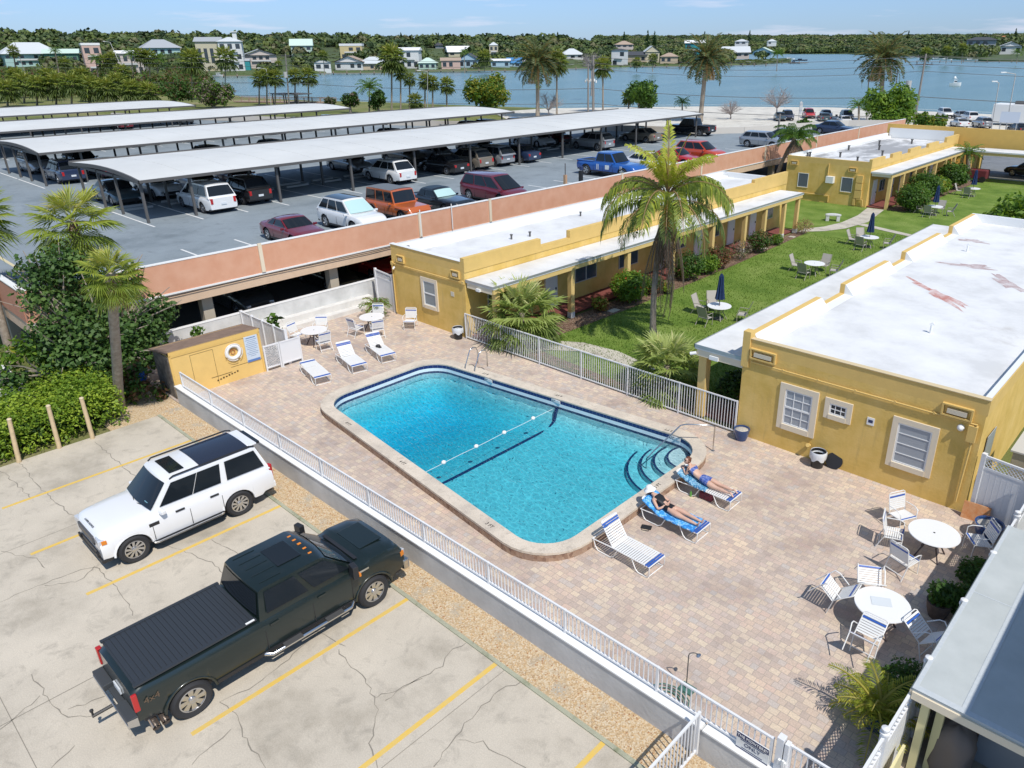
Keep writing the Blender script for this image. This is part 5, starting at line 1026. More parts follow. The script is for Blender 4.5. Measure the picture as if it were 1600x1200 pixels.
for s in (-1, 1):
    m = MB(); m.tube([(.35, s*.735, 1.87), (.25, s*.745, 1.93), (-1.9, s*.745, 1.935), (-2.05, s*.735, 1.88)], .024, 6); m.obj('roof_rail', [M_BLK], lr_)
    m = MB(); m.box(-.7, min(s*.9, s*1.06), .33, 1.07, max(s*.9, s*1.06), .38, 0); m.tube([(1.15, s*1.0, .35), (1.05, s*1.075, .37), (-.65, s*1.075, .37), (-.75, s*1.0, .35)], .03, 6, 1); m.obj('running_board', [M_BLK, M_CHROME], lr_)
    m = MB(); m.obox((1.05, s*.992, .9), .26, .02, .1); m.obj('side_vent', [M_BLK], lr_)
    for x in (-.6, .35): m = MB(); m.obox((x, s*1.0, 1.0), .24, .03, .045); m.obj('door_handle', [M_BLK], lr_)
    m = MB(); R_ = .475
    for w in (-1.25, 1.64):
        pts = [(w+R_*cos(a), s*.965, .375+R_*sin(a)) for a in np.linspace(.05, pi-.05, 14)]; m.tube(pts, .035, 6)
    m.obj('wheel_arch_trim', [LW], lr_, smooth=60)
    m = MB(); m.obox((2.26, s*.925, .93), .12, .08, .1, -s*.2); m.obj('indicator', [M_AMBER], lr_)
    m = MB(); m.obox((2.42, s*.66, .52), .05, .16, .1); m.obj('fog_lamp', [M_BLK], lr_)
m = MB(); m.box(2.15, -.93, .33, 2.42, .93, .45); m.obj('front_skid', [M_BLK], lr_, bevel=.03)
m = MB(); m.box(-2.44, -.9, .4, -2.3, .9, .6); m.obj('rear_bumper', [LW], lr_, bevel=.03)
m = MB(); m.box(-2.2, -.62, 1.86, -1.96, .62, 1.9) ; m.obj('spoiler', [LW], lr_, bevel=.01); m = MB(); m.box(-2.34, -.5, 1.8, -2.14, .5, 1.862); m.obj('rear_glass', [M_CGLASS], lr_)
for s in (-1, 1): m = MB(); m.obox((2.3, s*.76, .93), .16, .32, .17, -s*.12); m.obj('head_lamp', [M_HEAD], lr_, bevel=.03)
m = MB(); m.obox((2.39, 0, .9), .06, 1.1, .2); m.obj('front_grille', [mat('grille_grey', (.08, .08, .085), .4)], lr_, bevel=.02)
text('hood_lettering', 'L A N D  R O V E R', .075, (2.27, 0, 1.122), (radians(8), 0, pi/2), M_BLK, lr_, .004, world=False)
m = MB(); m.obox((.95, .5, 1.33), .012, .14, .1, 0, ry=.75); m.obj('windshield_sticker', [mat('sticker_blue', (.25, .5, .6), .4)], lr_)
for s in (-1, 1): m = MB(); m.tube([(1.1, s*.1, 1.2), (.98, s*.6, 1.27)], .012, 4); m.obj('wiper', [M_BLK], lr_)
# ---------------------------------------------------------------- dark green pickup in front
TG = mat('car_paint_darkgreen', (.009, .018, .017), .32, .2, coat=.7)
sp = dict(L=6.36, W=2.03, T=[(-3.18, 1.30), (-3.05, 1.34), (-.62, 1.34), (-.55, 1.32), (2.05, 1.33), (2.2, 1.38), (2.75, 1.36), (3.05, 1.29), (3.18, 1.12)], cab=(1.9, 1.15, -.42, -.58, 1.96), wb=(-2.2, 2.19), wr=.42, tw=.29, rim='eight', sill=.5, tb=.045, tr=.24, tap=.07,
          pillars=(.06, .45, .51, .93), tail=(.14, .46), tz=1.02, hz=1.0, notail=1, paint=TG, doors=(-.52, .62, 1.62), mirror=M_BLK)
tk = vehicle('pickup_truck', 'dark green crew cab pickup with ribbed bed cover and chrome steps, nearest vehicle', sp, cat='pickup'); put(tk, -14.17, 5.38, 0, pi/2)
m = MB(); x = -3.02
m.box(-3.06, -.86, 1.36, -.64, .86, 1.385)
while x < -.7: m.box(x, -.84, 1.385, x+.085, .84, 1.398); x += .1
m.box(-3.08, -.92, 1.37, -.62, -.84, 1.41); m.box(-3.08, .84, 1.37, -.62, .92, 1.41); m.obj('bed_cover', [mat('tonneau_vinyl', (.03, .035, .042), .5)], tk)
m = MB(); m.box(-.85, -.93, 1.41, -.66, -.88, 1.42); m.obj('latch', [M_WHITE], tk)
m = MB(); m.box(.25, -.4, 2.0, .82, .4, 2.012); m.obj('sunroof', [M_CGLASS], tk, bevel=.015)
m = MB()
for k in range(5): m.box(-.3, -.6+.3*k-.01, 1.96, .2, -.6+.3*k+.01, 1.972+.042*(1-((-.6+.3*k)/.78)**2))
m.obj('roof_ribs', [TG], tk)
for k in range(5): m = MB(); m.obox((1.0, -.46+.23*k, 2.005-.03*abs(k-2)/2), .09, .06, .035); m.obj('cab_light', [M_AMBER], tk, bevel=.01)
for s in (-1, 1):
    m = MB(); m.tube([(1.6, s*.98, .48), (1.48, s*1.09, .46), (-.5, s*1.09, .46), (-.62, s*.98, .48)], .045, 8)
    for x in (.0, 1.05): m.box(x-.22, min(s*1.0, s*1.13), .47, x+.22, max(s*1.0, s*1.13), .515, 1)
    m.obj('side_step', [M_CHROME, mat('step_pad', (.06, .06, .06), .8)], tk, smooth=50)
    m = MB(); m.box(-3.185, min(s*.88, s*.965), .84, -3.08, max(s*.9, s*1.0), 1.26); m.obj('tail_lamp_housing', [M_TAIL], tk, bevel=.02)
    m = MB(); m.obox((1.62, s*1.2, 1.48), .14, .24, .34, s*.15); m.tube([(1.65, s*.98, 1.35), (1.62, s*1.15, 1.4)], .03, 5); o_ = m.obj('tow_mirror', [M_BLK], tk, bevel=.03); m = MB(); m.obox((1.7, s*1.26, 1.38), .05, .12, .08); m.obj('mirror_indicator', [M_AMBER], tk)
    for x in (-.3, .85): m = MB(); m.obox((x, s*1.02, 1.16), .2, .03, .05); m.obj('door_handle', [TG], tk)
    m = MB()
    for w in (-2.2, 2.19):
        m.tube([(w+.52*cos(a), s*.985, .40+.52*sin(a)) for a in np.linspace(.1, pi-.1, 14)], .04, 6)
    m.obj('wheel_arch_trim', [TG], tk, smooth=60)
    m = MB(); m.obox((3.1, s*.9, 1.0), .12, .1, .12, -s*.3); m.obj('indicator', [M_AMBER], tk)
m = MB(); m.box(-3.36, -.96, .62, -3.16, -.34, .76); m.box(-3.36, .34, .62, -3.16, .96, .76); m.box(-3.28, -.34, .58, -3.16, .34, .66); m.box(-3.37, -.97, .55, -3.34, .97, .66, 1); m.add([(-3.36, -.97, .6), (-3.36, -.97, .76), (-3.18, -1.0, .76), (-3.18, -1.0, .55)], [(0, 1, 2, 3)], 1); m.obj('rear_bumper', [mat('bumper_pad', (.05, .055, .06), .6), M_CHROME], tk, bevel=.012)
m = MB(); m.tube([(-3.3, 0, .5), (-3.72, 0, .5)], .035, 6); m.tube([(-3.7, 0, .5), (-3.7, 0, .62)], .02, 6); m.lathe([(0, -.04), (.035, -.02), (.035, .02), (0, .04)], (-3.7, 0, .64), 8); m.obj('tow_hitch', [M_BLK], tk)
m = MB()
for x in (-2.92, -2.74): m.tube([(x, -.6, .42), (x-.02, -1.06, .34)], .075, 12, 0, cap=False); m.tube([(x, -.62, .42), (x-.02, -1.0, .35)], .066, 10, 1)
m.obj('exhaust_pipe', [mat('brushed_tip', (.62, .5, .42), .25, .9), M_BLK], tk, smooth=50)
m = MB(); m.box(3.1, -.98, .5, 3.28, .98, .8); m.obj('front_bumper', [M_CHROME], tk, bevel=.04)
m = MB(); m.box(3.15, -.62, .82, 3.22, .62, 1.06); m.obj('front_grille', [M_CHROME], tk, bevel=.02)
m = MB(); m.box(2.22, -.5, 1.4, 2.85, .5, 1.42); m.obj('hood_bulge', [TG], tk, bevel=.008)
for s in (-1, 1): m = MB(); m.obox((1.95, s*1.012, 1.2), .32, .015, .05, 0); m.obj('fender_badge', [M_CHROME], tk)
text('decal', '4x4', .2, (-2.86, -1.0, 1.02), (pi/2, 0, 0), mat('decal_brown', (.12, .08, .05), .5), tk, .002, world=False)
m = MB(); m.box(1.93, -.7, 1.375, 2.02, .7, 1.39) ; m.obj('cowl', [M_BLK], tk)
# ================================================================ VEGETATION
def leafcloud(name, blobs, n, size, mats, parent=None, shell=.55, up=.5, seed=1, flat=1., wts=None, kind=None, lump=.28):
    g = np.random.default_rng(seed); B = np.array([(b[0], b[1], b[2], b[3], b[3]*(b[4] if len(b) > 4 else 1.)) for b in blobs], float)
    vol = B[:, 3]**2*B[:, 4]; idx = g.choice(len(B), n, p=vol/vol.sum()); b = B[idx]
    d = g.normal(size=(n, 3)); d /= np.linalg.norm(d, axis=1)[:, None]
    r = 1-shell*g.random(n)**1.6; r *= 1+lump*np.sin(d[:, 0]*5+b[:, 0]*3)*np.sin(d[:, 1]*6+b[:, 1]*2)*np.cos(d[:, 2]*5+b[:, 2])
    c = b[:, :3]+d*r[:, None]*np.stack([b[:, 3], b[:, 3], b[:, 4]], 1)
    nr = d*.6+g.normal(size=(n, 3))*.55+np.array([0, 0, up]); nr /= np.linalg.norm(nr, axis=1)[:, None]
    t = np.cross(nr, g.normal(size=(n, 3))); t /= np.linalg.norm(t, axis=1)[:, None]; bt = np.cross(nr, t)
    s = (size*(.6+.8*g.random(n)))[:, None]
    v = np.stack([c-t*s, c+bt*s*.5*flat, c+t*s, c-bt*s*.5*flat], 1).reshape(-1, 3)
    if parent is not None:
        p = PL.get(parent.name); 
        if p is not None: v = v-np.array(p)
    me = bpy.data.meshes.new(name); me.vertices.add(4*n); me.vertices.foreach_set('co', v.ravel().astype('f')); me.loops.add(4*n); me.loops.foreach_set('vertex_index', np.arange(4*n, dtype='i')); me.polygons.add(n); me.polygons.foreach_set('loop_start', np.arange(0, 4*n, 4, dtype='i'))
    for m_ in mats: me.materials.append(m_)
    f = np.sin(c[:, 0]*2.1+seed)*np.sin(c[:, 1]*1.7)*np.cos(c[:, 2]*2.3)*.5+.5; w = wts if wts else [1]*len(mats); cw = np.cumsum(w)/sum(w)
    mi = np.searchsorted(cw, np.clip(.55*f+.45*g.random(n), 0, .999)); me.polygons.foreach_set('material_index', mi.astype('i')); me.update(); me.validate()
    o = bpy.data.objects.new(name, me); COL.objects.link(o)
    if parent is not None: o.parent = parent
    if kind: o['kind'] = kind
    return o
def fan_leaf(m, base, az, el, lp, r, nseg=20, mi=0, droop=.35, fold=.25, dead=0, rnd=random, wk=.036):
    d = V((cos(az)*cos(el), sin(az)*cos(el), sin(el))); hub = V(base)+d*lp+V((0, 0, -.12*lp*lp*droop)); m.tube([base, (V(base)+hub)/2+V((0, 0, .04*lp)), hub], [.02, .015, .01], 3, 5 if 0 else mi, cap=False)
    side = V((-sin(az), cos(az), 0)); upv = side.cross(d)*-1
    if upv.z < 0: upv = -upv
    for k in range(nseg):
        a = (-1.95+3.9*k/(nseg-1))*1.0; rr_ = r*(1-.16*abs(a)/1.95)*rnd.uniform(.85, 1.1); dd = (d*cos(a)+side*sin(a)).normalized(); w = r*wk
        mid = hub+dd*rr_*.58+V((0, 0, -droop*rr_*.12))+upv*fold*.12*r*(1 if k % 2 else -1)*.4; tip = hub+dd*rr_+V((0, 0, -droop*rr_*rnd.uniform(.35, .8)))
        wv = dd.cross(V((0, 0, 1))); wv = wv.normalized()*w if wv.length > .05 else side*w
        wv = wv+upv*w*.5*(1 if k % 2 else -1)
        m.add([hub, mid+wv, tip, mid-wv], [(0, 1, 2, 3)], mi if rnd.random() > .15 else min(mi+1, 3))
def crown_fan(nf, lp, r, nseg, seed, mats=4, low=-.9, dead=4, wk=.036):
    rnd = random.Random(seed); m = MB()
    for i in range(nf):
        u = i/nf; el = 1.35-(1.35-low)*u**.8+rnd.uniform(-.12, .12); az = i*2.399+rnd.uniform(-.2, .2)
        fan_leaf(m, (0, 0, -.25*u), az, el, lp*rnd.uniform(.8, 1.1)*(.75 if el > 1 else 1), r*rnd.uniform(.85, 1.1), nseg, 0 if el < 0 else (1 if el < .8 else 2), .35+.5*max(0, u-.3), rnd=rnd, wk=wk)
    for i in range(dead):
        fan_leaf(m, (0, 0, -.3), i*2.4+1, -1.2+rnd.uniform(-.1, .1), lp*.7, r*.8, max(6, nseg//2), 4, .8, rnd=rnd)
    return m
def pinnate(m, base, az, el, Lf, droop, ll, npair, mi=0, hang=.5, rnd=random, w=.025, up=.25, stem=4):
    side = V((-sin(az), cos(az), 0)); pts = []
    for k in range(13):
        t = k/12; e = el-droop*t**1.3; 
        if k == 0: p = V(base)
        else: p = pts[-1]+V((cos(az)*cos(e), sin(az)*cos(e), sin(e)))*Lf/12
        pts.append(p)
    m.tube(pts, [.035*(1-.8*k/12)+.004 for k in range(13)], 4, stem, cap=False)
    for q in range(npair):
        t = .12+.88*q/npair; k = min(11, int(t*12)); p = pts[k].lerp(pts[k+1], t*12-k); tan = (pts[k+1]-pts[k]).normalized()
        l = ll*(.55+.75*sin(pi*min(1, t*.93+.07)))*rnd.uniform(.8, 1.1)*(1 if t < .9 else .6)
        for s in (-1, 1):
            dd = (side*s*.85+tan*.55+V((0, 0, up+rnd.uniform(-.25, .25)))).normalized(); mid = p+dd*l*.5+V((0, 0, -hang*l*.12)); tip = p+dd*l*(1-.35*hang)+V((0, 0, -hang*l*.75))
            wv = tan*w*rnd.uniform(.8, 1.3)
            m.add([p-wv*.5, mid+wv, tip, mid-wv], [(0, 1, 2, 3)], mi if rnd.random() > .2 else mi+1)
def trunk(mb, p0, p1, r0, r1, bend=(0, 0, 0), n=10, k=12, mi=0, flare=1.3):
    p0 = V(p0); p1 = V(p1); b = V(bend); pts = []; rs = []
    for i in range(k+1):
        t = i/k; pts.append(p0.lerp(p1, t)+b*sin(pi*t)); rs.append((r0+(r1-r0)*t)*(1+(flare-1)*max(0, 1-t*7))*(1+.04*(i % 2)))
    mb.tube(pts, rs, n, mi)
LPALM = [LF[1], LF[2], LF[3], LF[4], LB[1]]
# two cabbage palms at the left
for nm, lb, hx, hy, Y, base, r, seed in (('sabal_palm', 'cabbage palm with a shaggy brown trunk top standing above the dark tree', 112, 345, 8.9, None, .92, 3), ('sabal_palm', 'shorter cabbage palm with smooth grey trunk rising out of the clipped hedge', 172, 425, 7.5, (-29.9, 7.5, 0), .56, 8), ('sabal_palm', 'cabbage palm cut by the left edge of the picture', -48, 335, 6.2, None, .85, 12)):
    h = YW(hx, hy, Y); b0 = V(base) if base else V((h.x+.25, h.y-.2, 0)); t = thing(nm, lb, 'palm tree', b0, world=True)
    m = MB(); trunk(m, b0, h, .17, .15, (.06, 0, 0), 12, 16); m.obj('trunk', [M_BARK], t, smooth=60)
    if seed != 8:
        m = MB(); g_ = random.Random(2)
        for k in range(160):
            a = k*2.4; z = h.z-.2-1.5*k/160; q = V((h.x+.15*cos(a), h.y+.15*sin(a), z)); m.add([q+V((-.05*sin(a), .05*cos(a), 0)), q+V((.05*sin(a), -.05*cos(a), 0)), q+V((.13*cos(a), .13*sin(a), .22))], [(0, 1, 2)])
        m.obj('leaf_boots', [leafm('boots_brown', (.28, .13, .06), .1)], t)
    m = crown_fan(32, 1.05*r, 1.12*r, 30, seed, dead=4, low=-.9, wk=.031); c = m.obj('crown', [leafm('sabal_a', (.16, .22, .03)), leafm('sabal_b', (.25, .31, .045)), leafm('sabal_c', (.36, .39, .07)), leafm('sabal_d', (.50, .44, .12)), LB[1]], t, world=False); c.location = h-b0
# young fan palms by the lawn fence
for lb, x, y, z, r, seed in (('bushy fan palm growing through the fence at the left end of the lawn', -23.1, 22.6, 1.45, 1.25, 21), ('bushy fan palm behind the fence beside the right motel porch', -15.0, 22.55, 1.1, 1.05, 25)):
    t = thing('fan_palm', lb, 'palm tree', (x, y, 0), world=True); m = MB(); trunk(m, (x, y, 0), (x, y, z), .14, .12); m.obj('trunk', [M_BARK], t)
    m = crown_fan(44, .95*r, .95*r, 28, seed, low=-.75, dead=3, wk=.036); c = m.obj('crown', [leafm('fan_a', (.15, .21, .05)), leafm('fan_b', (.27, .34, .09)), leafm('fan_c', (.38, .44, .15)), leafm('fan_d', (.52, .52, .24)), LF[4]], t, world=False); c.location = (0, 0, z)
# queen palm
hq = YW(1043, 308, 26.95); bq = V((-18.74, 26.86, 0)); t = thing('queen_palm', 'tall queen palm with drooping feathery fronds and a hanging brown skirt on the lawn', 'palm tree', bq, world=True)
m = MB(); trunk(m, bq, hq, .15, .10, (-.22, 0, 0), 10, 16); m.obj('trunk', [mat('queen_bark', (.22, .18, .15), .95, col2=(.34, .29, .25), vs=6)], t, smooth=60)
rnd = random.Random(11); m = MB()
for i in range(26):
    az = i*2.399+.4
    if i < 8: pinnate(m, (0, 0, .15), az, rnd.uniform(1.1, 1.42), rnd.uniform(2.3, 3.1), 1.15, .6, 60, 2, .55, rnd=rnd, w=.034, up=.2)
    elif i < 18: pinnate(m, (0, 0, 0), az, rnd.uniform(.6, .95), rnd.uniform(3.5, 4.2), 2.15, .66, 74, 1, .85, rnd=rnd, w=.034, up=0)
    else: pinnate(m, (0, 0, -.2), az, rnd.uniform(.15, .5), rnd.uniform(3.2, 4.2), 1.95, .6, 66, 0, 1, rnd=rnd, w=.032, up=-.1)
for a, el, Lf in ((2.3, 1.5, 2.9), (0.5, 1.42, 2.5)): pinnate(m, (0, 0, .3), a, el, Lf, .4, .42, 50, 2, .3, rnd=rnd, w=.03)
c = m.obj('crown', [leafm('queen_a', (.12, .17, .045)), leafm('queen_b', (.22, .28, .05)), leafm('queen_c', (.38, .42, .05)), leafm('queen_d', (.50, .48, .10)), LB[1]], t, world=False); c.location = hq-bq
m = MB()
for i in range(30):
    a = i*2.399; pinnate(m, (.1*cos(a), .1*sin(a), -.25-.03*i), a, -1.12-rnd.uniform(0, .3), rnd.uniform(1.6, 4.6), .35, .34, 40, rnd.choice((0, 1, 2, 2)), 1, rnd=rnd, w=.03, up=-.4, stem=1)
c = m.obj('dead_fronds', [LB[0], LB[2], leafm('leaf_umber', (.15, .10, .07)), LB[2], LB[0]], t, world=False); c.location = hq-bq
m = MB()
for i in range(90):
    a = rnd.uniform(0, 6.3); r1 = rnd.uniform(0, .3); m.tube([(.25, -.15, .0), (.3+r1*cos(a), -.2+r1*sin(a), -.5), (.33+r1*cos(a)*1.1, -.22+r1*sin(a)*1.1, -1.3+rnd.uniform(-.1, .2))], .012, 3, 0, cap=False)
c = m.obj('flower_stalk', [leafm('orange_flower', (.55, .33, .08))], t, world=False); c.location = hq-bq
# leaning palm behind the far motel corner
bl = V((-38.4+3.2, 72.5, 0)); hl_ = YW(1246, 212, 72.5); bl = V(G(1212, 274, 0.0)); bl = V((-33.0, 66.5, 0)); hl_ = YW(1243, 214, 67.0)
t = thing('leaning_palm', 'leaning palm with browned fronds between the two motel wings', 'palm tree', bl, world=True); m = MB(); trunk(m, bl, hl_, .22, .15, (-.5, 0, -.3), 9, 12); m.obj('trunk', [M_BARK], t, smooth=60)
m = MB()
for i in range(22): pinnate(m, (0, 0, 0), i*2.399, 1.3-1.1*i/22, rnd.uniform(1.8, 2.6), 1.6, .5, 26, 0 if i < 12 else 1, .9, rnd=rnd, w=.04, stem=1)
for i in range(12): pinnate(m, (0, 0, -.2), i*2.399, -.7, rnd.uniform(1.6, 2.6), .8, .4, 20, 3, 1, rnd=rnd, w=.04, up=-.2, stem=3)
c = m.obj('crown', [LF[1], LF[2], LF[3], LB[2], LB[1]], t, world=False); c.location = hl_-bl
# hedge
hd = thing('clipped_hedge', 'dense bright green hedge along the left edge of the parking lot', 'hedge', (-29.7, 4, 0), world=True)
g = np.random.default_rng(4); bl_ = []
for y in np.arange(-1.2, 7.3, .32):
    for x in np.arange(-31.2, -28.5, .42):
        for z in (.35, .8, 1.15): bl_.append((x+rr(-.12, .12), y+rr(-.1, .1), z+rr(-.08, .12)-(.12 if x > -28.9 else 0)-(.25 if y > 7 else 0)+(.2 if y > 5.6 else 0), .4))
leafcloud('foliage', bl_, 46000, .062, [LF[2], leafm('hedge_g', (.12, .22, .022)), LF[3], leafm('hedge_lime', (.30, .40, .04))], hd, shell=.25, up=.9, seed=4, wts=[.4, .9, 3, 3.5], lump=.1)
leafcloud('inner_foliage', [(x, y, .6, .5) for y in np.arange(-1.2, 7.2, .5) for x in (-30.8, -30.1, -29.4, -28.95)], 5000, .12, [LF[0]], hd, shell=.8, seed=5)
# big broad leaved tree behind the hedge
tb_ = V((-32.0, 7.2, 0)); bt = thing('seagrape_tree', 'dark glossy broadleaf tree with pale bare branches at the corner of the garage', 'tree', tb_, world=True)
bl_ = []; g_ = random.Random(9)
for x, y, X, r in ((60, 430, -32.6, .8), (95, 415, -32.8, .85), (140, 430, -32.8, .8), (50, 470, -32.2, .55), (95, 470, -32.5, .8), (150, 480, -32.5, .9), (205, 430, -33.4, .5), (70, 520, -31.8, .7), (120, 520, -32, 1.0), (185, 520, -32, 1.0), (235, 500, -32, .8), (258, 485, -32, .55), (235, 530, -32, .75), (100, 560, -31.5, .9), (150, 570, -31.4, .9), (205, 565, -31.4, .8), (235, 560, -31.2, .5), (240, 470, -32.2, .4), (25, 590, -31.6, .5), (190, 455, -32.9, .65)):
    p = XW(x, y, X); bl_.append((p.x, p.y, p.z, r))
m = MB(); trunk(m, tb_, tb_+V((0, .2, 1.2)), .24, .18)
for q in bl_:
    e = V(q[:3]); s_ = tb_+V((0, .2, 1.1)); mid = s_.lerp(e, .5)+V((rr(-.3, .3), rr(-.3, .3), rr(.0, .4))); m.tube([s_, mid, e, e+(e-mid)*.5], [.09, .06, .035, .015], 5, 0)
    for k in range(5): e2 = e+V((rr(-.8, 1.0), rr(-1.0, .8), rr(-.3, .8))); m.tube([mid, (mid+e2)/2+V((rr(-.2, .2), rr(-.2, .2), .15)), e2], [.045, .032, .01], 4, 0)
m.obj('trunk', [M_WOODB], bt, smooth=60)
leafcloud('foliage', bl_, 13000, .088, [leafm('grape_dark', (.035, .075, .018), .2), leafm('grape_mid', (.065, .13, .028), .25), leafm('grape_light', (.12, .20, .05), .3), leafm('grape_pale', (.26, .30, .12), .3)], bt, shell=.8, up=.4, seed=6, wts=[2.5, 3, 2.5, .5], flat=1.5)
sb = thing('sparse_shrub', 'sparse leafy shrub at the left edge beyond the hedge', 'shrub', (-32.6, 3.2, 0), world=True)
q = [XW(x, y, -32) for x, y in ((10, 560), (40, 545), (20, 600), (60, 590), (100, 600), (0, 640), (70, 560))]
leafcloud('foliage', [(p.x, p.y, p.z, .55) for p in q], 900, .12, [LF[1], LF[2], LF[3], LF[4]], sb, shell=.9, seed=7)
m = MB()
for p in q: m.tube([(-32.6, 3.2, 0), (V((-32.6, 3.2, 0))+p)/2+V((0, 0, .3)), p], [.04, .03, .01], 4)
m.obj('branches', [M_WOODB], sb)
uc = thing('undergrowth', 'tangled low plants between the hedge end and the weathered shed side', 'plants', (-30.3, 8.6, 0), world=True)
leafcloud('foliage', [(-30.0, 8.3, .5, .55), (-30.8, 8.6, .8, .6), (-29.6, 8.9, .3, .4), (-31.6, 8.4, .8, .7), (-31.4, 7.6, .7, .6), (-30.2, 7.9, .4, .5)], 1900, .1, [LF[0], LF[1], LB[0], LF[2], LB[2]], uc, shell=.9, seed=8)
# cars beyond the hedge
o = vehicle('parked_car', 'white car glimpsed through the shrub behind the hedge', V_(SEDAN, paint=wht)); put(o, -33.9, 4.4, 0, .1)
o = vehicle('parked_car', 'pale blue grey van glimpsed at the left edge under the garage', V_(VAN, paint=p_('palevan', (.42, .48, .5)))); put(o, -38.8, 3.2, 0, .2)
bk = thing('blue_bucket', 'small blue bucket in the plants beside the shed', 'bucket', (-30.6, 8.75, .0)); m = MB(); m.cyl((0, 0, .55), .14, .32, 12, r2=.17); m.obj('bucket', [mat('bucket_blue', (.02, .10, .4), .4)], bk); m = MB(); m.tube([(-.16, 0, .86), (-.1, 0, .98), (.1, 0, .98), (.16, 0, .86)], .01, 4); m.obj('handle', [M_GREYMET], bk)
# bollards
for x, y, tx, ty, lb in ((30, 722, 14, 655, 'leftmost pale wooden post before the hedge'), (93, 700, 75, 634, 'middle pale wooden post before the hedge'), (145, 685, 127, 622, 'pale wooden post before the hedge nearest the gravel')):
    b = G(x, y, 0); tp_ = XW(tx, ty, b.x-.05); o = thing('wooden_post', lb, 'post', b, world=True); m = MB(); m.tube([b, b.lerp(tp_, .5)+V((rr(-.02, .02), 0, 0)), tp_], [.075, .07, .065], 10); m.obj('shaft', [mat('pale_post_wood', (.58, .44, .26), .8, var=.15, vs=5)], o, smooth=50)
    m = MB(); m.lathe([(.07, -.03), (.075, 0), (.05, .03), (0, .035)], tp_, 10); m.obj('cap', [mat('post_cap', (.62, .5, .33), .7)], o)
# shrubs along the motels
def bush(lb, x, y, r, mats, n=2600, sz=.07, zf=.85, wts=None, nm='round_bush', fl=None, seed=None):
    s_ = seed or int(abs(x*7+y*13)); t = thing(nm, lb, 'bush', (x, y, 0), world=True); R_ = random.Random(s_)
    B_ = [(x, y, r*zf, r*.85, zf)]+[(x+r*.45*cos(a), y+r*.45*sin(a), r*zf*(.8+.35*R_.random()), r*.5) for a in (0, 1.3, 2.5, 3.8, 5)]
    leafcloud('foliage', B_, n, sz, mats, t, shell=.45, up=.5, seed=s_, wts=wts)
    m = MB()
    for a in (0, 2, 4): m.tube([(x, y, 0), (x+r*.4*cos(a), y+r*.4*sin(a), r*zf)], [.04, .015], 4)
    m.obj('stems', [M_WOODB], t)
    if fl: leafcloud('flowers', B_, 60, .05, [fl], t, shell=.1, seed=s_+1)
GN = [LF[0], LF[1], LF[2], LF[3]]; fr_ = leafm('red_flower', (.6, .07, .03))
bush('large round bright green bush with red flowers against the porch', -22.95, 30.6, 1.15, [LF[1], LF[2], LF[3], leafm('bushlime', (.2, .34, .03))], 4200, .075, .8, [1, 2, 3, 1], fl=fr_)
bush('small yellow red croton by the second porch post', -23.2, 28.4, .5, [LR[0], LF[4], LF[2]], 900)
bush('rusty leaved shrub right of the round green bush', -22.9, 32.6, .72, [LR[0], LF[1], LB[0]], 1500)
bush('tiny yellow green shrub by the rusty one', -22.3, 33.2, .42, [LF[3], LF[4]], 600)
bush('tall dark green shrub behind the queen palm', -22.9, 36.2, 1.1, GN, 2600)
bush('green shrub just right of the queen palm skirt', -22.7, 38.0, .8, [LF[2], LF[3], LF[1]], 1600)
bush('orange brown shrub beyond the queen palm', -22.9, 39.4, .95, [LR[0], LB[0], LF[1]], 1800)
bush('bare grey shrub before the porch', -22.9, 42.2, .85, [LB[2], LB[2], LF[1]], 900, .05)
bush('purple brown shrub before the white porch doors', -22.9, 44.6, .95, [leafm('purple_leaf', (.10, .05, .04)), LF[1], LB[0]], 2000)
bush('little lime shrub between porch posts', -22.95, 47.2, .5, [LF[2], LF[3]], 700)
bush('dry grey pinkish shrub at the porch end', -23.0, 51.5, .75, [LB[2], LB[1], LB[0]], 700, .05)
bush('large round bush at the corner of the far motel porch', -20.0, 64.9, 1.45, GN, 4000, .1, wts=[1, 2, 3, 1], fl=fr_)
bush('smaller green bush beside the large corner one', -20.2, 67.2, 1.1, [LF[1], LF[2], LF[3]], 1800, .1)
bush('second large round bush along the far porch', -20.8, 70.3, 1.6, GN, 3500, .11)
bush('lime shrub between the far round bushes', -20.6, 74.0, 1.1, [LF[2], LF[3], LF[4]], 1500, .11)
bush('tall green shrub near the end of the far porch', -20.7, 78.2, 1.6, GN, 3000, .12)
bush('low green plants behind the lawn fence under the left porch', -23.9, 22.1, .35, [LF[1], LF[2]], 500)
bush('dark shrub in the shade of the right motel porch', -12.2, 23.2, .9, [LF[0], LF[1], LB[2]], 1700, .09)
bush('light green spreading tree beyond the right motel roof', -9.5, 52.0, 2.2, [LF[1], LF[2], LF[3], leafm('bushlime2', (.25, .38, .05))], 6500, .17, 1.05, [1, 2, 3, 2], nm='spreading_tree')
for k, (y, r) in enumerate(((13.1, .62), (16.6, .5), (17.9, .5))): bush(('trimmed dark green bush beside the potted palm', 'low dark shrub behind the barrel planter', 'small shrub near the privacy fence lattice')[k], -2.42, y, r, [LF[0], LF[1], LF[2]], 2600, .045, .9)
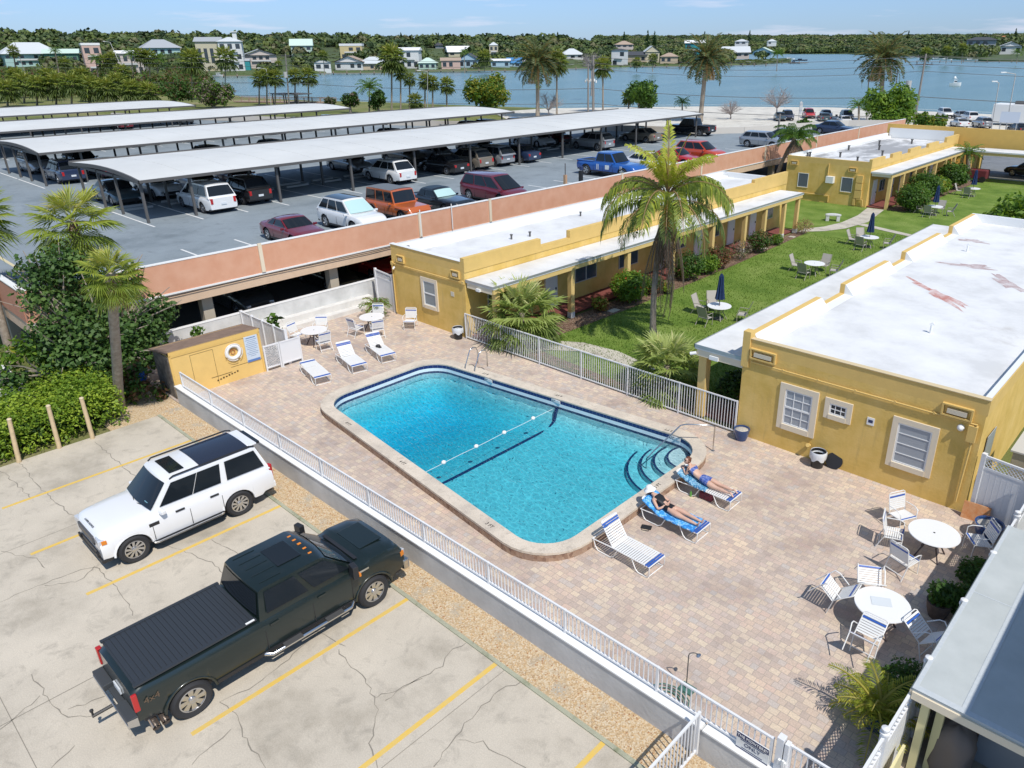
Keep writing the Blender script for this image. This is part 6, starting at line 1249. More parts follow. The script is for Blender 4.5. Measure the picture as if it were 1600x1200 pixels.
# mid distance palms
pm_m = crown_fan(34, .85, 1.05, 11, 31, low=-1.0, dead=6, wk=.085)
fanlod = pm_m.obj('crown', [leafm('fl_a', (.09, .13, .03)), leafm('fl_b', (.15, .20, .035)), leafm('fl_c', (.25, .28, .05)), leafm('fl_d', (.34, .32, .08)), leafm('fl_e', (.22, .16, .09))]).data
pm_m = MB(); rnd = random.Random(5)
for i in range(48): pinnate(pm_m, (0, 0, 0), i*2.399, 1.35-1.75*(i/48), 3.6*rnd.uniform(.85, 1.05), .95+.4*i/48, .62, 22, 0 if i > 24 else 1, .25, rnd=rnd, w=.075, up=.3, stem=4)
for i in range(10): pinnate(pm_m, (0, 0, -.2), i*2.2, -.6, 2.4, .9, .5, 14, 3, .6, rnd=rnd, w=.07, stem=3)
datelod = pm_m.obj('crown', [leafm('date_a', (.06, .09, .035)), leafm('date_b', (.12, .15, .06)), leafm('date_c', (.17, .2, .08)), LB[1], leafm('date_stem', (.35, .22, .06))]).data
pm_m = MB()
for i in range(20): pinnate(pm_m, (0, 0, 0), i*2.399, 1.2-1.3*(i/20), 2.2, 1.2, .5, 14, 1, .5, rnd=rnd, w=.06, stem=1)
coclod = pm_m.obj('crown', [LF[1], LF[2], LF[3], LB[1], LB[1]]).data
for o in [x for x in COL.objects if x.name.startswith('crown') and x.parent is None]: bpy.data.objects.remove(o)
def place_palm(lb, x, yb, yc, rpx, z=0, kind='fan', tr_=.16, group=None, name=None, lean=0, dist=None):
    """foot at pixel (x, yb) on the ground, crown centre at (x+lean, yc)"""
    b = G(x, yb, z)
    if dist: d_ = V((b.x, b.y, 0)).normalized()*dist; b = V((d_.x, d_.y, z))
    dep = (b-V((0, 0, H))).dot(CF); h_ = YW(x+lean, yc, b.y) ; t = thing(name or {'fan': 'fan_palm', 'date': 'date_palm', 'coc': 'feather_palm'}[kind], lb, 'palm tree', b, group=group)
    m = MB(); trunk(m, (0, 0, 0), h_-b, tr_*1.2, tr_, n=7, k=7, flare=1.2); m.obj('trunk', [M_BARK], t, smooth=60)
    c = bpy.data.objects.new('crown', {'fan': fanlod, 'date': datelod, 'coc': coclod}[kind]); COL.objects.link(c); c.parent = t; c.location = h_-b; s = rpx*dep/F/{'fan': 1.75, 'date': 3.1, 'coc': 2.0}[kind]; c.scale = (s, s, s*1.08); c.rotation_euler = (0, 0, rr(0, 6)); return t
place_palm('big date palm against the bay at centre, left of the slender palm', 840, 183, 98, 40, kind='date', tr_=.34)
place_palm('leaning date palm against the bay right of the picture centre', 1094, 190, 92, 40, kind='date', tr_=.36, lean=10)
place_palm('date palm rising above the big green tree at the right', 1376, 190, 92, 43, kind='date', tr_=.36, lean=4)
for lb, x, yb, yc, r in (('tall palm with round crown left of centre, tallest of the shore palms', 612, 176, 88, 25), ('tall slender fan palm directly right of the central date palm', 870, 181, 94, 21), ('thin tall fan palm right of the twin utility poles', 942, 175, 102, 18), ('fan palm in front of the beige three storey house', 352, 138, 88, 20),
                         ('thick fan palm left of the beige three storey house', 300, 155, 92, 22), ('fan palm beside the tallest shore palm', 626, 176, 112, 13), ('fan palm behind the street lamp, left one of its pair', 664, 173, 124, 14), ('fan palm right beside the street lamp', 676, 173, 128, 13), ('fan palm standing alone against the bay', 698, 172, 131, 15), ('small fan palm right of the tallest shore palm', 640, 172, 122, 12),
                         ('squat fan palm on the shore lawn', 649, 174, 156, 15), ('fan palm first of the boardwalk group', 405, 164, 121, 14), ('fan palm second of the boardwalk group', 417, 165, 117, 14), ('fan palm of the boardwalk group left of the wooden poles', 430, 165, 119, 15), ('fan palm of the boardwalk group right of the transformer', 461, 162, 117, 14), ('fan palm last of the boardwalk group', 482, 162, 117, 16),
                         ('small palm among the houses at the far shore', 757, 112, 88, 14), ('squat fan palm left of the green clump by the bay', 982, 178, 150, 13)):
    place_palm(lb, x, yb, yc, r, kind='fan')
place_palm('feathery young palm on the shore lawn', 577, 178, 137, 22, kind='coc', tr_=.14); place_palm('short feathery palm beyond the nearest carport end', 1066, 186, 160, 14, kind='coc', tr_=.14)
place_palm('bushy feather palm at the end of the far motel porch', 1513, 283, 240, 24, kind='coc', tr_=.2); place_palm('drooping palm left of the big green tree by the waterfront', 1342, 200, 165, 18, kind='coc', tr_=.16)
for i, (x, yb, yc, r) in enumerate(((12, 165, 138, 19), (38, 160, 128, 20), (58, 165, 132, 19), (88, 164, 130, 22), (112, 168, 128, 20), (140, 164, 134, 22), (165, 166, 136, 20), (182, 160, 128, 20), (205, 165, 138, 20), (-12, 160, 128, 20), (128, 158, 118, 18), (75, 156, 118, 17), (232, 166, 142, 19), (25, 152, 118, 17), (190, 150, 112, 16))):
    place_palm('cabbage palm in the park row beyond the farthest carport, %s from the left' % ORDN[sorted((12, 38, 58, 88, 112, 140, 165, 182, 205, -12, 128, 75, 232, 25, 190)).index(x)], x, yb, yc, r, kind='fan', tr_=.2, group='park row of cabbage palms', name='sabal_palm')
for i, (x, yb, yc, r) in enumerate(((150, 118, 92, 12), (163, 120, 96, 14), (175, 118, 90, 12), (205, 118, 85, 13), (218, 118, 84, 12), (232, 120, 88, 15), (245, 122, 92, 14), (100, 112, 98, 10), (20, 108, 78, 10), (86, 98, 80, 9), (435, 108, 100, 8), (505, 100, 85, 9), (725, 95, 82, 8), (995, 104, 96, 9), (1020, 104, 90, 9), (1215, 96, 84, 11), (1447, 96, 82, 12), (1505, 84, 74, 9), (1590, 92, 82, 10), (1480, 88, 78, 9))):
    place_palm('small distant palm among the far shore houses, %s from the left' % ORDN[sorted((150, 163, 175, 205, 218, 232, 245, 100, 20, 86, 435, 505, 725, 995, 1020, 1215, 1447, 1505, 1590, 1480)).index(x)], x, yb, yc, r, kind='fan' if i % 3 else 'coc', tr_=.2, z=0, group='palms among the far houses', dist=(330 if x < 400 else 480 if x < 1300 else 700))
def blob_tree(lb, x, yb, cx, cy, rx, ry, mats, n, leaf=.35, name='round_tree', wts=None, seed=1, z=0, dist=None):
    b = G(x, yb, z)
    if dist: b = V((b.x, b.y, 0)).normalized()*dist; b.z = z
    dep = (b-V((0, 0, H))).dot(CF); c = YW(cx, cy, b.y); R_ = rx*dep/F; Rz = ry*dep/F; t = thing(name, lb, 'tree', b, world=True); g_ = random.Random(seed); B_ = []
    for k in range(14):
        a = g_.uniform(0, 6.3); q = g_.uniform(.2, .68); B_.append((c.x+R_*q*cos(a), c.y+R_*q*sin(a), c.z+Rz*g_.uniform(-.55, .55), min(R_, Rz)*g_.uniform(.35, .6)))
    leafcloud('crown', B_, n, leaf, mats, t, shell=.7, up=.4, seed=seed, wts=wts)
    m = MB(); trunk(m, b, (b.x, b.y, max(b.z+.5, c.z-Rz*.5)), .3, .2, n=7, k=5)
    for q in B_[:7]: m.tube([(b.x, b.y, max(b.z+.4, c.z-Rz*.6)), q[:3]], [.14, .04], 4)
    m.obj('trunk', [M_WOODB], t); return t
blob_tree('wide yellow green tree at the shore between the carport ends', 770, 178, 768, 146, 44, 30, [LF[1], LF[2], leafm('shore_yellow', (.26, .26, .03)), LF[3]], 6500, .32, seed=3)
blob_tree('rounded green tree by the bay, left of the leaning date palm', 998, 180, 999, 150, 36, 23, [LF[0], LF[1], LF[2], LF[3]], 5000, .3, seed=4)
blob_tree('large bright green tree in front of the waterfront car park', 1392, 212, 1392, 170, 46, 34, [LF[1], LF[2], LF[3], leafm('lime_top', (.22, .33, .03))], 9000, .28, seed=5)
blob_tree('spiky green shrub mass right of the large bright tree', 1455, 200, 1452, 190, 34, 14, [LF[1], LF[2], LF[4]], 3500, .25, seed=6, name='shrub_mass')
blob_tree('grey green mangrove at the shore behind the farthest carport', 335, 168, 335, 145, 40, 22, [LF[1], LF[2], LB[2], LF[3]], 4500, .3, seed=7)
blob_tree('brushy green trees left of the mangrove', 275, 165, 272, 140, 32, 18, [LF[0], LF[1], LB[0]], 3000, .3, seed=8)
blob_tree('dark bush on the shore lawn by the young feathery palm', 548, 176, 548, 154, 17, 13, [LB[2], LF[1], LF[0]], 1800, .28, seed=9)
blob_tree('dark rounded tree by the shore left of the tallest palm', 592, 178, 592, 155, 16, 16, [LF[0], LF[1]], 2200, .28, seed=10)
blob_tree('green shrub at the shore right of the boardwalk', 515, 168, 515, 160, 14, 9, [LF[1], LB[2]], 900, .28, seed=11)
blob_tree('leafy tree right of the grey pole, beyond the peach parapet', 1262, 214, 1258, 196, 22, 12, [LF[0], LF[1], LF[2]], 2200, .25, seed=12)
def bare_tree(lb, x, yb, cy, rpx, name='bare_tree', seed=1, tr_=.16):
    b = G(x, yb, 0); dep = (b-V((0, 0, H))).dot(CF); c = YW(x, cy, b.y); R_ = rpx*dep/F; t = thing(name, lb, 'tree', b, world=True); g_ = random.Random(seed); m = MB(); tw = MB()
    fork = V((b.x, b.y, c.z-R_*.75)); m.tube([b, (b+fork)/2+V((.1, 0, 0)), fork], [tr_, tr_*.8, tr_*.7], 6)
    for k in range(16):
        a = g_.uniform(0, 6.3); e_ = g_.uniform(.3, 1.4); d = V((cos(a)*cos(e_), sin(a)*cos(e_), sin(e_))); e = fork+d*R_*g_.uniform(.9, 1.3); m.tube([fork, fork+d*R_*.5+V((0, 0, .1*R_)), e], [tr_*.5, tr_*.3, .03], 4)
        for j in range(26):
            s_ = fork+d*R_*g_.uniform(.4, 1.1); e2 = s_+V((g_.uniform(-1, 1), g_.uniform(-1, 1), g_.uniform(-.3, 1)))*R_*.42; tw.tube([s_, e2], [.018, .008], 3, cap=False)
    m.obj('trunk', [mat('pale_grey_bark', (.34, .30, .28), .9)], t); tw.obj('twigs', [mat('twig_grey', (.36, .31, .29), .9)], t)
bare_tree('bare twiggy tree behind the white lot, left of the grey pole', 1141, 186, 165, 18, seed=2); bare_tree('larger bare tree near the parked cars by the water', 1212, 188, 148, 26, seed=3); bare_tree('bare tree between the central palms at the water edge', 857, 180, 155, 22, seed=4)
bare_tree('bare round topped grey tree behind the twin utility poles', 924, 150, 92, 22, seed=5, tr_=.3)
# ================================================================ FAR SHORE
SH = [(-400, 127), (0, 122), (230, 119), (330, 119), (430, 118.5), (540, 114), (700, 112), (800, 110), (900, 106.5), (1060, 103), (1150, 102), (1215, 98)]
def ys(px): return interp(SH, px)
SH2 = [(900, 86), (1200, 84.6), (1300, 84.5), (1321, 86), (1420, 90), (1500, 96), (1600, 97.5), (2100, 100)]
def polar(px, dist, z):  # ground point seen in column px at a plan distance
    d = ray(px, 600 if 0 else 300); d = V((d.x, d.y, 0)).normalized()*dist; return V((d.x, d.y, z))
def dsh(px, S=None, z=-1.2):
    p = G(px, interp(S or SH, px), z); return math.hypot(p.x, p.y)
M_FARG = mat('far_ground', (.07, .10, .035), .95, var=.3, vs=.02); M_SAND = mat('shore_sand', (.40, .36, .28), .95)
def terr(name, pxs, near, far, zt, S):
    m = MB(); vs = []; nn = 9
    for px in pxs:
        dn = near(px); df = far(px, dn)
        for k in range(nn+1):
            u = k/nn; d = dn+(df-dn)*u**1.3; z = -3 if k == 0 else (.0 if k == 1 else zt(px, df)*max(0, (u-.12)/.88)**1.1)
            if k == 1: d = dn+2
            vs.append(polar(px, d, z))
    q = nn+1; m.add(vs, [(i*q+k, (i+1)*q+k, (i+1)*q+k+1, i*q+k+1) for i in range(len(pxs)-1) for k in range(nn)]); o = m.obj(name, [M_FARG], smooth=60); o['kind'] = 'structure'; return o
def ztop(yt): return lambda px, df: max(2, H+(84.7-.00825*px-yt)/F*df-10)
farA = lambda px, dn: 900 if px < 960 else dn+140
ztA = lambda px, df: ztop(57)(px, df)*max(.06, min(1, (1060-px)/200)) if px < 960 else 1.5
terr('hills', list(range(-420, 1216, 30))+[1215], lambda px: dsh(px), farA, ztA, SH)
terr('hills', list(range(930, 2101, 30)), lambda px: dsh(px, SH2), lambda px, dn: 2600, ztop(59), SH2)
HOUSES = []
def woods(name, N, pxr, near, far, zt, mats, rk, nt_=34, seed=1, uk=.75, u0=.05, dens=None):
    g = np.random.default_rng(seed); V_s = []; F_m = []
    for i in range(N):
        px = g.uniform(*pxr); dn = near(px); df = far(px, dn); u = u0+(1-u0)*g.random()**uk
        d = dn+(df-dn)*u**1.3; z = zt(px, df)*max(0, (u-.12)/.88)**1.1
        if dens and g.random() > dens(px, u): continue
        if any(abs(px-h[0]) < h[1]/2+rk*.8 and d < h[2]+6 for h in HOUSES):
            if rk > 5: continue
            low = .12
        else: low = 1
        p = polar(px, d, z); r = rk*d/F*g.uniform(.7, 1.35)*(.6 if low < 1 else 1); hz = min(9, r*1.15)*g.uniform(.8, 1.2)*low; mi = int(g.integers(len(mats)))
        dd = g.normal(size=(nt_, 3)); dd /= np.linalg.norm(dd, axis=1)[:, None]; dd[:, 2] = np.abs(dd[:, 2])*1.0-.15
        c = np.array([p.x, p.y, p.z+hz*.5])+dd*np.array([r, r, hz*.75])*(g.uniform(.75, 1.05, (nt_, 1))); s = r*.25
        a = g.normal(size=(nt_, 3)); b = g.normal(size=(nt_, 3)); nr = dd+g.normal(size=(nt_, 3))*.4
        t1 = np.cross(nr, a); t1 /= np.linalg.norm(t1, axis=1)[:, None]; t2 = np.cross(nr, t1); t2 /= np.linalg.norm(t2, axis=1)[:, None]
        V_s.append(np.stack([c-t1*s, c+t2*s*.9, c+t1*s, c-t2*s*.9], 1).reshape(-1, 3)); F_m.append(np.full(nt_, mi))
    v = np.concatenate(V_s); mi = np.concatenate(F_m); n = len(mi); me = bpy.data.meshes.new(name); me.vertices.add(4*n); me.vertices.foreach_set('co', v.ravel().astype('f')); me.loops.add(4*n); me.loops.foreach_set('vertex_index', np.arange(4*n, dtype='i')); me.polygons.add(n); me.polygons.foreach_set('loop_start', np.arange(0, 4*n, 4, dtype='i'))
    for m_ in mats: me.materials.append(m_)
    me.polygons.foreach_set('material_index', mi.astype('i')); me.update(); me.validate(); o = bpy.data.objects.new(name, me); COL.objects.link(o); o['kind'] = 'stuff'
    tag(o, 'dense low green woods covering the far shore', 'woods'); return o
WM_ = [leafm('wood_a', (.055, .09, .025), .05), leafm('wood_b', (.075, .11, .026), .05), leafm('wood_c', (.095, .13, .03), .05), leafm('wood_d', (.12, .15, .035), .05), leafm('wood_e', (.12, .12, .05), .05), leafm('wood_f', (.035, .06, .022), .05), leafm('wood_g', (.055, .085, .026), .05)]
# park hedge and shore plants near the far left
g_ = random.Random(4); q = []
for i in range(120): px = g_.uniform(-60, 320); p = G(px, g_.uniform(118, 150), 0); q.append((p.x, p.y, g_.uniform(1.2, 3.4), g_.uniform(2.5, 4.5), .8))
o = leafcloud('park_thicket', q, 34000, .62, [LF[0], LF[1], leafm('thicket', (.10, .13, .03)), LB[0], LF[2]], None, shell=.7, seed=12, kind='stuff'); tag(o, 'mixed green thicket between the park palms and the houses', 'thicket')
# houses
CW = {k: mat('siding_'+k, c, .8) for k, c in dict(white=(.62, .62, .60), cream=(.52, .47, .34), pink=(.55, .38, .32), aqua=(.38, .54, .50), teal=(.03, .26, .28), yellow=(.56, .46, .24), sky=(.36, .50, .58), blush=(.52, .45, .40), mint=(.40, .52, .44), grey=(.34, .36, .38), green=(.10, .22, .14), sand=(.52, .42, .30)).items()}
CR_ = {k: mat('roofing_'+k, c, .75) for k, c in dict(grey=(.34, .36, .38), white=(.74, .74, .74), orange=(.48, .20, .09), brown=(.24, .17, .13), dark=(.06, .065, .075), mint=(.50, .62, .54), blue=(.05, .20, .42), tan=(.38, .29, .22), rust=(.36, .12, .07), pale=(.52, .55, .56)).items()}
def house(lb, px, yb, w, h, rh, wall, roof, kind='hip', dist=None, turn=0, dep=None, fl=1, cupola=False, yd=None):
    """px/yb foot in the picture, w/h wall size and rh roof height in pixels at its distance"""
    dr = ray(px, yb); sl_ = dr.z/math.hypot(dr.x, dr.y); far2 = px > 1215; dn = dsh(px, SH2 if far2 else SH); df = 2600 if far2 else farA(px, dn); zt_ = (ztop(59) if far2 else ztA)(px, df); d0 = dn*1.02
    for k in range(200):
        d0 = dn*1.015+(df-dn)*k/200; u = ((d0-dn)/(df-dn))**(1/1.3)
        if zt_*max(0, (u-.12)/.88)**1.1 >= H+sl_*d0-.3: break
    t_ = d0/math.hypot(dr.x, dr.y); P = V((0, 0, H))+dr*t_; dz = dr.dot(CF)*t_; s = dz/F
    W_, Hh, Rh = w*s*1.12, h*s*1.22, rh*s*1.1; D_ = dep*s if dep else min(W_*.8, 14); az = math.atan2(dr.y, dr.x)-pi/2+turn
    t = thing('house', lb, 'house', P, az); HOUSES.append((px, w, d0))
    m = MB(); m.box(-W_/2, 0, -1.5, W_/2, D_, Hh); m.obj('walls', [CW[wall]], t, world=False)
    m = MB(); e = .06*W_; z = Hh
    if kind == 'hip':
        r_ = max(0, W_/2-D_/2)*.8; vs = [(-W_/2-e, -e, z), (W_/2+e, -e, z), (W_/2+e, D_+e, z), (-W_/2-e, D_+e, z), (-r_, D_/2, z+Rh), (r_, D_/2, z+Rh)]; m.add(vs, [(0, 1, 5, 4), (1, 2, 5), (2, 3, 4, 5), (3, 0, 4), (3, 2, 1, 0)])
    elif kind == 'front':
        vs = [(-W_/2-e, -e, z), (W_/2+e, -e, z), (W_/2+e, D_+e, z), (-W_/2-e, D_+e, z), (0, -e, z+Rh), (0, D_+e, z+Rh)]; m.add(vs, [(0, 4, 5, 3), (4, 1, 2, 5), (3, 2, 1, 0)]); m.add([(-W_/2, -.05*e, z), (W_/2, -.05*e, z), (0, -.05*e, z+Rh*.93)], [(0, 1, 2)], 1)
    elif kind == 'side':
        vs = [(-W_/2-e, -e, z), (W_/2+e, -e, z), (W_/2+e, D_+e, z), (-W_/2-e, D_+e, z), (-W_/2-e, D_/2, z+Rh), (W_/2+e, D_/2, z+Rh)]; m.add(vs, [(0, 1, 5, 4), (2, 3, 4, 5), (3, 2, 1, 0), (0, 4, 3), (1, 2, 5)])
    else: m.box(-W_/2-.2, -.2, z, W_/2+.2, D_+.2, z+Rh)
    m.obj('roof', [CR_[roof], CW[wall]], t, world=False)
    nw = max(2, int(w/8)); 
    for f in range(fl):
        for i in range(nw):
            if (i+f+int(px)) % 4 == 3: continue
            x = -W_/2+W_*(i+.5)/nw; ww = W_/nw*.28; z0 = Hh*(f+.3)/fl; z1 = Hh*(f+.78)/fl; m = MB(); m.box(x-ww, -.06, z0, x+ww, .0, z1); m.obj('window', [M_GLASS], t, world=False)
    if fl > 1:
        m = MB()
        for f in range(1, fl): m.box(-W_*.3, -1.2, Hh*f/fl-.12, W_*.3, 0, Hh*f/fl); m.box(-W_*.3, -1.25, Hh*f/fl, W_*.3, -1.18, Hh*f/fl+.9) 
        m.obj('balcony', [CW['white']], t, world=False)
    if cupola: m = MB(); c = W_*.09; m.box(W_*.25-c, D_*.3, z+Rh*.3, W_*.25+c, D_*.3+2*c, z+Rh+c*2.2); m.box(W_*.25-c*1.5, D_*.3-c*.5, z+Rh+c*2.2, W_*.25+c*1.5, D_*.3+2.5*c, z+Rh+c*2.6); m.obj('cupola', [CW['white']], t, world=False)
    return t
HS = [('big pale blue house with stepped grey metal roof at the far left', 55, 104, 66, 15, 15, 'aqua', 'pale', 'hip', 330, 2), ('dark green sided house right of the big pale blue one', 100, 106, 40, 17, 6, 'green', 'mint', 'side', 345, 1), ('orange roofed house among trees at the far left', 109, 76, 22, 5, 7, 'blush', 'orange', 'hip', 620, 1),
      ('narrow pale pink apartment block behind the light pole', 154, 124, 22, 40, 3, 'pink', 'white', 'flat', 330, 3), ('pinkish white house with dark windows left of the aqua one', 207, 118, 34, 26, 4, 'blush', 'white', 'side', 335, 2), ('aqua house with wide grey hip roof', 258, 100, 46, 19, 11, 'aqua', 'grey', 'hip', 380, 2),
      ('cream side of the three storey seaside house', 332, 113, 32, 36, 6, 'cream', 'grey', 'side', None, 1), ('three storey white seaside house with cupola', 366, 113, 30, 36, 6, 'white', 'pale', 'hip', None, 3), ('two storey blush house with purple grey gable', 410, 106, 42, 15, 8, 'blush', 'grey', 'front', None, 2),
      ('orange roofed house behind the blush gable house', 405, 73, 22, 3, 6, 'cream', 'orange', 'hip', 650, 1), ('mint green house with tall pale roof above bare trees', 473, 90, 28, 14, 9, 'mint', 'mint', 'side', 540, 2), ('teal low building between the seaside house and the blush one', 386, 111, 10, 12, 3, 'teal', 'grey', 'side', 470, 1),
      ('white boat house by the far water left of the white gable', 505, 111, 22, 10, 5, 'white', 'grey', 'front', None, 1), ('white gabled cottage with tan roof at the far water', 546, 110, 38, 10, 8, 'white', 'tan', 'front', None, 1), ('grey roofed bungalow right of the white gabled cottage', 582, 110, 40, 8, 9, 'sand', 'pale', 'hip', None, 1),
      ('pale yellow stucco house behind the white gabled cottage', 550, 93, 30, 16, 3, 'yellow', 'white', 'flat', 560, 2), ('rust roofed house above the yellow one', 544, 74, 24, 3, 5, 'blush', 'rust', 'hip', 700, 1), ('tall white house right of the tallest palm', 640, 108, 28, 22, 4, 'white', 'white', 'side', None, 2),
      ('small green porch bungalow at the far water', 668, 109, 24, 8, 7, 'mint', 'mint', 'hip', None, 1), ('salmon pink cottage at the far water', 705, 108, 26, 10, 4, 'pink', 'tan', 'side', None, 1), ('sky blue gabled house with dark roof', 732, 107, 28, 10, 9, 'sky', 'dark', 'front', None, 1), ('white roofed house behind the sky blue gable', 718, 88, 30, 5, 8, 'cream', 'white', 'side', 600, 1),
      ('light blue flat cottage right of the sky blue gable', 782, 106, 26, 8, 3, 'sky', 'white', 'side', None, 1), ('blue tarp roofed shed by the water', 803, 105, 20, 5, 7, 'sky', 'blue', 'side', None, 1), ('small white shed by the blue tarp roof', 815, 105, 10, 7, 2, 'white', 'white', 'side', 440, 1), ('white hip roofed house behind the date palm', 895, 92, 30, 5, 8, 'white', 'pale', 'hip', 620, 1),
      ('modern white house with tall blue glass windows', 966, 105, 20, 20, 2, 'white', 'dark', 'hip', None, 2), ('tan roofed house on the ridge above the modern white one', 976, 75, 24, 4, 5, 'blush', 'tan', 'hip', 820, 1), ('dark roofed waterfront house right of the modern white one', 995, 97, 26, 8, 5, 'sand', 'dark', 'side', 520, 1), ('cream waterfront house with white gable near the moored boats', 1019, 97, 20, 12, 8, 'cream', 'pale', 'front', 540, 1), ('sand coloured waterfront house left of the teal one', 1045, 99, 24, 8, 5, 'sand', 'tan', 'hip', 520, 1),
      ('teal block of a house with white roof', 1085, 90, 26, 17, 4, 'teal', 'white', 'side', 640, 2), ('grey blue roofed house right of the leaning date palm', 1150, 90, 36, 6, 8, 'blush', 'pale', 'side', 640, 1), ('turquoise cottage at the tip of the far point', 1190, 89, 26, 6, 6, 'sky', 'mint', 'front', 640, 1), ('small white house in the woods right of centre', 1157, 70, 16, 4, 3, 'white', 'pale', 'hip', 1100, 1),
      ('tiny white house in the woods above the point', 1206, 70, 12, 4, 3, 'white', 'pale', 'hip', 1200, 1), ('grey two storey house with balcony at the right shore', 1531, 80, 36, 13, 4, 'grey', 'dark', 'hip', 800, 2), ('white gabled house at the right shore', 1578, 84, 26, 9, 6, 'white', 'pale', 'front', 800, 1), ('orange roofed villa behind the two right shore houses', 1567, 66, 14, 4, 4, 'blush', 'orange', 'hip', 1000, 1),
      ('white house front with tan roof left of the tall white one', 650, 85, 16, 4, 4, 'white', 'white', 'side', 700, 1), ('pale grey roofed house in trees above the pink cottage', 695, 75, 26, 3, 4, 'grey', 'dark', 'side', 800, 1), ('cream tower like house behind the light blue cottage', 772, 92, 12, 16, 4, 'cream', 'pale', 'hip', 620, 2)]
for lb, px, yb, w, h, rh, wl, rf, kd, ds, fl in HS: house(lb, px, yb, w, h, rh, wl, rf, kd, ds, fl=fl, cupola='cupola' in lb, turn=rr(-.25, .25))
woods('woodland', 4600, (-60, 1215), lambda px: dsh(px), farA, ztA, WM_, 8, nt_=58, seed=1, u0=.10, dens=lambda px, u: 1 if u > .35 else .8)
woods('shore_trees', 1900, (-60, 1210), lambda px: dsh(px), farA, ztA, WM_+[leafm('wood_y', (.13, .16, .03), .2)], 4.6, nt_=40, seed=3, u0=.05, uk=1.8)['label'] = 'mixed green garden trees between the far shore houses'
o = woods('woodland', 4300, (930, 1660), lambda px: dsh(px, SH2), lambda px, dn: 2600, ztop(59), WM_, 7, nt_=50, seed=2, u0=.0); o['label'] = 'low green mangrove woods beyond the open water at the right'
# tall conifers poking above the ridge
for i, (px, yt, hpx) in enumerate(((8, 43, 22), (128, 44, 24), (143, 46, 20), (258, 47, 14), (354, 47, 14), (495, 50, 12), (541, 52, 10), (648, 50, 12), (702, 51, 12), (874, 50, 14), (970, 50, 14), (1004, 48, 18), (1014, 49, 16), (1086, 49, 12), (1151, 48, 12), (1380, 49, 12), (1534, 46, 12))):
    d0 = 860 if px < 900 else 1900; p = polar(px, d0, 0); tp_ = YW(px, yt, p.y); sc_ = (p.xy.length)/F; hh_ = hpx*sc_*1.5; t = thing('conifer', 'dark conifer poking above the distant tree line, %s from the left' % ORDN[i], 'tree', (p.x, p.y, tp_.z-hh_), group='conifers on the skyline')
    m = MB(); m.tube([(0, 0, 0), (0, 0, hh_*.9)], [hh_*.03, hh_*.01], 5); m.obj('trunk', [M_WOODB], t)
    m = MB(); g_ = random.Random(i)
    for k in range(90):
        u = g_.random(); a = g_.uniform(0, 6.3); r = hh_*.2*(1-u)**.8*g_.uniform(.5, 1.1)+.3; z = hh_*(.25+.75*u); w = hh_*.05
        m.add([(0, 0, z+w), (r*cos(a)-w*sin(a), r*sin(a)+w*cos(a), z-w), (r*1.2*cos(a), r*1.2*sin(a), z), (r*cos(a)+w*sin(a), r*sin(a)-w*cos(a), z-w)], [(0, 1, 2, 3)])
    m.obj('crown', [LF[0]], t)
# docks and boats
def dock(lb, px0, px1, y, name='dock'):
    a, b = G(px0, y, -.4), G(px1, y-.3, -.4); t = thing(name, lb, 'dock', a, world=True); d = b-a; ang = math.atan2(d.y, d.x); c = (a+b)/2; m = MB(); m.obox((c.x, c.y, -.35), d.length, 3, .3, ang); m.obj('planks', [mat('dock_wood', (.28, .22, .17), .9)], t)
    m = MB()
    for k in range(max(3, int(d.length/9))): p = a.lerp(b, k/max(3, int(d.length/9))); m.obox((p.x, p.y, -.3), .5, .5, 2.6)
    m.obj('pilings', [MC['dock_wood']], t); return t
for lb, a, b, y in (('long dock before the white gabled cottage', 500, 606, 114.5), ('dock before the pink and blue cottages', 650, 830, 110.8), ('dock before the three storey seaside house', 328, 392, 119), ('docks left of the teal house', 880, 960, 107.5), ('dock with boats left of the date palm', 985, 1100, 104), ('crowded dock at the tip of the point', 1125, 1215, 102), ('dock carrying the boat lifts beyond the point', 1222, 1262, 98.5), ('long sea wall dock at the right shore', 1415, 1600, 96.5)): dock(lb, a, b, y)
def boat(lb, px, y, L_, hull, ang=0, z=-1.15, cab=True):
    p = G(px, y, z); t = thing('boat', lb, 'boat', p, ang); m = MB(); n_ = 9; vs = []
    for k in range(n_+1):
        u = k/n_; x = L_*(u-.5); w = L_*.15*(1-u**3)**.7; vs += [(x, -w, .9+.3*u), (x, -w*.6, 0), (x, w*.6, 0), (x, w, .9+.3*u)]
    m.add(vs, [(4*k+j, 4*k+j+1, 4*k+5+j, 4*k+4+j) for k in range(n_) for j in range(3)]+[(4*k+3, 4*k, 4*k+4, 4*k+7) for k in range(n_)]+[(0, 1, 2, 3)]); m.obj('hull', [hull], t, world=False)
    if cab: m = MB(); m.box(-L_*.15, -L_*.09, .9, L_*.12, L_*.09, 1.9); m.box(-L_*.2, -L_*.1, 2.3, L_*.16, L_*.1, 2.4); m.obj('cabin', [hull, ], t, world=False, bevel=.1); m = MB(); m.box(-L_*.1, -L_*.092, 1.3, L_*.125, L_*.092, 1.7); m.obj('window', [M_GLASS], t, world=False)
    return t
navyh = mat('hull_navy', (.02, .03, .07), .3)
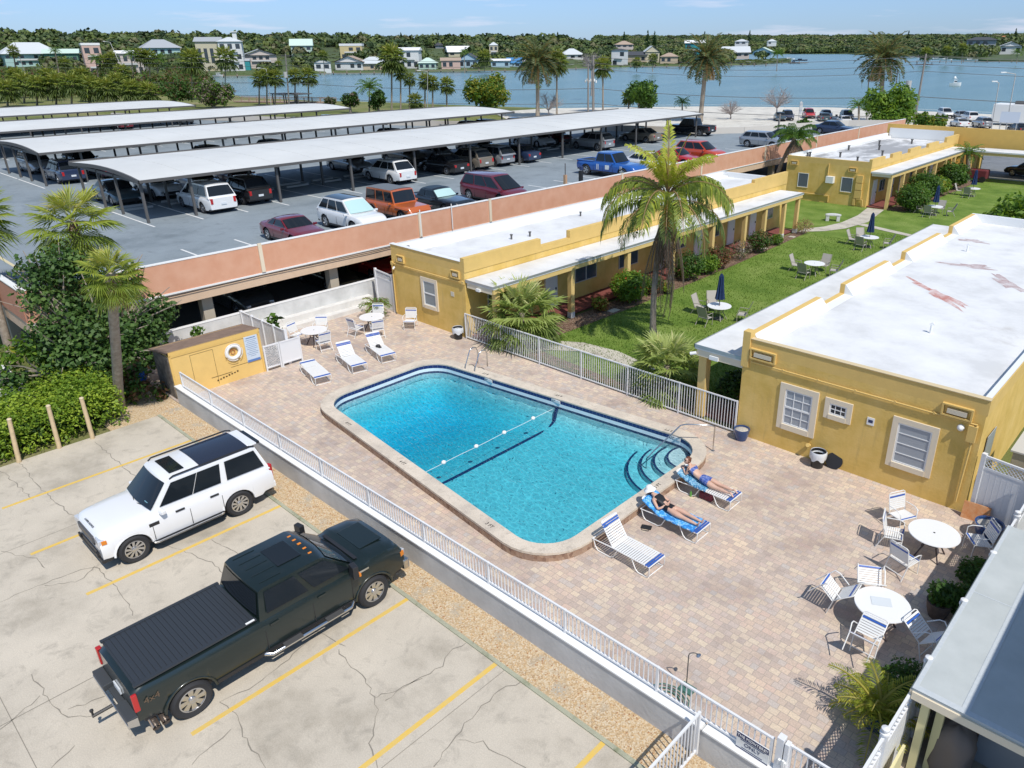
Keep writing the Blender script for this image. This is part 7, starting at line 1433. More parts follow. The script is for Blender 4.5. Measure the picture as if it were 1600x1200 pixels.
for a in (('white cabin boat on the lift beyond the point', 1232, 93, 13, M_WHITE, .5, .6), ('navy hulled boat on the lift beside the white one', 1250, 95, 14, navyh, .4, .6), ('white motor boat moored at the crowded dock', 1170, 100.5, 12, M_WHITE, .3), ('small white runabout at the tip dock', 1196, 99, 9, M_WHITE, .8), ('white boat moored before the date palm', 1140, 101, 11, M_WHITE, 2.5), ('navy boat at the white gabled cottage', 560, 112, 9, navyh, .5), ('white and dark boat by the grey bungalow', 603, 112, 8, M_WHITE, 1.2),
          ('white skiff at the three storey house dock', 342, 120, 8, M_WHITE, .3), ('white boat moored left of the modern white house', 893, 105.5, 11, M_WHITE, 2.8), ('white boat at the right shore left of the docks', 1425, 91, 16, M_WHITE, .2), ('white cruiser beside the right shore boathouse', 1462, 93, 18, M_WHITE, .1), ('small white boat at the right shore wall', 1478, 94, 12, M_WHITE, .2), ('boat on lift at the right shore', 1515, 95, 16, M_WHITE, .3), ('tiny white dinghy floating in the bay', 1492, 134, 4, M_WHITE, .3), ('low dark wake edge skiff beyond the point', 1240, 99, 10, navyh, .2)): boat(*a)
by = thing('buoy', 'small white buoy floating above the dinghy in the bay', 'buoy', G(1492, 123, -1.2)); m = MB(); m.lathe([(0, -.3), (.6, -.1), (.7, .3), (.4, .9), (0, 1.1)], n=10); m.obj('float_body', [M_WHITE], by, smooth=60)
# boardwalk and shelters
a, b = G(372, 158, .2), G(520, 160, .2); t = thing('boardwalk', 'wooden boardwalk with railing along the near shore', 'boardwalk', a, world=True); d = b-a; ang = math.atan2(d.y, d.x); c = (a+b)/2; BW = mat('boardwalk_wood', (.34, .24, .18), .9, var=.15)
m = MB(); m.obox((c.x, c.y, .15), d.length, 3.5, .25, ang); m.obj('planks', [BW], t)
for s in (-1.7, 1.7):
    m = MB(); nn = V((-d.y, d.x, 0)).normalized()*s; q_ = int(d.length/2.4)
    for k in range(q_+1): p = a.lerp(b, k/q_)+nn; m.obox((p.x, p.y, .75), .14, .14, 1.2)
    m.obox((c.x+nn.x, c.y+nn.y, 1.3), d.length, .1, .12, ang); m.obox((c.x+nn.x, c.y+nn.y, .8), d.length, .06, .08, ang); m.obj('railing', [BW], t)
for px, w, lb in ((445, 5.5, 'dark roofed open shelter on the boardwalk, left one'), (466, 6, 'dark roofed open shelter on the boardwalk, right one')):
    p = G(px, 164, 0); t = thing('shelter', lb, 'shelter', p); m = MB()
    for x in (-w/2, w/2):
        for y in (-1.5, 1.5): m.box(x-.1, y-.1, 0, x+.1, y+.1, 2.6)
    m.obj('posts', [M_GREYMET], t); m = MB(); m.box(-w/2-.7, -2.2, 2.6, w/2+.7, 2.2, 2.8); m.obj('roof', [M_GREYMET], t)
# poles, lamps, wires
def upole(lb, px, yb, yt, lean=0, r=.16, arms=1, z=0, mat_=None, name='utility_pole', dist=None):
    b = G(px, yb, z); 
    if dist: b = V((b.x, b.y, 0)).normalized()*dist
    h_ = YW(px+lean, yt, b.y); t = thing(name, lb, 'pole', b, world=True); m = MB(); m.tube([b, h_], [r, r*.75], 8); m.obj('pole', [mat_ or mat('grey_pole_wood', (.24, .22, .20), .9)], t)
    for k in range(arms):
        z_ = h_.z-.5-k*1.1; m = MB(); m.obox((b.x+(h_.x-b.x)*.95, b.y, z_), 2.6, .14, .14, radians(20)); 
        for s in (-1.1, 0, 1.1): m.cyl((b.x+(h_.x-b.x)*.95+s*cos(.35), b.y+s*sin(.35), z_+.05), .07, .3, 6)
        m.obj('crossarm', [M_GREYMET], t)
    return t, b, h_
LAMPG = mat('lamp_pole_grey', (.42, .42, .41), .5)
def slamp(lb, px, yb, yt, lean=0, arm=1):
    t, b, h_ = upole(lb, px, yb, yt, lean, .09, 0, mat_=LAMPG, name='street_lamp'); m = MB(); m.tube([h_, h_+V((-arm*1.1, -arm*.8, .25))], .06, 6); m.obj('arm', [LAMPG], t); m = MB(); m.obox(h_+V((-arm*1.5, -arm*1.1, .28)), .8, .35, .15, .6); m.obj('lamp_head', [M_WHITE], t)
TP = []
for a in (('left pole of the twin utility poles with white insulators', 919, 176, 100, 0, .2, 1), ('right pole of the twin utility poles', 927, 176, 86, 0, .28, 2), ('leaning utility pole with transformer right of the big date palm', 1427, 200, 84, 20, .2, 2), ('wooden utility pole in the boardwalk palm group', 452, 166, 84, -6, .2, 1), ('leaning wooden pole at the left park edge', 45, 132, 66, -22, .14, 0), ('pole behind the big date palm at its left', 1354, 190, 108, 4, .12, 0), ('pole with white lamps behind the big date palm', 1393, 190, 108, 10, .12, 0), ('grey stub pole beside the leaning palm', 1207, 268, 178, 12, .13, 0)):
    TP.append(upole(*a[:5], r=a[5], arms=a[6]))
for i, (px, y, lb) in enumerate(((1421, 133, 'transformer'), (449, 117, 'transformer'))):
    t, b, h_ = TP[2] if i == 0 else TP[3]; c = YW(px, y, b.y); m = MB(); m.cyl((c.x, c.y-.5, c.z-.6), .45, 1.3, 12); m.obj('transformer', [LAMPG], t)
t, b, h_ = TP[1]; m = MB(); c = YW(923, 128, b.y)
for k in range(7): m.lathe([(0, 0), (.16, .1), (.16, .5), (0, .6)], (c.x-1.5+.5*k, c.y, c.z-.2+.25*(k % 2)), 8)
m.obj('insulators', [M_WHITE], t)
slamp('tall grey street lamp standing behind the boardwalk', 424, 166, 108, -8); slamp('tall street lamp left of the round yellow green tree', 668, 175, 112, 0); slamp('leaning tall street lamp in the park at the left', 210, 150, 66, -38); slamp('pale street lamp leaning at the right edge by the trailer', 1571, 205, 116, 16); slamp('dark post with floodlights left of the right edge lamp', 1549, 202, 130, 12, .4)
wr_ = thing('overhead_wires', 'thin power lines sagging across the bay view', 'power line', (-100, 150, 8), world=True)
def wire(pts, sag, r=.035):
    m = MB(); P = [V(p) for p in pts]
    for a, b in zip(P[:-1], P[1:]): m.tube([a.lerp(b, k/12)-V((0, 0, sag*4*(k/12)*(1-k/12))) for k in range(13)], r, 3, cap=False)
    m.obj('wire', [mat('wire_grey', (.16, .16, .16), .6)], wr_)
p3, p2, p1 = TP[3][2], TP[1][2], TP[2][2]; far_r = p1+(p1-p2).normalized()*90; far_l = p3+(p3-p2).normalized()*160
for dz in (-.3, -1.5, -2.6): wire([far_l+V((0, 0, dz)), p3+V((0, 0, dz)), p2+V((0, 0, dz)), p1+V((0, 0, dz)), far_r+V((0, 0, dz))], 1.2, .04)
for dz in (-6.5, -9.5): wire([far_l+V((0, 0, dz)), p3+V((0, 0, dz)), p2+V((0, 0, dz)), p1+V((0, 0, dz)), far_r+V((0, 0, dz))], .9, .06)
# trailer by the water, low sign, light mast
t = thing('site_trailer', 'long white trailer building by the water at the right edge', 'trailer', G(1545, 195, 0), world=True); a = G(1546, 195, 0); m = MB(); m.box(a.x, a.y, .4, a.x+24, a.y+4, 3.4); m.obj('body', [M_WHITE], t, bevel=.05); m = MB(); m.box(a.x+3, a.y+1, 3.4, a.x+8, a.y+2.6, 3.9); m.obj('roof_unit', [M_GREYMET], t); m = MB(); m.box(a.x+14, a.y-.05, .6, a.x+15.2, a.y, 2.8); m.obj('door', [LAMPG], t)
t = thing('info_sign', 'white and pale blue sign panel behind the yellow block', 'sign', G(1560, 208, 0)); m = MB(); m.box(-.06, -.06, 0, .06, .06, 3); m.box(2.2, -.06, 0, 2.32, .06, 3); m.obj('posts', [LAMPG], t); m = MB(); m.box(-.2, -.1, 1.6, 2.5, -.06, 3.2); m.obj('panel', [mat('sign_pale', (.6, .66, .75), .5)], t)
t = thing('white_banner_mast', 'short white feather flag between the parked cars by the water', 'flag', G(1247, 190, 0)); m = MB(); m.tube([(0, 0, 0), (0, 0, 3.4)], .05, 6); m.obj('pole', [LAMPG], t); m = MB(); m.add([(0, .02, 1.2), (.5, .02, 1.4), (.6, .02, 3.2), (0.2, .02, 3.6), (0, .02, 3.4)], [(0, 1, 2, 3, 4)]); m.obj('cloth', [M_WHITE], t)
# ================================================================ PATIO FURNITURE
M_FR = mat('white_tube_frame', (.78, .78, .76), .35); M_STRAP = mat('white_vinyl_strap', (.76, .76, .74), .5); M_BSTRAP = mat('blue_vinyl_strap', (.03, .11, .42), .5); M_SLING = mat('taupe_sling', (.42, .39, .35), .8); M_TFR = mat('taupe_frame', (.35, .32, .28), .5)
M_TT = mat('white_table_top', (.80, .80, .79), .35); M_TLEG = mat('dark_table_leg', (.06, .045, .05), .5); M_NAVYC = mat('navy_canvas', (.012, .035, .11), .85, var=.2, vs=12)
def lounger(lb, x, y, rz, back=.9, group='strap loungers round the pool', z=0):
    """head end towards -x, feet +x, length about 1.95"""
    t = thing('sun_lounger', lb, 'sun lounger', (x, y, z), rz, group); w = .33; h = .36; hx = -.25
    bx, bz = hx-.72*cos(back), h+.72*sin(back)
    for s in (-1, 1):
        m = MB(); m.tube([(-.92, s*w, h-.04), (-.3, s*w, h), (1.0, s*w, h)], .016, 6); m.tube([(-.88, s*w, h-.04), (-.82, s*w, .12), (-.72, s*w, .02), (-.3, s*w, .02), (-.18, s*w, .1), (-.05, s*w, h)], .015, 6)
        m.tube([(.42, s*w, h), (.55, s*w, .1), (.65, s*w, .02), (.92, s*w, .02), (1.0, s*w, .1), (1.0, s*w, h)], .015, 6); m.obj('side_frame', [M_FR], t, smooth=60)
    m = MB(); m.tube([(1.0, -w, h), (1.0, w, h)], .016, 6); m.tube([(-.92, -w, h-.04), (-.92, w, h-.04)], .016, 6); m.tube([(.95, -w, .02), (.95, w, .02)], .014, 6); m.tube([(hx, -w, h), (hx, w, h)], .014, 6); m.obj('cross_bar', [M_FR], t)
    m = MB(); m.tube([(hx, -w+.03, h), (bx, -w+.03, bz), (bx-.01, -w+.08, bz+.02), (bx-.01, w-.08, bz+.02), (bx, w-.03, bz), (hx, w-.03, h)], .015, 6); bf = m.obj('back_frame', [M_FR], t, smooth=60)
    m = MB(); k = 0; xx = hx+.03
    while xx < .97: mi = 1 if xx > .83 else 0; m.box(xx, -w-.012, h+.008, xx+.05, w+.012, h+.018, mi); xx += .072
    m.obj('seat_straps', [M_STRAP, M_BSTRAP], t)
    m = MB(); n_ = 11
    for k in range(n_):
        u0_ = (k+.2)/n_; u1_ = (k+.9)/n_; mi = 1 if k in (n_-2, n_-3) else 0
        P = [(hx+(bx-hx)*u, yy, h+(bz-h)*u+.016) for u in (u0_, u1_) for yy in (-w+.01, w-.01)]; off = (sin(back)*.012, 0, cos(back)*.012)
        m.add([P[0], P[1], P[3], P[2]]+[tuple(p[i]+off[i] for i in range(3)) for p in (P[0], P[1], P[3], P[2])], [(0, 1, 2, 3), (7, 6, 5, 4), (0, 4, 5, 1), (1, 5, 6, 2), (2, 6, 7, 3), (3, 7, 4, 0)], mi)
    m.obj('back_straps', [M_STRAP, M_BSTRAP], t); return t
lounger('empty white strap lounger with raised back, nearest the camera beside the pool', -9.72, 13.13, -.02, .98)
LT = lounger('strap lounger under the sunbather with the white hat', -9.6, 15.15, -.0, .42); LP = lounger('strap lounger under the sunbather in sunglasses', -9.72, 17.1, 0, .36)
lounger('flat white strap lounger nearest the yellow shed', -26.85, 14.08, -.2, .05); lounger('middle one of the three white loungers beyond the pool, back raised', -26.75, 15.75, -.2, .8); lounger('rightmost of the three white loungers beyond the pool, dark cap on it', -26.75, 17.25, -.22, .8)
cp = thing('baseball_cap', 'small dark cap lying on the rightmost lounger beyond the pool', 'cap', (-26.9, 17.28, .39)); m = MB(); m.lathe([(.11, 0), (.105, .05), (.07, .09), (0, .1)], n=12); m.obj('crown', [M_BLK], cp, smooth=60); m = MB(); m.prism([(.05, -.09), (.2, -.06), (.22, 0), (.2, .06), (.05, .09)], .0, .012); m.obj('brim', [M_BLK], cp)
def strap_chair(lb, x, y, rz, group='white strap chairs round the patio tables', z=0, tip=0, tiltz=0):
    """faces +x"""
    t = thing('strap_chair', lb, 'chair', (x, y, z), rz, group); w = .27; h = .42
    for s in (-1, 1):
        m = MB(); m.tube([(.28, s*w, 0), (.26, s*w, h), (.24, s*(w+.03), .62), (.12, s*(w+.04), .66), (-.2, s*(w+.03), .64)], .014, 6); m.tube([(-.36, s*w, 0), (-.18, s*w, h), (-.30, s*w, .94), (-.305, s*w*.8, .97)], .014, 6); m.tube([(.27, s*w, h), (-.18, s*w, h-.04)], .013, 6); m.obj('side_frame', [M_FR], t, smooth=60)
    m = MB(); m.tube([(-.305, -w*.8, .97), (-.305, w*.8, .97)], .014, 6); m.tube([(.27, -w, h), (.27, w, h)], .013, 6); m.tube([(-.18, -w, h-.04), (-.18, w, h-.04)], .013, 6); m.tube([(-.3, -w, .12), (-.3, w, .12)], .012, 6); m.obj('cross_bar', [M_FR], t)
    m = MB()
    for k in range(8): m.box(.225-.055*k, -w, h+.008-.005*k, .265-.055*k, w, h+.016-.005*k, 1 if k == 0 else 0)
    m.obj('seat_straps', [M_STRAP, M_BSTRAP], t)
    m = MB()
    for k in range(8):
        u0_, u1_ = .12+k*.108, .12+k*.108+.085; P = [(-.18-.12*u, yy, h+.52*u) for u in (u0_, u1_) for yy in (-w, w)]; m.add([P[0], P[1], P[3], P[2]]+[(p[0]+.01, p[1], p[2]+.003) for p in (P[0], P[1], P[3], P[2])], [(0, 1, 2, 3), (7, 6, 5, 4), (0, 4, 5, 1), (2, 6, 7, 3)], 1 if k in (6,) else 0)
    m.obj('back_straps', [M_STRAP, M_BSTRAP], t)
    if tip: t.rotation_mode = 'XYZ'; t.rotation_euler = (0, tip, rz); t.location = (x, y, z)
    return t
def round_table(lb, x, y, r=.61, h=.72, legs=M_TLEG, group=None, z=0, umb=False):
    t = thing('round_table', lb, 'table', (x, y, z), 0, group); m = MB(); m.lathe([(0, h-.035), (r*.96, h-.035), (r, h-.02), (r*.99, h), (0, h)], n=48); m.lathe([(0, h+.001), (.03, h+.001)], n=10, mi=1); m.obj('table_top', [M_TT, M_BLK], t, smooth=30)
    for k in range(4):
        a = pi/4+k*pi/2; m = MB(); m.tube([(cos(a)*.18, sin(a)*.18, h-.04), (cos(a)*.22, sin(a)*.22, .35), (cos(a)*.42, sin(a)*.42, 0)], .022, 6); m.obj('leg', [legs], t)
    m = MB(); m.tube([(.2*cos(a), .2*sin(a), .4) for a in np.linspace(0, 2*pi, 17)[:-1]], .016, 5, closed=True); m.obj('leg_ring', [legs], t)
    return t
GT = 'white round patio tables'
round_table('white round table by the yellow wall with four strap chairs upright', -3.68, 18.55, .64, group=GT); round_table('white round table with strap chairs leaned against it, paper lying on top', -3.67, 14.9, .62, group=GT)
round_table('white round table beside the screen panels in front of the garden wall', -30.2, 16.1, .6, group=GT); round_table('white round table near the side gate, farther one of the two by the garden wall', -29.75, 18.95, .6, group=GT)
for lb, x, y, a in (('strap chair standing highest, facing its table by the yellow wall', -4.75, 19.35, -.5), ('strap chair at the pool side of the table by the yellow wall', -4.62, 18.3, .25), ('strap chair seen from behind at the near side of the yellow wall table', -4.0, 17.35, 1.25), ('strap chair beside the big blue pot facing the table', -2.75, 19.5, -2.5),
                    ('strap chair left of the table near the side gate, back to the camera', -29.75, 18.0, 1.7), ('strap chair right of the table near the side gate, back to the camera', -28.85, 18.6, 2.75), ('tall backed strap chair behind the table near the side gate', -30.4, 19.7, -.85), ('single strap chair against the yellow motel wall under its window', -28.6, 20.35, -.9),
                    ('dark shaded strap chair right of the table by the screen panels', -29.3, 16.0, 3.0), ('strap chair behind the table by the screen panels', -31.0, 16.9, -.8), ('strap chair squeezed behind the lattice enclosure', -31.1, 15.7, .3)): strap_chair(lb, x, y, a)
for lb, x, y, a in (('strap chair tipped onto the far side of the table holding paper', -4.35, 15.95, -.95), ('strap chair tipped onto the pool side of the table holding paper', -4.98, 14.85, -.05), ('strap chair tipped onto the near side of the table holding paper', -3.62, 13.6, 1.6), ('strap chair tipped onto the fence side of the table holding paper', -2.5, 14.75, 3.0)):
    c = strap_chair(lb, x, y, a, tip=0)
    # leaned towards the table: turn round the front feet so the back rests on the table edge
    ux, uy = x+3.67, y-14.9; un_ = math.hypot(ux, uy); ao = math.atan2(uy, ux)
    R = Matrix.Rotation(a, 4, 'Z') @ Matrix.Translation((.28, 0, 0)) @ Matrix.Rotation(radians(-26), 4, 'Y') @ Matrix.Translation((-.28, 0, 0)); R = Matrix.Rotation(ao+rr(-.15, .15), 4, 'Z') @ Matrix.Translation((-.36, 0, 0)) @ Matrix.Rotation(radians(-38), 4, 'Y') @ Matrix.Translation((.36, 0, 0))
    c.matrix_world = Matrix.Translation((-3.67+1.5*cos(ao), 14.9+1.5*sin(ao), 0.0)) @ R
pp = thing('paper_sheet', 'pale sheet of paper lying on the table with tipped chairs', 'paper', (-3.72, 14.95, .725), .5); m = MB(); m.box(-.22, -.15, 0, .22, .15, .004); m.obj('sheet', [mat('paper_grey', (.62, .66, .68), .8)], pp)
# lawn sets
def sling(lb, x, y, rz, group):
    t = thing('lawn_chair', lb, 'chair', (x, y, 0), rz, group); m = MB()
    for s in (-.28, .28): m.tube([(.25, s, 0), (.28, s, .4), (.22, s, .62), (-.2, s, .6)], .018, 5); m.tube([(-.35, s, 0), (-.12, s, .38), (-.38, s, 1.0)], .018, 5)
    m.obj('frame', [M_TFR], t); m = MB(); m.box(-.15, -.26, .37, .26, .26, .39); m.obj('seat', [M_SLING], t); m = MB(); m.add([(-.14, -.26, .40), (-.14, .26, .40), (-.38, .26, 1.0), (-.38, -.26, 1.0)], [(0, 1, 2, 3)]); m.obj('backrest', [M_SLING], t)
def parasol(lb, x, y, h=2.35):
    t = thing('parasol', lb, 'parasol', (x, y, 0)); m = MB(); m.tube([(0, 0, 0), (0, 0, h)], .022, 6); m.lathe([(.24, 0), (.24, .05), (.05, .1), (0, .1)], n=14); m.obj('pole', [M_GREYMET], t)
    m = MB(); n = 16; prof = [(.03, h+.02), (.10, h-.12), (.13, h-.5), (.17, h-.9), (.22, h-1.25), (.16, h-1.3)]; vs = []
    for r, z in prof:
        for k in range(n): a = 2*pi*k/n; q = r*(1.15 if k % 2 else .72); vs.append((q*cos(a), q*sin(a), z-(.05 if k % 2 and r > .2 else 0)))
    m.add(vs, [(i*n+k, i*n+(k+1) % n, (i+1)*n+(k+1) % n, (i+1)*n+k) for i in range(len(prof)-1) for k in range(n)]); m.obj('folded_canopy', [M_NAVYC], t)
ORD = ['nearest', 'second', 'third', 'fourth', 'farthest']
for i, (x, y, umb) in enumerate(((-17.9, 31.3, 1), (-17.8, 41.9, 0), (-17.9, 50.6, 1), (-18.0, 64.4, 1), (-18.1, 75.2, 1))):
    round_table('%s white round table on the lawn%s' % (ORD[i], '' if umb else ', the only one without a parasol'), x, y, .6, legs=M_TFR, group='round tables on the lawn')
    if umb: parasol('folded navy parasol of the %s lawn table' % ORD[i], x, y)
    for k, (dx, dy, a) in enumerate(((-1.2, .1, .1), (-.1, -1.15, 1.5), (-.9, .9, -.8) if i in (0, 2) else (.1, 1.15, -1.6), (1.1, .5, -2.8))):
        if i == 4 and k > 1: continue
        sling('taupe chair %s of the %s lawn table' % (['left', 'on the near side', 'behind', 'right'][k], ORD[i]), x+dx, y+dy, a, 'taupe chairs on the lawn')
bn = thing('stone_bench', 'small white stone bench on the lawn between the motel wings', 'bench', (-23.3, 57.2, 0), .5)
for x in (-.4, .4): m = MB(); m.box(x-.12, -.18, 0, x+.12, .18, .42); m.obj('leg', [M_WWALL], bn)
m = MB(); m.prism([(.6*cos(a)*1.0, .3*sin(a)-.1*cos(2*a)) for a in np.linspace(0, 2*pi, 17)[:-1]], .42, .52); m.obj('seat', [M_WWALL], bn)
# pots, bins
def pot(lb, x, y, r, h, m_, soil=True, nm='flower_pot', n=28):
    t = thing(nm, lb, 'pot', (x, y, 0)); m = MB(); m.lathe([(0, 0), (r*.68, 0), (r*.9, h*.45), (r, h*.82), (r*1.04, h), (r*.9, h), (r*.86, h*.8), (0, h*.8)], n=n); m.obj('pot_body', [m_], t, smooth=50)
    if soil: m = MB(); m.lathe([(r*.85, h*.84), (0, h*.86)], n=n); m.obj('soil', [M_MULCH], t)
    return t
BLG = mat('blue_glaze', (.01, .05, .17), .2, coat=.6)
t = pot('blue glazed pot full of pale pebbles beside the fence end', -10.72, 20.95, .27, .42, BLG, False); m = MB(); m.lathe([(.23, .37), (.12, .41), (0, .42)], n=20); m.obj('pebble_fill', [mat('pale_gravel', (.45, .42, .37), .9, var=.3, vs=25)], t)
t = pot('large dark blue pot with pale gravel and a black bowl by the corner fence', -2.75, 20.35, .36, .5, BLG, False); m = MB(); m.lathe([(.31, .43), (0, .46)], n=20); m.obj('gravel_fill', [mat('pale_gravel', (.45, .42, .37), .9, var=.3, vs=25)], t); m = MB(); m.cyl((.08, -.05, .46), .09, .07, 12, r2=.11); m.obj('bowl', [M_BLK], t)
BAR = mat('barrel_wood', (.10, .075, .06), .8, var=.3, vs=8)
t = pot('half barrel planter with green plant near the lattice fence', -2.78, 16.25, .28, .44, BAR, nm='barrel_planter'); leafcloud('plant', [(-2.78, 16.25, .68, .3), (-2.7, 16.35, .6, .3)], 900, .07, [LF[0], LF[1], LF[2]], None, shell=.8, seed=33).parent = None
o = [x for x in COL.objects if x.name.startswith('plant')][-1]; recenter(o, (-2.78, 16.25, .5)); o.name = 'potted_plant'; tag(o, 'leafy green plant growing in the barrel planter', 'plant')
t = pot('blue glazed pot holding the yellow green palm at the bottom right', -2.66, 12.15, .33, .48, BLG)
t = thing('potted_palm', 'yellow green areca palm in the blue pot at the bottom right', 'palm', (-2.66, 12.15, .4)); m = MB(); rnd = random.Random(6)
for i in range(26): pinnate(m, (.06*cos(i), .06*sin(i), 0), i*2.399, 1.35-1.05*i/26, rnd.uniform(.8, 1.35), 1.25, .26, 26, 0 if i % 3 else 1, .35, rnd=rnd, w=.012, up=.2, stem=3)
m.obj('fronds', [leafm('areca_a', (.20, .25, .02)), leafm('areca_b', (.34, .36, .04)), leafm('areca_c', (.48, .44, .06)), leafm('areca_stem', (.42, .38, .08)), LF[3]], t, world=False)
t = pot('dark pot with a small palm beside the side gate', -31.3, 20.3, .28, .42, M_BLK); t2 = thing('small_palm', 'small potted palm in front of the white side gate', 'palm', (-31.3, 20.3, .4)); m = MB()
for i in range(16): pinnate(m, (0, 0, .15), i*2.399, 1.2-.9*i/16, rnd.uniform(.7, 1.1), 1.5, .28, 18, 0 if i % 2 else 1, .5, rnd=rnd, w=.02, stem=3)
m.tube([(0, 0, 0), (0, 0, .2)], .05, 6, 3); m.obj('fronds', [LF[2], LF[3], LF[4], LB[0], LF[3]], t2, world=False)
t2 = thing('rubber_plant', 'dark green potted plant behind the lattice enclosure', 'plant', (-32.2, 15.2, 0), world=True); leafcloud('leaves', [(-32.2, 15.2, .95, .38), (-32.1, 15.2, .6, .3)], 90, .17, [LF[1], LF[2], LF[0]], t2, shell=.8, seed=41); m = MB(); m.tube([(-32.2, 15.2, 0), (-32.2, 15.2, 1)], .02, 5); m.obj('stem', [M_WOODB], t2)
t2 = thing('wall_weed', 'small tuft of leaves behind the shed roof', 'plant', (-32.3, 11.8, 0), world=True); leafcloud('leaves', [(-32.3, 11.8, 1.3, .3)], 90, .1, [LF[1], LF[2]], t2, shell=.8, seed=42); m = MB(); m.tube([(-32.3, 11.8, 0), (-32.3, 11.8, 1.2)], .02, 5); m.obj('stem', [M_WOODB], t2)
def bin_(lb, x, y, bag=True, lid=None):
    t = thing('waste_bin', lb, 'bin', (x, y, 0)); m = MB(); m.lathe([(0, 0), (.19, 0), (.235, .5), (.25, .52), (.25, .55), (.22, .55), (.19, .1), (0, .1)], n=24); m.obj('body', [M_BLK], t, smooth=40)
    m = MB(); N = 30; vs = []
    for j, (r, z) in enumerate(((.2, .42), (.245, .57), (.262, .55), (.268, .42), (.262, .3))):
        for k in range(N): a = 2*pi*k/N; q = r+(.012*sin(k*2.6+j) if j > 1 else 0); vs.append((q*cos(a), q*sin(a), z+(.05*sin(k*1.1) if j == 4 else 0)))
    m.add(vs, [(i*N+k, i*N+(k+1) % N, (i+1)*N+(k+1) % N, (i+1)*N+k) for i in range(4) for k in range(N)]); m.obj('liner_bag', [mat('clear_liner', (.62, .64, .66), .3)], t, smooth=60); return t
t = bin_('black waste bin with white liner bag against the right motel wall', -7.95, 20.95); bin_('black waste bin with white liner beside the lawn fence post', -25.75, 20.95)
ld = thing('bin_lid', 'round black lid leaning on the wall beside the bin', 'lid', (-7.5, 21.12, .0), 0); m = MB(); m.lathe([(0, .03), (.2, .02), (.27, 0), (.27, -.02), (0, -.02)], n=26, axis='Y', c=(0, 0, .27)); m.obj('disc', [M_BLK], ld, smooth=40); ld.rotation_euler = (radians(-18), 0, .1)
sw = thing('shower_stand', 'thin outdoor shower pipe with round head standing inside the rail', 'shower', (-6.0, 10.3, 0)); m = MB(); m.tube([(0, 0, 0), (0, 0, 1.9), (.02, .02, 2.0), (.1, .08, 2.05), (.2, .14, 2.02)], .018, 6); m.obj('pipe', [M_GREYMET], sw); m = MB(); m.tube([(.2, .14, 2.0), (.23, .16, 1.94)], [.03, .09], 12); m.obj('head', [M_CHROME], sw); m = MB(); m.box(-.2, -.15, 0, .25, .2, .08); m.obj('base', [mat('green_base', (.06, .16, .13), .7)], sw)
sw.location = (-6.02, 10.4, 0); sw.scale = (.7, .7, .5)
hs = thing('garden_hose', 'coiled green hose lying against the rail by the shower', 'hose', (-6.1, 9.95, .02)); m = MB(); m.tube([((.2+.01*k)*cos(k*.6), (.14+.006*k)*sin(k*.6), .02+.002*k) for k in range(30)], .015, 5); m.obj('coil', [MC['green_base']], hs, smooth=60)
ob = thing('orange_towel_board', 'orange patterned board leaning by the corner fence', 'board', (-3.25, 21.0, 0), .05); m = MB(); m.add([(-.35, 0, 0), (.35, 0, 0), (.35, .12, .5), (-.35, .12, .5), (-.35, .02, 0), (.35, .02, 0), (.35, .14, .5), (-.35, .14, .5)], [(0, 1, 2, 3), (7, 6, 5, 4), (2, 6, 7, 3), (0, 3, 7, 4), (1, 5, 6, 2)]); m.obj('panel', [mat('orange_print', (.55, .2, .06), .7, col2=(.65, .38, .2), vs=6)], ob)
rt = thing('red_trolley', 'dark red covered cart at the end of the lawn before the drive through', 'cart', (-20.4, 84.3, 0)); m = MB(); m.box(-1.2, -.6, .3, 1.2, .6, 1.2); m.obj('body', [mat('dark_red_cloth', (.14, .02, .025), .7)], rt, bevel=.1)
for x in (-.9, .9):
    m = MB(); m.cyl((x, -.65, .3), .3, .12, 14, axis='Y'); m.obj('wheel', [M_BLK], rt)
rb = thing('red_box', 'small red box beside the dark red cart', 'box', (-22.2, 84.2, 0)); m = MB(); m.box(-.35, -.3, 0, .35, .3, .9); m.obj('body', [mat('red_box_paint', (.3, .03, .04), .6)], rb, bevel=.05)
# ================================================================ SUNBATHERS
SKIN = mat('skin_tanned', (.60, .38, .28), .5, var=.05, vs=8); SKIN2 = mat('skin_fair', (.60, .37, .27), .5)
for s_ in (SKIN, SKIN2): s_.node_tree.nodes['Principled BSDF'].inputs['Subsurface Weight'].default_value = .05
HAIR = mat('auburn_hair', (.13, .045, .02), .6, var=.3, vs=40)
def skinbody(name, J, E_, mats, parent, sub=2, root=0, colfn=None):
    """one continuous skin from joints J {name:(pos, rx, ry)} and edges"""
    names = list(J); me = bpy.data.meshes.new(name); me.from_pydata([J[k][0] for k in names], [(names.index(a), names.index(b)) for a, b in E_], []); o = bpy.data.objects.new(name, me); COL.objects.link(o)
    sk = o.modifiers.new('skin', 'SKIN'); sk.use_smooth_shade = True
    for i, k in enumerate(names): v = me.skin_vertices[0].data[i]; v.radius = (J[k][1], J[k][2] if len(J[k]) > 2 else J[k][1]); v.use_root = (i == root)
    sb_ = o.modifiers.new('sub', 'SUBSURF'); sb_.levels = sub; sb_.render_levels = sub
    bpy.context.view_layer.update(); dg = bpy.context.evaluated_depsgraph_get(); m2 = bpy.data.meshes.new_from_object(o.evaluated_get(dg)); bpy.data.objects.remove(o)
    m2.materials.clear()
    for m_ in mats: m2.materials.append(m_)
    if colfn:
        for p in m2.polygons: p.material_index = colfn(p.center)
    for p in m2.polygons: p.use_smooth = True
    o = bpy.data.objects.new(name, m2); COL.objects.link(o); o.parent = parent; return o
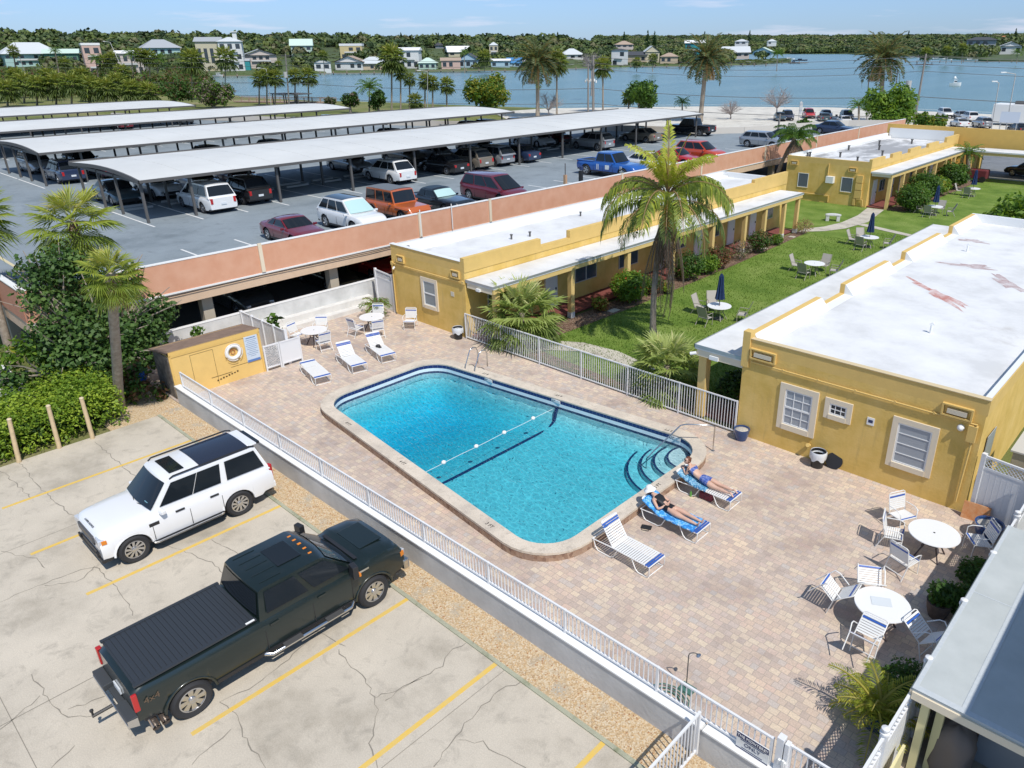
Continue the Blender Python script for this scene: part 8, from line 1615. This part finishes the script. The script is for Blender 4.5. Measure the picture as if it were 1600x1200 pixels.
def hand(mb_parts, wrist, d, up, side, L_=.17, curl=.3):
    """joints for a palm with five separate fingers"""
    d = V(d).normalized(); up = V(up).normalized(); s = d.cross(up).normalized()*side; J = {}; E_ = []
    J['w'] = (wrist, .024, .018); J['p'] = (V(wrist)+d*.05, .03, .014); J['k'] = (V(wrist)+d*.085, .032, .013); E_ += [('w', 'p'), ('p', 'k')]
    for i, l in enumerate((.068, .078, .072, .055)):
        off = s*(-.030+.02*i); a = V(wrist)+d*.088+off; b = a+d*l*.5-up*curl*.012; c = b+d*l*.5-up*curl*.03
        J['a%d' % i] = (a, .0095); J['b%d' % i] = (b, .0085); J['c%d' % i] = (c, .007); E_ += [('k', 'a%d' % i), ('a%d' % i, 'b%d' % i), ('b%d' % i, 'c%d' % i)]
    t0 = V(wrist)+d*.03-s*.034; t1 = t0+(d*.6-s*.8).normalized()*.035; t2 = t1+(d*.9-s*.3).normalized()*.03; J['t0'] = (t0, .012); J['t1'] = (t1, .0105); J['t2'] = (t2, .0085); E_ += [('p', 't0'), ('t0', 't1'), ('t1', 't2')]
    return J, E_
def head(parent, c, look, up, skin, hair=None, glasses=False, R_=.095):
    look = V(look).normalized(); up = V(up); up = (up-look*up.dot(look)).normalized(); sd_ = up.cross(look)
    M4 = Matrix((( look.x, sd_.x, up.x, c[0]), (look.y, sd_.y, up.y, c[1]), (look.z, sd_.z, up.z, c[2]), (0, 0, 0, 1)))
    bm = bmesh.new(); bmesh.ops.create_uvsphere(bm, u_segments=28, v_segments=20, radius=1)
    for v in bm.verts:
        x, y, z = v.co; n_ = x
        rx, ry, rz = .098, .076, .118
        if z < -.2: ry *= 1-.32*(-z-.2); rx *= 1-.10*(-z-.2)
        p = V((x*rx, y*ry, z*rz))
        if x > .3:
            p.x += .022*math.exp(-((y*ry)/.013)**2-((z*rz+.012)/.024)**2)     # nose
            p.x -= .009*math.exp(-((abs(y*ry)-.032)/.014)**2-((z*rz-.014)/.013)**2)  # eye sockets
            p.x += .006*math.exp(-((y*ry)/.026)**2-((z*rz+.052)/.009)**2)      # lips
            p.x += .008*math.exp(-((y*ry)/.02)**2-((z*rz+.09)/.02)**2)         # chin
        v.co = p
    me = bpy.data.meshes.new('head'); bm.to_mesh(me); bm.free(); me.materials.append(skin)
    for p in me.polygons: p.use_smooth = True
    h_ = bpy.data.objects.new('head', me); COL.objects.link(h_); h_.parent = parent; h_.matrix_local = M4
    for s in (-1, 1):
        m = MB(); m.tube([(0, s*.074, -.02), (-.004, s*.084, .0), (-.012, s*.088, .018), (-.02, s*.08, .022)], [.006, .009, .01, .006], 6); m.obj('ear', [skin], h_, smooth=60, world=False)
        if not glasses: m = MB(); m.lathe([(0, -.006), (.011, -.003), (.011, .003), (0, .006)], (.083, s*.031, .014), 10, axis='X'); m.obj('eye', [M_WHITE], h_, smooth=60, world=False)
    m = MB(); m.tube([(.094, -.022, -.052), (.1, 0, -.054), (.094, .022, -.052)], .0045, 5); m.obj('mouth', [mat('lips', (.42, .13, .11), .5)], h_, world=False)
    if glasses:
        m = MB()
        for s in (-1, 1): m.obox((.096, s*.034, .016), .012, .052, .038); m.tube([(.092, s*.06, .02), (.0, s*.082, .022)], .004, 4)
        m.box(.094, -.012, .018, .104, .012, .026); m.obj('sunglasses', [M_BLK], h_, bevel=.006, world=False)
    if hair:
        bm = bmesh.new(); bmesh.ops.create_uvsphere(bm, u_segments=26, v_segments=18, radius=1)
        for v in list(bm.verts):
            x, y, z = v.co
            k = 1+.035*sin(9*y+5*z)+.02*sin(17*y); v.co = V((x*.108*k-.012, y*.087*k, z*.125*k+.012))
        bmesh.ops.delete(bm, geom=[v for v in bm.verts if v.co.x > .045 and v.co.z < .085 or (v.co.z < -.05 and v.co.x > -.03) or (v.co.x > .02 and v.co.z < .05)], context='VERTS')
        me = bpy.data.meshes.new('hair'); bm.to_mesh(me); bm.free(); me.materials.append(hair)
        for p in me.polygons: p.use_smooth = True
        o = bpy.data.objects.new('hair', me); COL.objects.link(o); o.parent = h_
        m = MB(); m.lathe([(0, -.03), (.028, -.01), (.03, .01), (0, .035)], (-.085, 0, .09), 12); m.obj('hair_bun', [hair], h_, smooth=60, world=False)
    return h_
def towel(lb, x, y, x0, x1, w, zfn, mat_, z=0):
    t = thing('beach_towel', lb, 'towel', (x, y, z)); m = MB(); nx, ny = 40, 12; vs = []
    for i in range(nx+1):
        for j in range(ny+1): u = x0+(x1-x0)*i/nx; v_ = -w+2*w*j/ny; vs.append((u+.01*sin(j*1.3), v_+.012*sin(i*.9), zfn(u)+.012+.006*sin(i*1.7+j*.8)-(.06*(abs(v_)-.31)/.06 if abs(v_) > .31 else 0)))
    m.add(vs, [(i*(ny+1)+j, (i+1)*(ny+1)+j, (i+1)*(ny+1)+j+1, i*(ny+1)+j+1) for i in range(nx) for j in range(ny)]); o = m.obj('cloth', [mat_], t, smooth=60, world=False); so = o.modifiers.new('thick', 'SOLIDIFY'); so.thickness = .008; return t
def printm(name, stops, sc):
    m = mat(name, stops[0][1], .85); n, b = nodes_of(m); v = mapping(n); f = texn(n, v, sc, 3, .6, 1.2); r = ramp(n, f, stops); n.links.new(r, b.inputs['Base Color']); return m
TW1 = printm('towel_blue_print', [(.40, (.03, .20, .55)), (.5, (.05, .38, .80)), (.58, (.35, .62, .85)), (.62, (.04, .28, .70))], 7)
TW2 = printm('towel_teal_print', [(.40, (.02, .09, .24)), (.5, (.04, .30, .50)), (.58, (.5, .68, .74)), (.64, (.03, .16, .38))], 14)
SWB = mat('black_swimsuit', (.012, .012, .015), .6, var=.1, vs=20); SWF = printm('blue_floral_swimwear', [(.38, (.01, .03, .2)), (.52, (.03, .10, .42)), (.57, (.5, .55, .7)), (.62, (.02, .05, .28))], 26)
def bz(back): return lambda u: (.40 if u > -.25 else .40+(-.25-u)*math.tan(back))
towel('bright blue patterned towel draped on the middle near lounger', -9.6, 15.15, -.86, .86, .36, bz(.42), TW1); towel('dark teal patterned towel under the sunbather in sunglasses', -9.72, 17.1, -.86, .15, .36, bz(.36), TW2)
# -- person A: on her back, white hat over the face, black swimsuit
pA = thing('person', 'sunbather lying on her back in a black swimsuit with a white hat over her face', 'person', (-9.6, 15.15, .40)); pA.rotation_euler = (0, 0, .0)
sl = math.tan(.42)
def zb(u, o=0): return (0 if u > -.25 else (-.25-u)*sl)+o
T_ = lambda x, y, o: V((x, y, zb(x, o)))
J = {'pelvis': (T_(-.12, 0, .125), .165, .105), 'waist': (T_(-.27, 0, .12), .135, .095), 'ribs': (T_(-.42, 0, .13), .15, .105), 'chest': (T_(-.54, 0, .14), .17, .11), 'neckb': (T_(-.66, 0, .13), .09, .075), 'neck': (T_(-.73, 0, .13), .055, .055), 'skull': (T_(-.80, 0, .14), .05, .05)}
E_ = [('pelvis', 'waist'), ('waist', 'ribs'), ('ribs', 'chest'), ('chest', 'neckb'), ('neckb', 'neck'), ('neck', 'skull')]
for s, n_ in ((-1, 'r'), (1, 'l')):
    J.update({'hip'+n_: (T_(0, s*.09, .11), .10, .09), 'thigh'+n_: (V((.2, s*.11, .10)), .095, .088), 'knee'+n_: (V((.40, s*.105, .085)), .062, .06), 'calf'+n_: (V((.55, s*.105, .075)), .062, .06), 'ankle'+n_: (V((.80, s*.10, .06)), .034, .034), 'heel'+n_: (V((.86, s*.10, .05)), .036, .034), 'ball'+n_: (V((.90, s*.125, .14)), .036, .024), 'toe'+n_: (V((.92, s*.14, .20)), .026, .016)})
    E_ += [('pelvis', 'hip'+n_), ('hip'+n_, 'thigh'+n_), ('thigh'+n_, 'knee'+n_), ('knee'+n_, 'calf'+n_), ('calf'+n_, 'ankle'+n_), ('ankle'+n_, 'heel'+n_), ('heel'+n_, 'ball'+n_), ('ball'+n_, 'toe'+n_)]
    J.update({'sh'+n_: (T_(-.60, s*.165, .12), .058), 'el'+n_: (T_(-.36, s*.27, .08), .042, .04), 'fa'+n_: (T_(-.28, s*.2, .16), .036, .034), 'wr'+n_: (T_(-.24, s*.11, .235), .026, .022)})
    E_ += [('chest', 'sh'+n_), ('sh'+n_, 'el'+n_), ('el'+n_, 'fa'+n_), ('fa'+n_, 'wr'+n_)]
def suitA(c):
    lim = -.02+.42*max(0, abs(c.y)-.02)*-.5; armz = c.z-zb(c.x)
    if abs(c.y) > .17: return 0
    if armz > .222 and -.34 < c.x < -.16: return 0
    return 1 if (-.605 < c.x < (-.03 if abs(c.y) < .1 else -.12)) and not (abs(c.y) > .14 and c.x < -.5) else 0
skinbody('body', J, E_, [SKIN2, SWB], pA, sub=3, colfn=suitA)
for s, n_ in ((-1, 'r'), (1, 'l')):
    w = J['wr'+n_][0]; hj, he = hand(None, w, (.25, -s*.95, .02), (0, 0, 1), s, curl=.9); skinbody('hand', hj, he, [SKIN2], pA, sub=1)
hd_ = head(pA, T_(-.86, 0, .14), (-.15, 0.1, 1), (-1, 0, -.1), SKIN2, HAIR)
ht = thing('sun_hat', 'crumpled white sun hat covering the face of the sunbather in black', 'hat', (-9.6-.87, 15.15, .40+zb(-.87, .19)), 0); m = MB(); N = 36; vs = []
for j, (r, z) in enumerate(((.0, .115), (.06, .108), (.095, .075), (.105, .02), (.125, .0), (.165, -.03), (.175, -.045))):
    for k in range(N): a = 2*pi*k/N; vs.append((r*(1+.05*sin(3*a+j))*cos(a), r*(1+.05*sin(2*a))*sin(a), z+.012*sin(4*a+j)*(j > 2)))
m.add(vs, [(i*N+k, i*N+(k+1) % N, (i+1)*N+(k+1) % N, (i+1)*N+k) for i in range(6) for k in range(N)]); o = m.obj('hat_body', [mat('white_cotton', (.78, .77, .74), .85, bump=.3, bs=30)], ht, smooth=60, world=False); ht.rotation_euler = (0, -.25, .3)
bg_ = thing('black_pouch', 'flat black pouch on the pavers beside the blue towel lounger', 'pouch', (-10.1, 14.55, 0), .4); m = MB(); m.obox((0, 0, .02), .3, .18, .04); m.obj('body', [M_BLK], bg_, bevel=.015); m = MB(); m.tube([(-.1, -.09, .03), (-.1, -.16, .02), (.1, -.16, .02), (.1, -.09, .03)], .008, 5); m.obj('strap', [M_BLK], bg_)
# -- person B: on her stomach propped on the elbows, sunglasses, blue floral two piece
pB = thing('person', 'sunbather in sunglasses and blue floral two piece lying on her stomach, propped on elbows', 'person', (-9.72, 17.1, .40)); sl2 = math.tan(.36)
def zc(u, o=0): return (0 if u > -.25 else (-.25-u)*sl2)+o
J = {'pelvis': (V((-.12, 0, .13)), .16, .115), 'waist': (V((-.27, 0, .155)), .125, .09), 'ribs': (V((-.41, 0, .23)), .14, .1), 'chest': (V((-.53, 0, .31)), .165, .105), 'neckb': (V((-.63, 0, .40)), .08, .07), 'neck': (V((-.67, 0, .47)), .052, .052), 'skull': (V((-.70, -.01, .51)), .05, .05)}
E_ = [('pelvis', 'waist'), ('waist', 'ribs'), ('ribs', 'chest'), ('chest', 'neckb'), ('neckb', 'neck'), ('neck', 'skull')]
for s, n_ in ((-1, 'r'), (1, 'l')):
    J.update({'hip'+n_: (V((0, s*.09, .125)), .105, .105), 'thigh'+n_: (V((.2, s*.11, .10)), .096, .09), 'knee'+n_: (V((.40, s*.105, .075)), .062, .06), 'calf'+n_: (V((.55, s*.105, .08)), .062, .06), 'ankle'+n_: (V((.80, s*.11, .075)), .034, .034), 'heel'+n_: (V((.86, s*.11, .11)), .034, .036), 'ball'+n_: (V((.93, s*.12, .045)), .034, .024), 'toe'+n_: (V((.98, s*.125, .02)), .024, .016)})
    E_ += [('pelvis', 'hip'+n_), ('hip'+n_, 'thigh'+n_), ('thigh'+n_, 'knee'+n_), ('knee'+n_, 'calf'+n_), ('calf'+n_, 'ankle'+n_), ('ankle'+n_, 'heel'+n_), ('heel'+n_, 'ball'+n_), ('ball'+n_, 'toe'+n_)]
    J.update({'sh'+n_: (V((-.58, s*.17, .345)), .056), 'el'+n_: (V((-.62, s*.22, .19)), .04, .04), 'fa'+n_: (V((-.72, s*.16, .225)), .036, .034), 'wr'+n_: (V((-.82, s*.08, .27)), .026, .022)})
    E_ += [('chest', 'sh'+n_), ('sh'+n_, 'el'+n_), ('el'+n_, 'fa'+n_), ('fa'+n_, 'wr'+n_)]
def suitB(c):
    if abs(c.y) > .2: return 0
    if -.52 < c.x < -.42 and abs(c.y) < .19: return 1
    return 1 if -.2 < c.x < .1 else 0
skinbody('body', J, E_, [SKIN, SWF], pB, sub=3, colfn=suitB)
for s, n_ in ((-1, 'r'), (1, 'l')):
    w = J['wr'+n_][0]; hj, he = hand(None, w, (-.8, -s*.5, .12), (0, 0, 1), s, curl=.6); skinbody('hand', hj, he, [SKIN], pB, sub=1)
head(pB, V((-.72, -.03, .56)), (-.5, -.8, .3), (.05, .1, 1), SKIN, HAIR, True)
for lb, x, y, c in (('small green bottle on the ground under the sunglasses sunbather lounger', -10.05, 16.75, (.1, .3, .06)),): b_ = thing('sun_lotion', lb, 'bottle', (x, y, 0)); m = MB(); m.lathe([(0, 0), (.035, 0), (.035, .13), (.015, .16), (.015, .19), (0, .19)], n=12); m.obj('bottle', [mat('green_bottle', c, .3)], b_, smooth=50)
b_ = thing('beach_bag', 'dark bag with red print in the shade under the sunglasses sunbather lounger', 'bag', (-9.6, 16.95, 0)); m = MB(); m.obox((0, 0, .12), .45, .25, .22); m.obj('body', [mat('dark_bag', (.03, .02, .03), .8, col2=(.25, .03, .05), vs=18)], b_, bevel=.05); m = MB(); m.tube([(-.12, 0, .22), (-.08, .02, .3), (.08, .02, .3), (.12, 0, .22)], .01, 5); m.obj('handle', [M_BLK], b_)
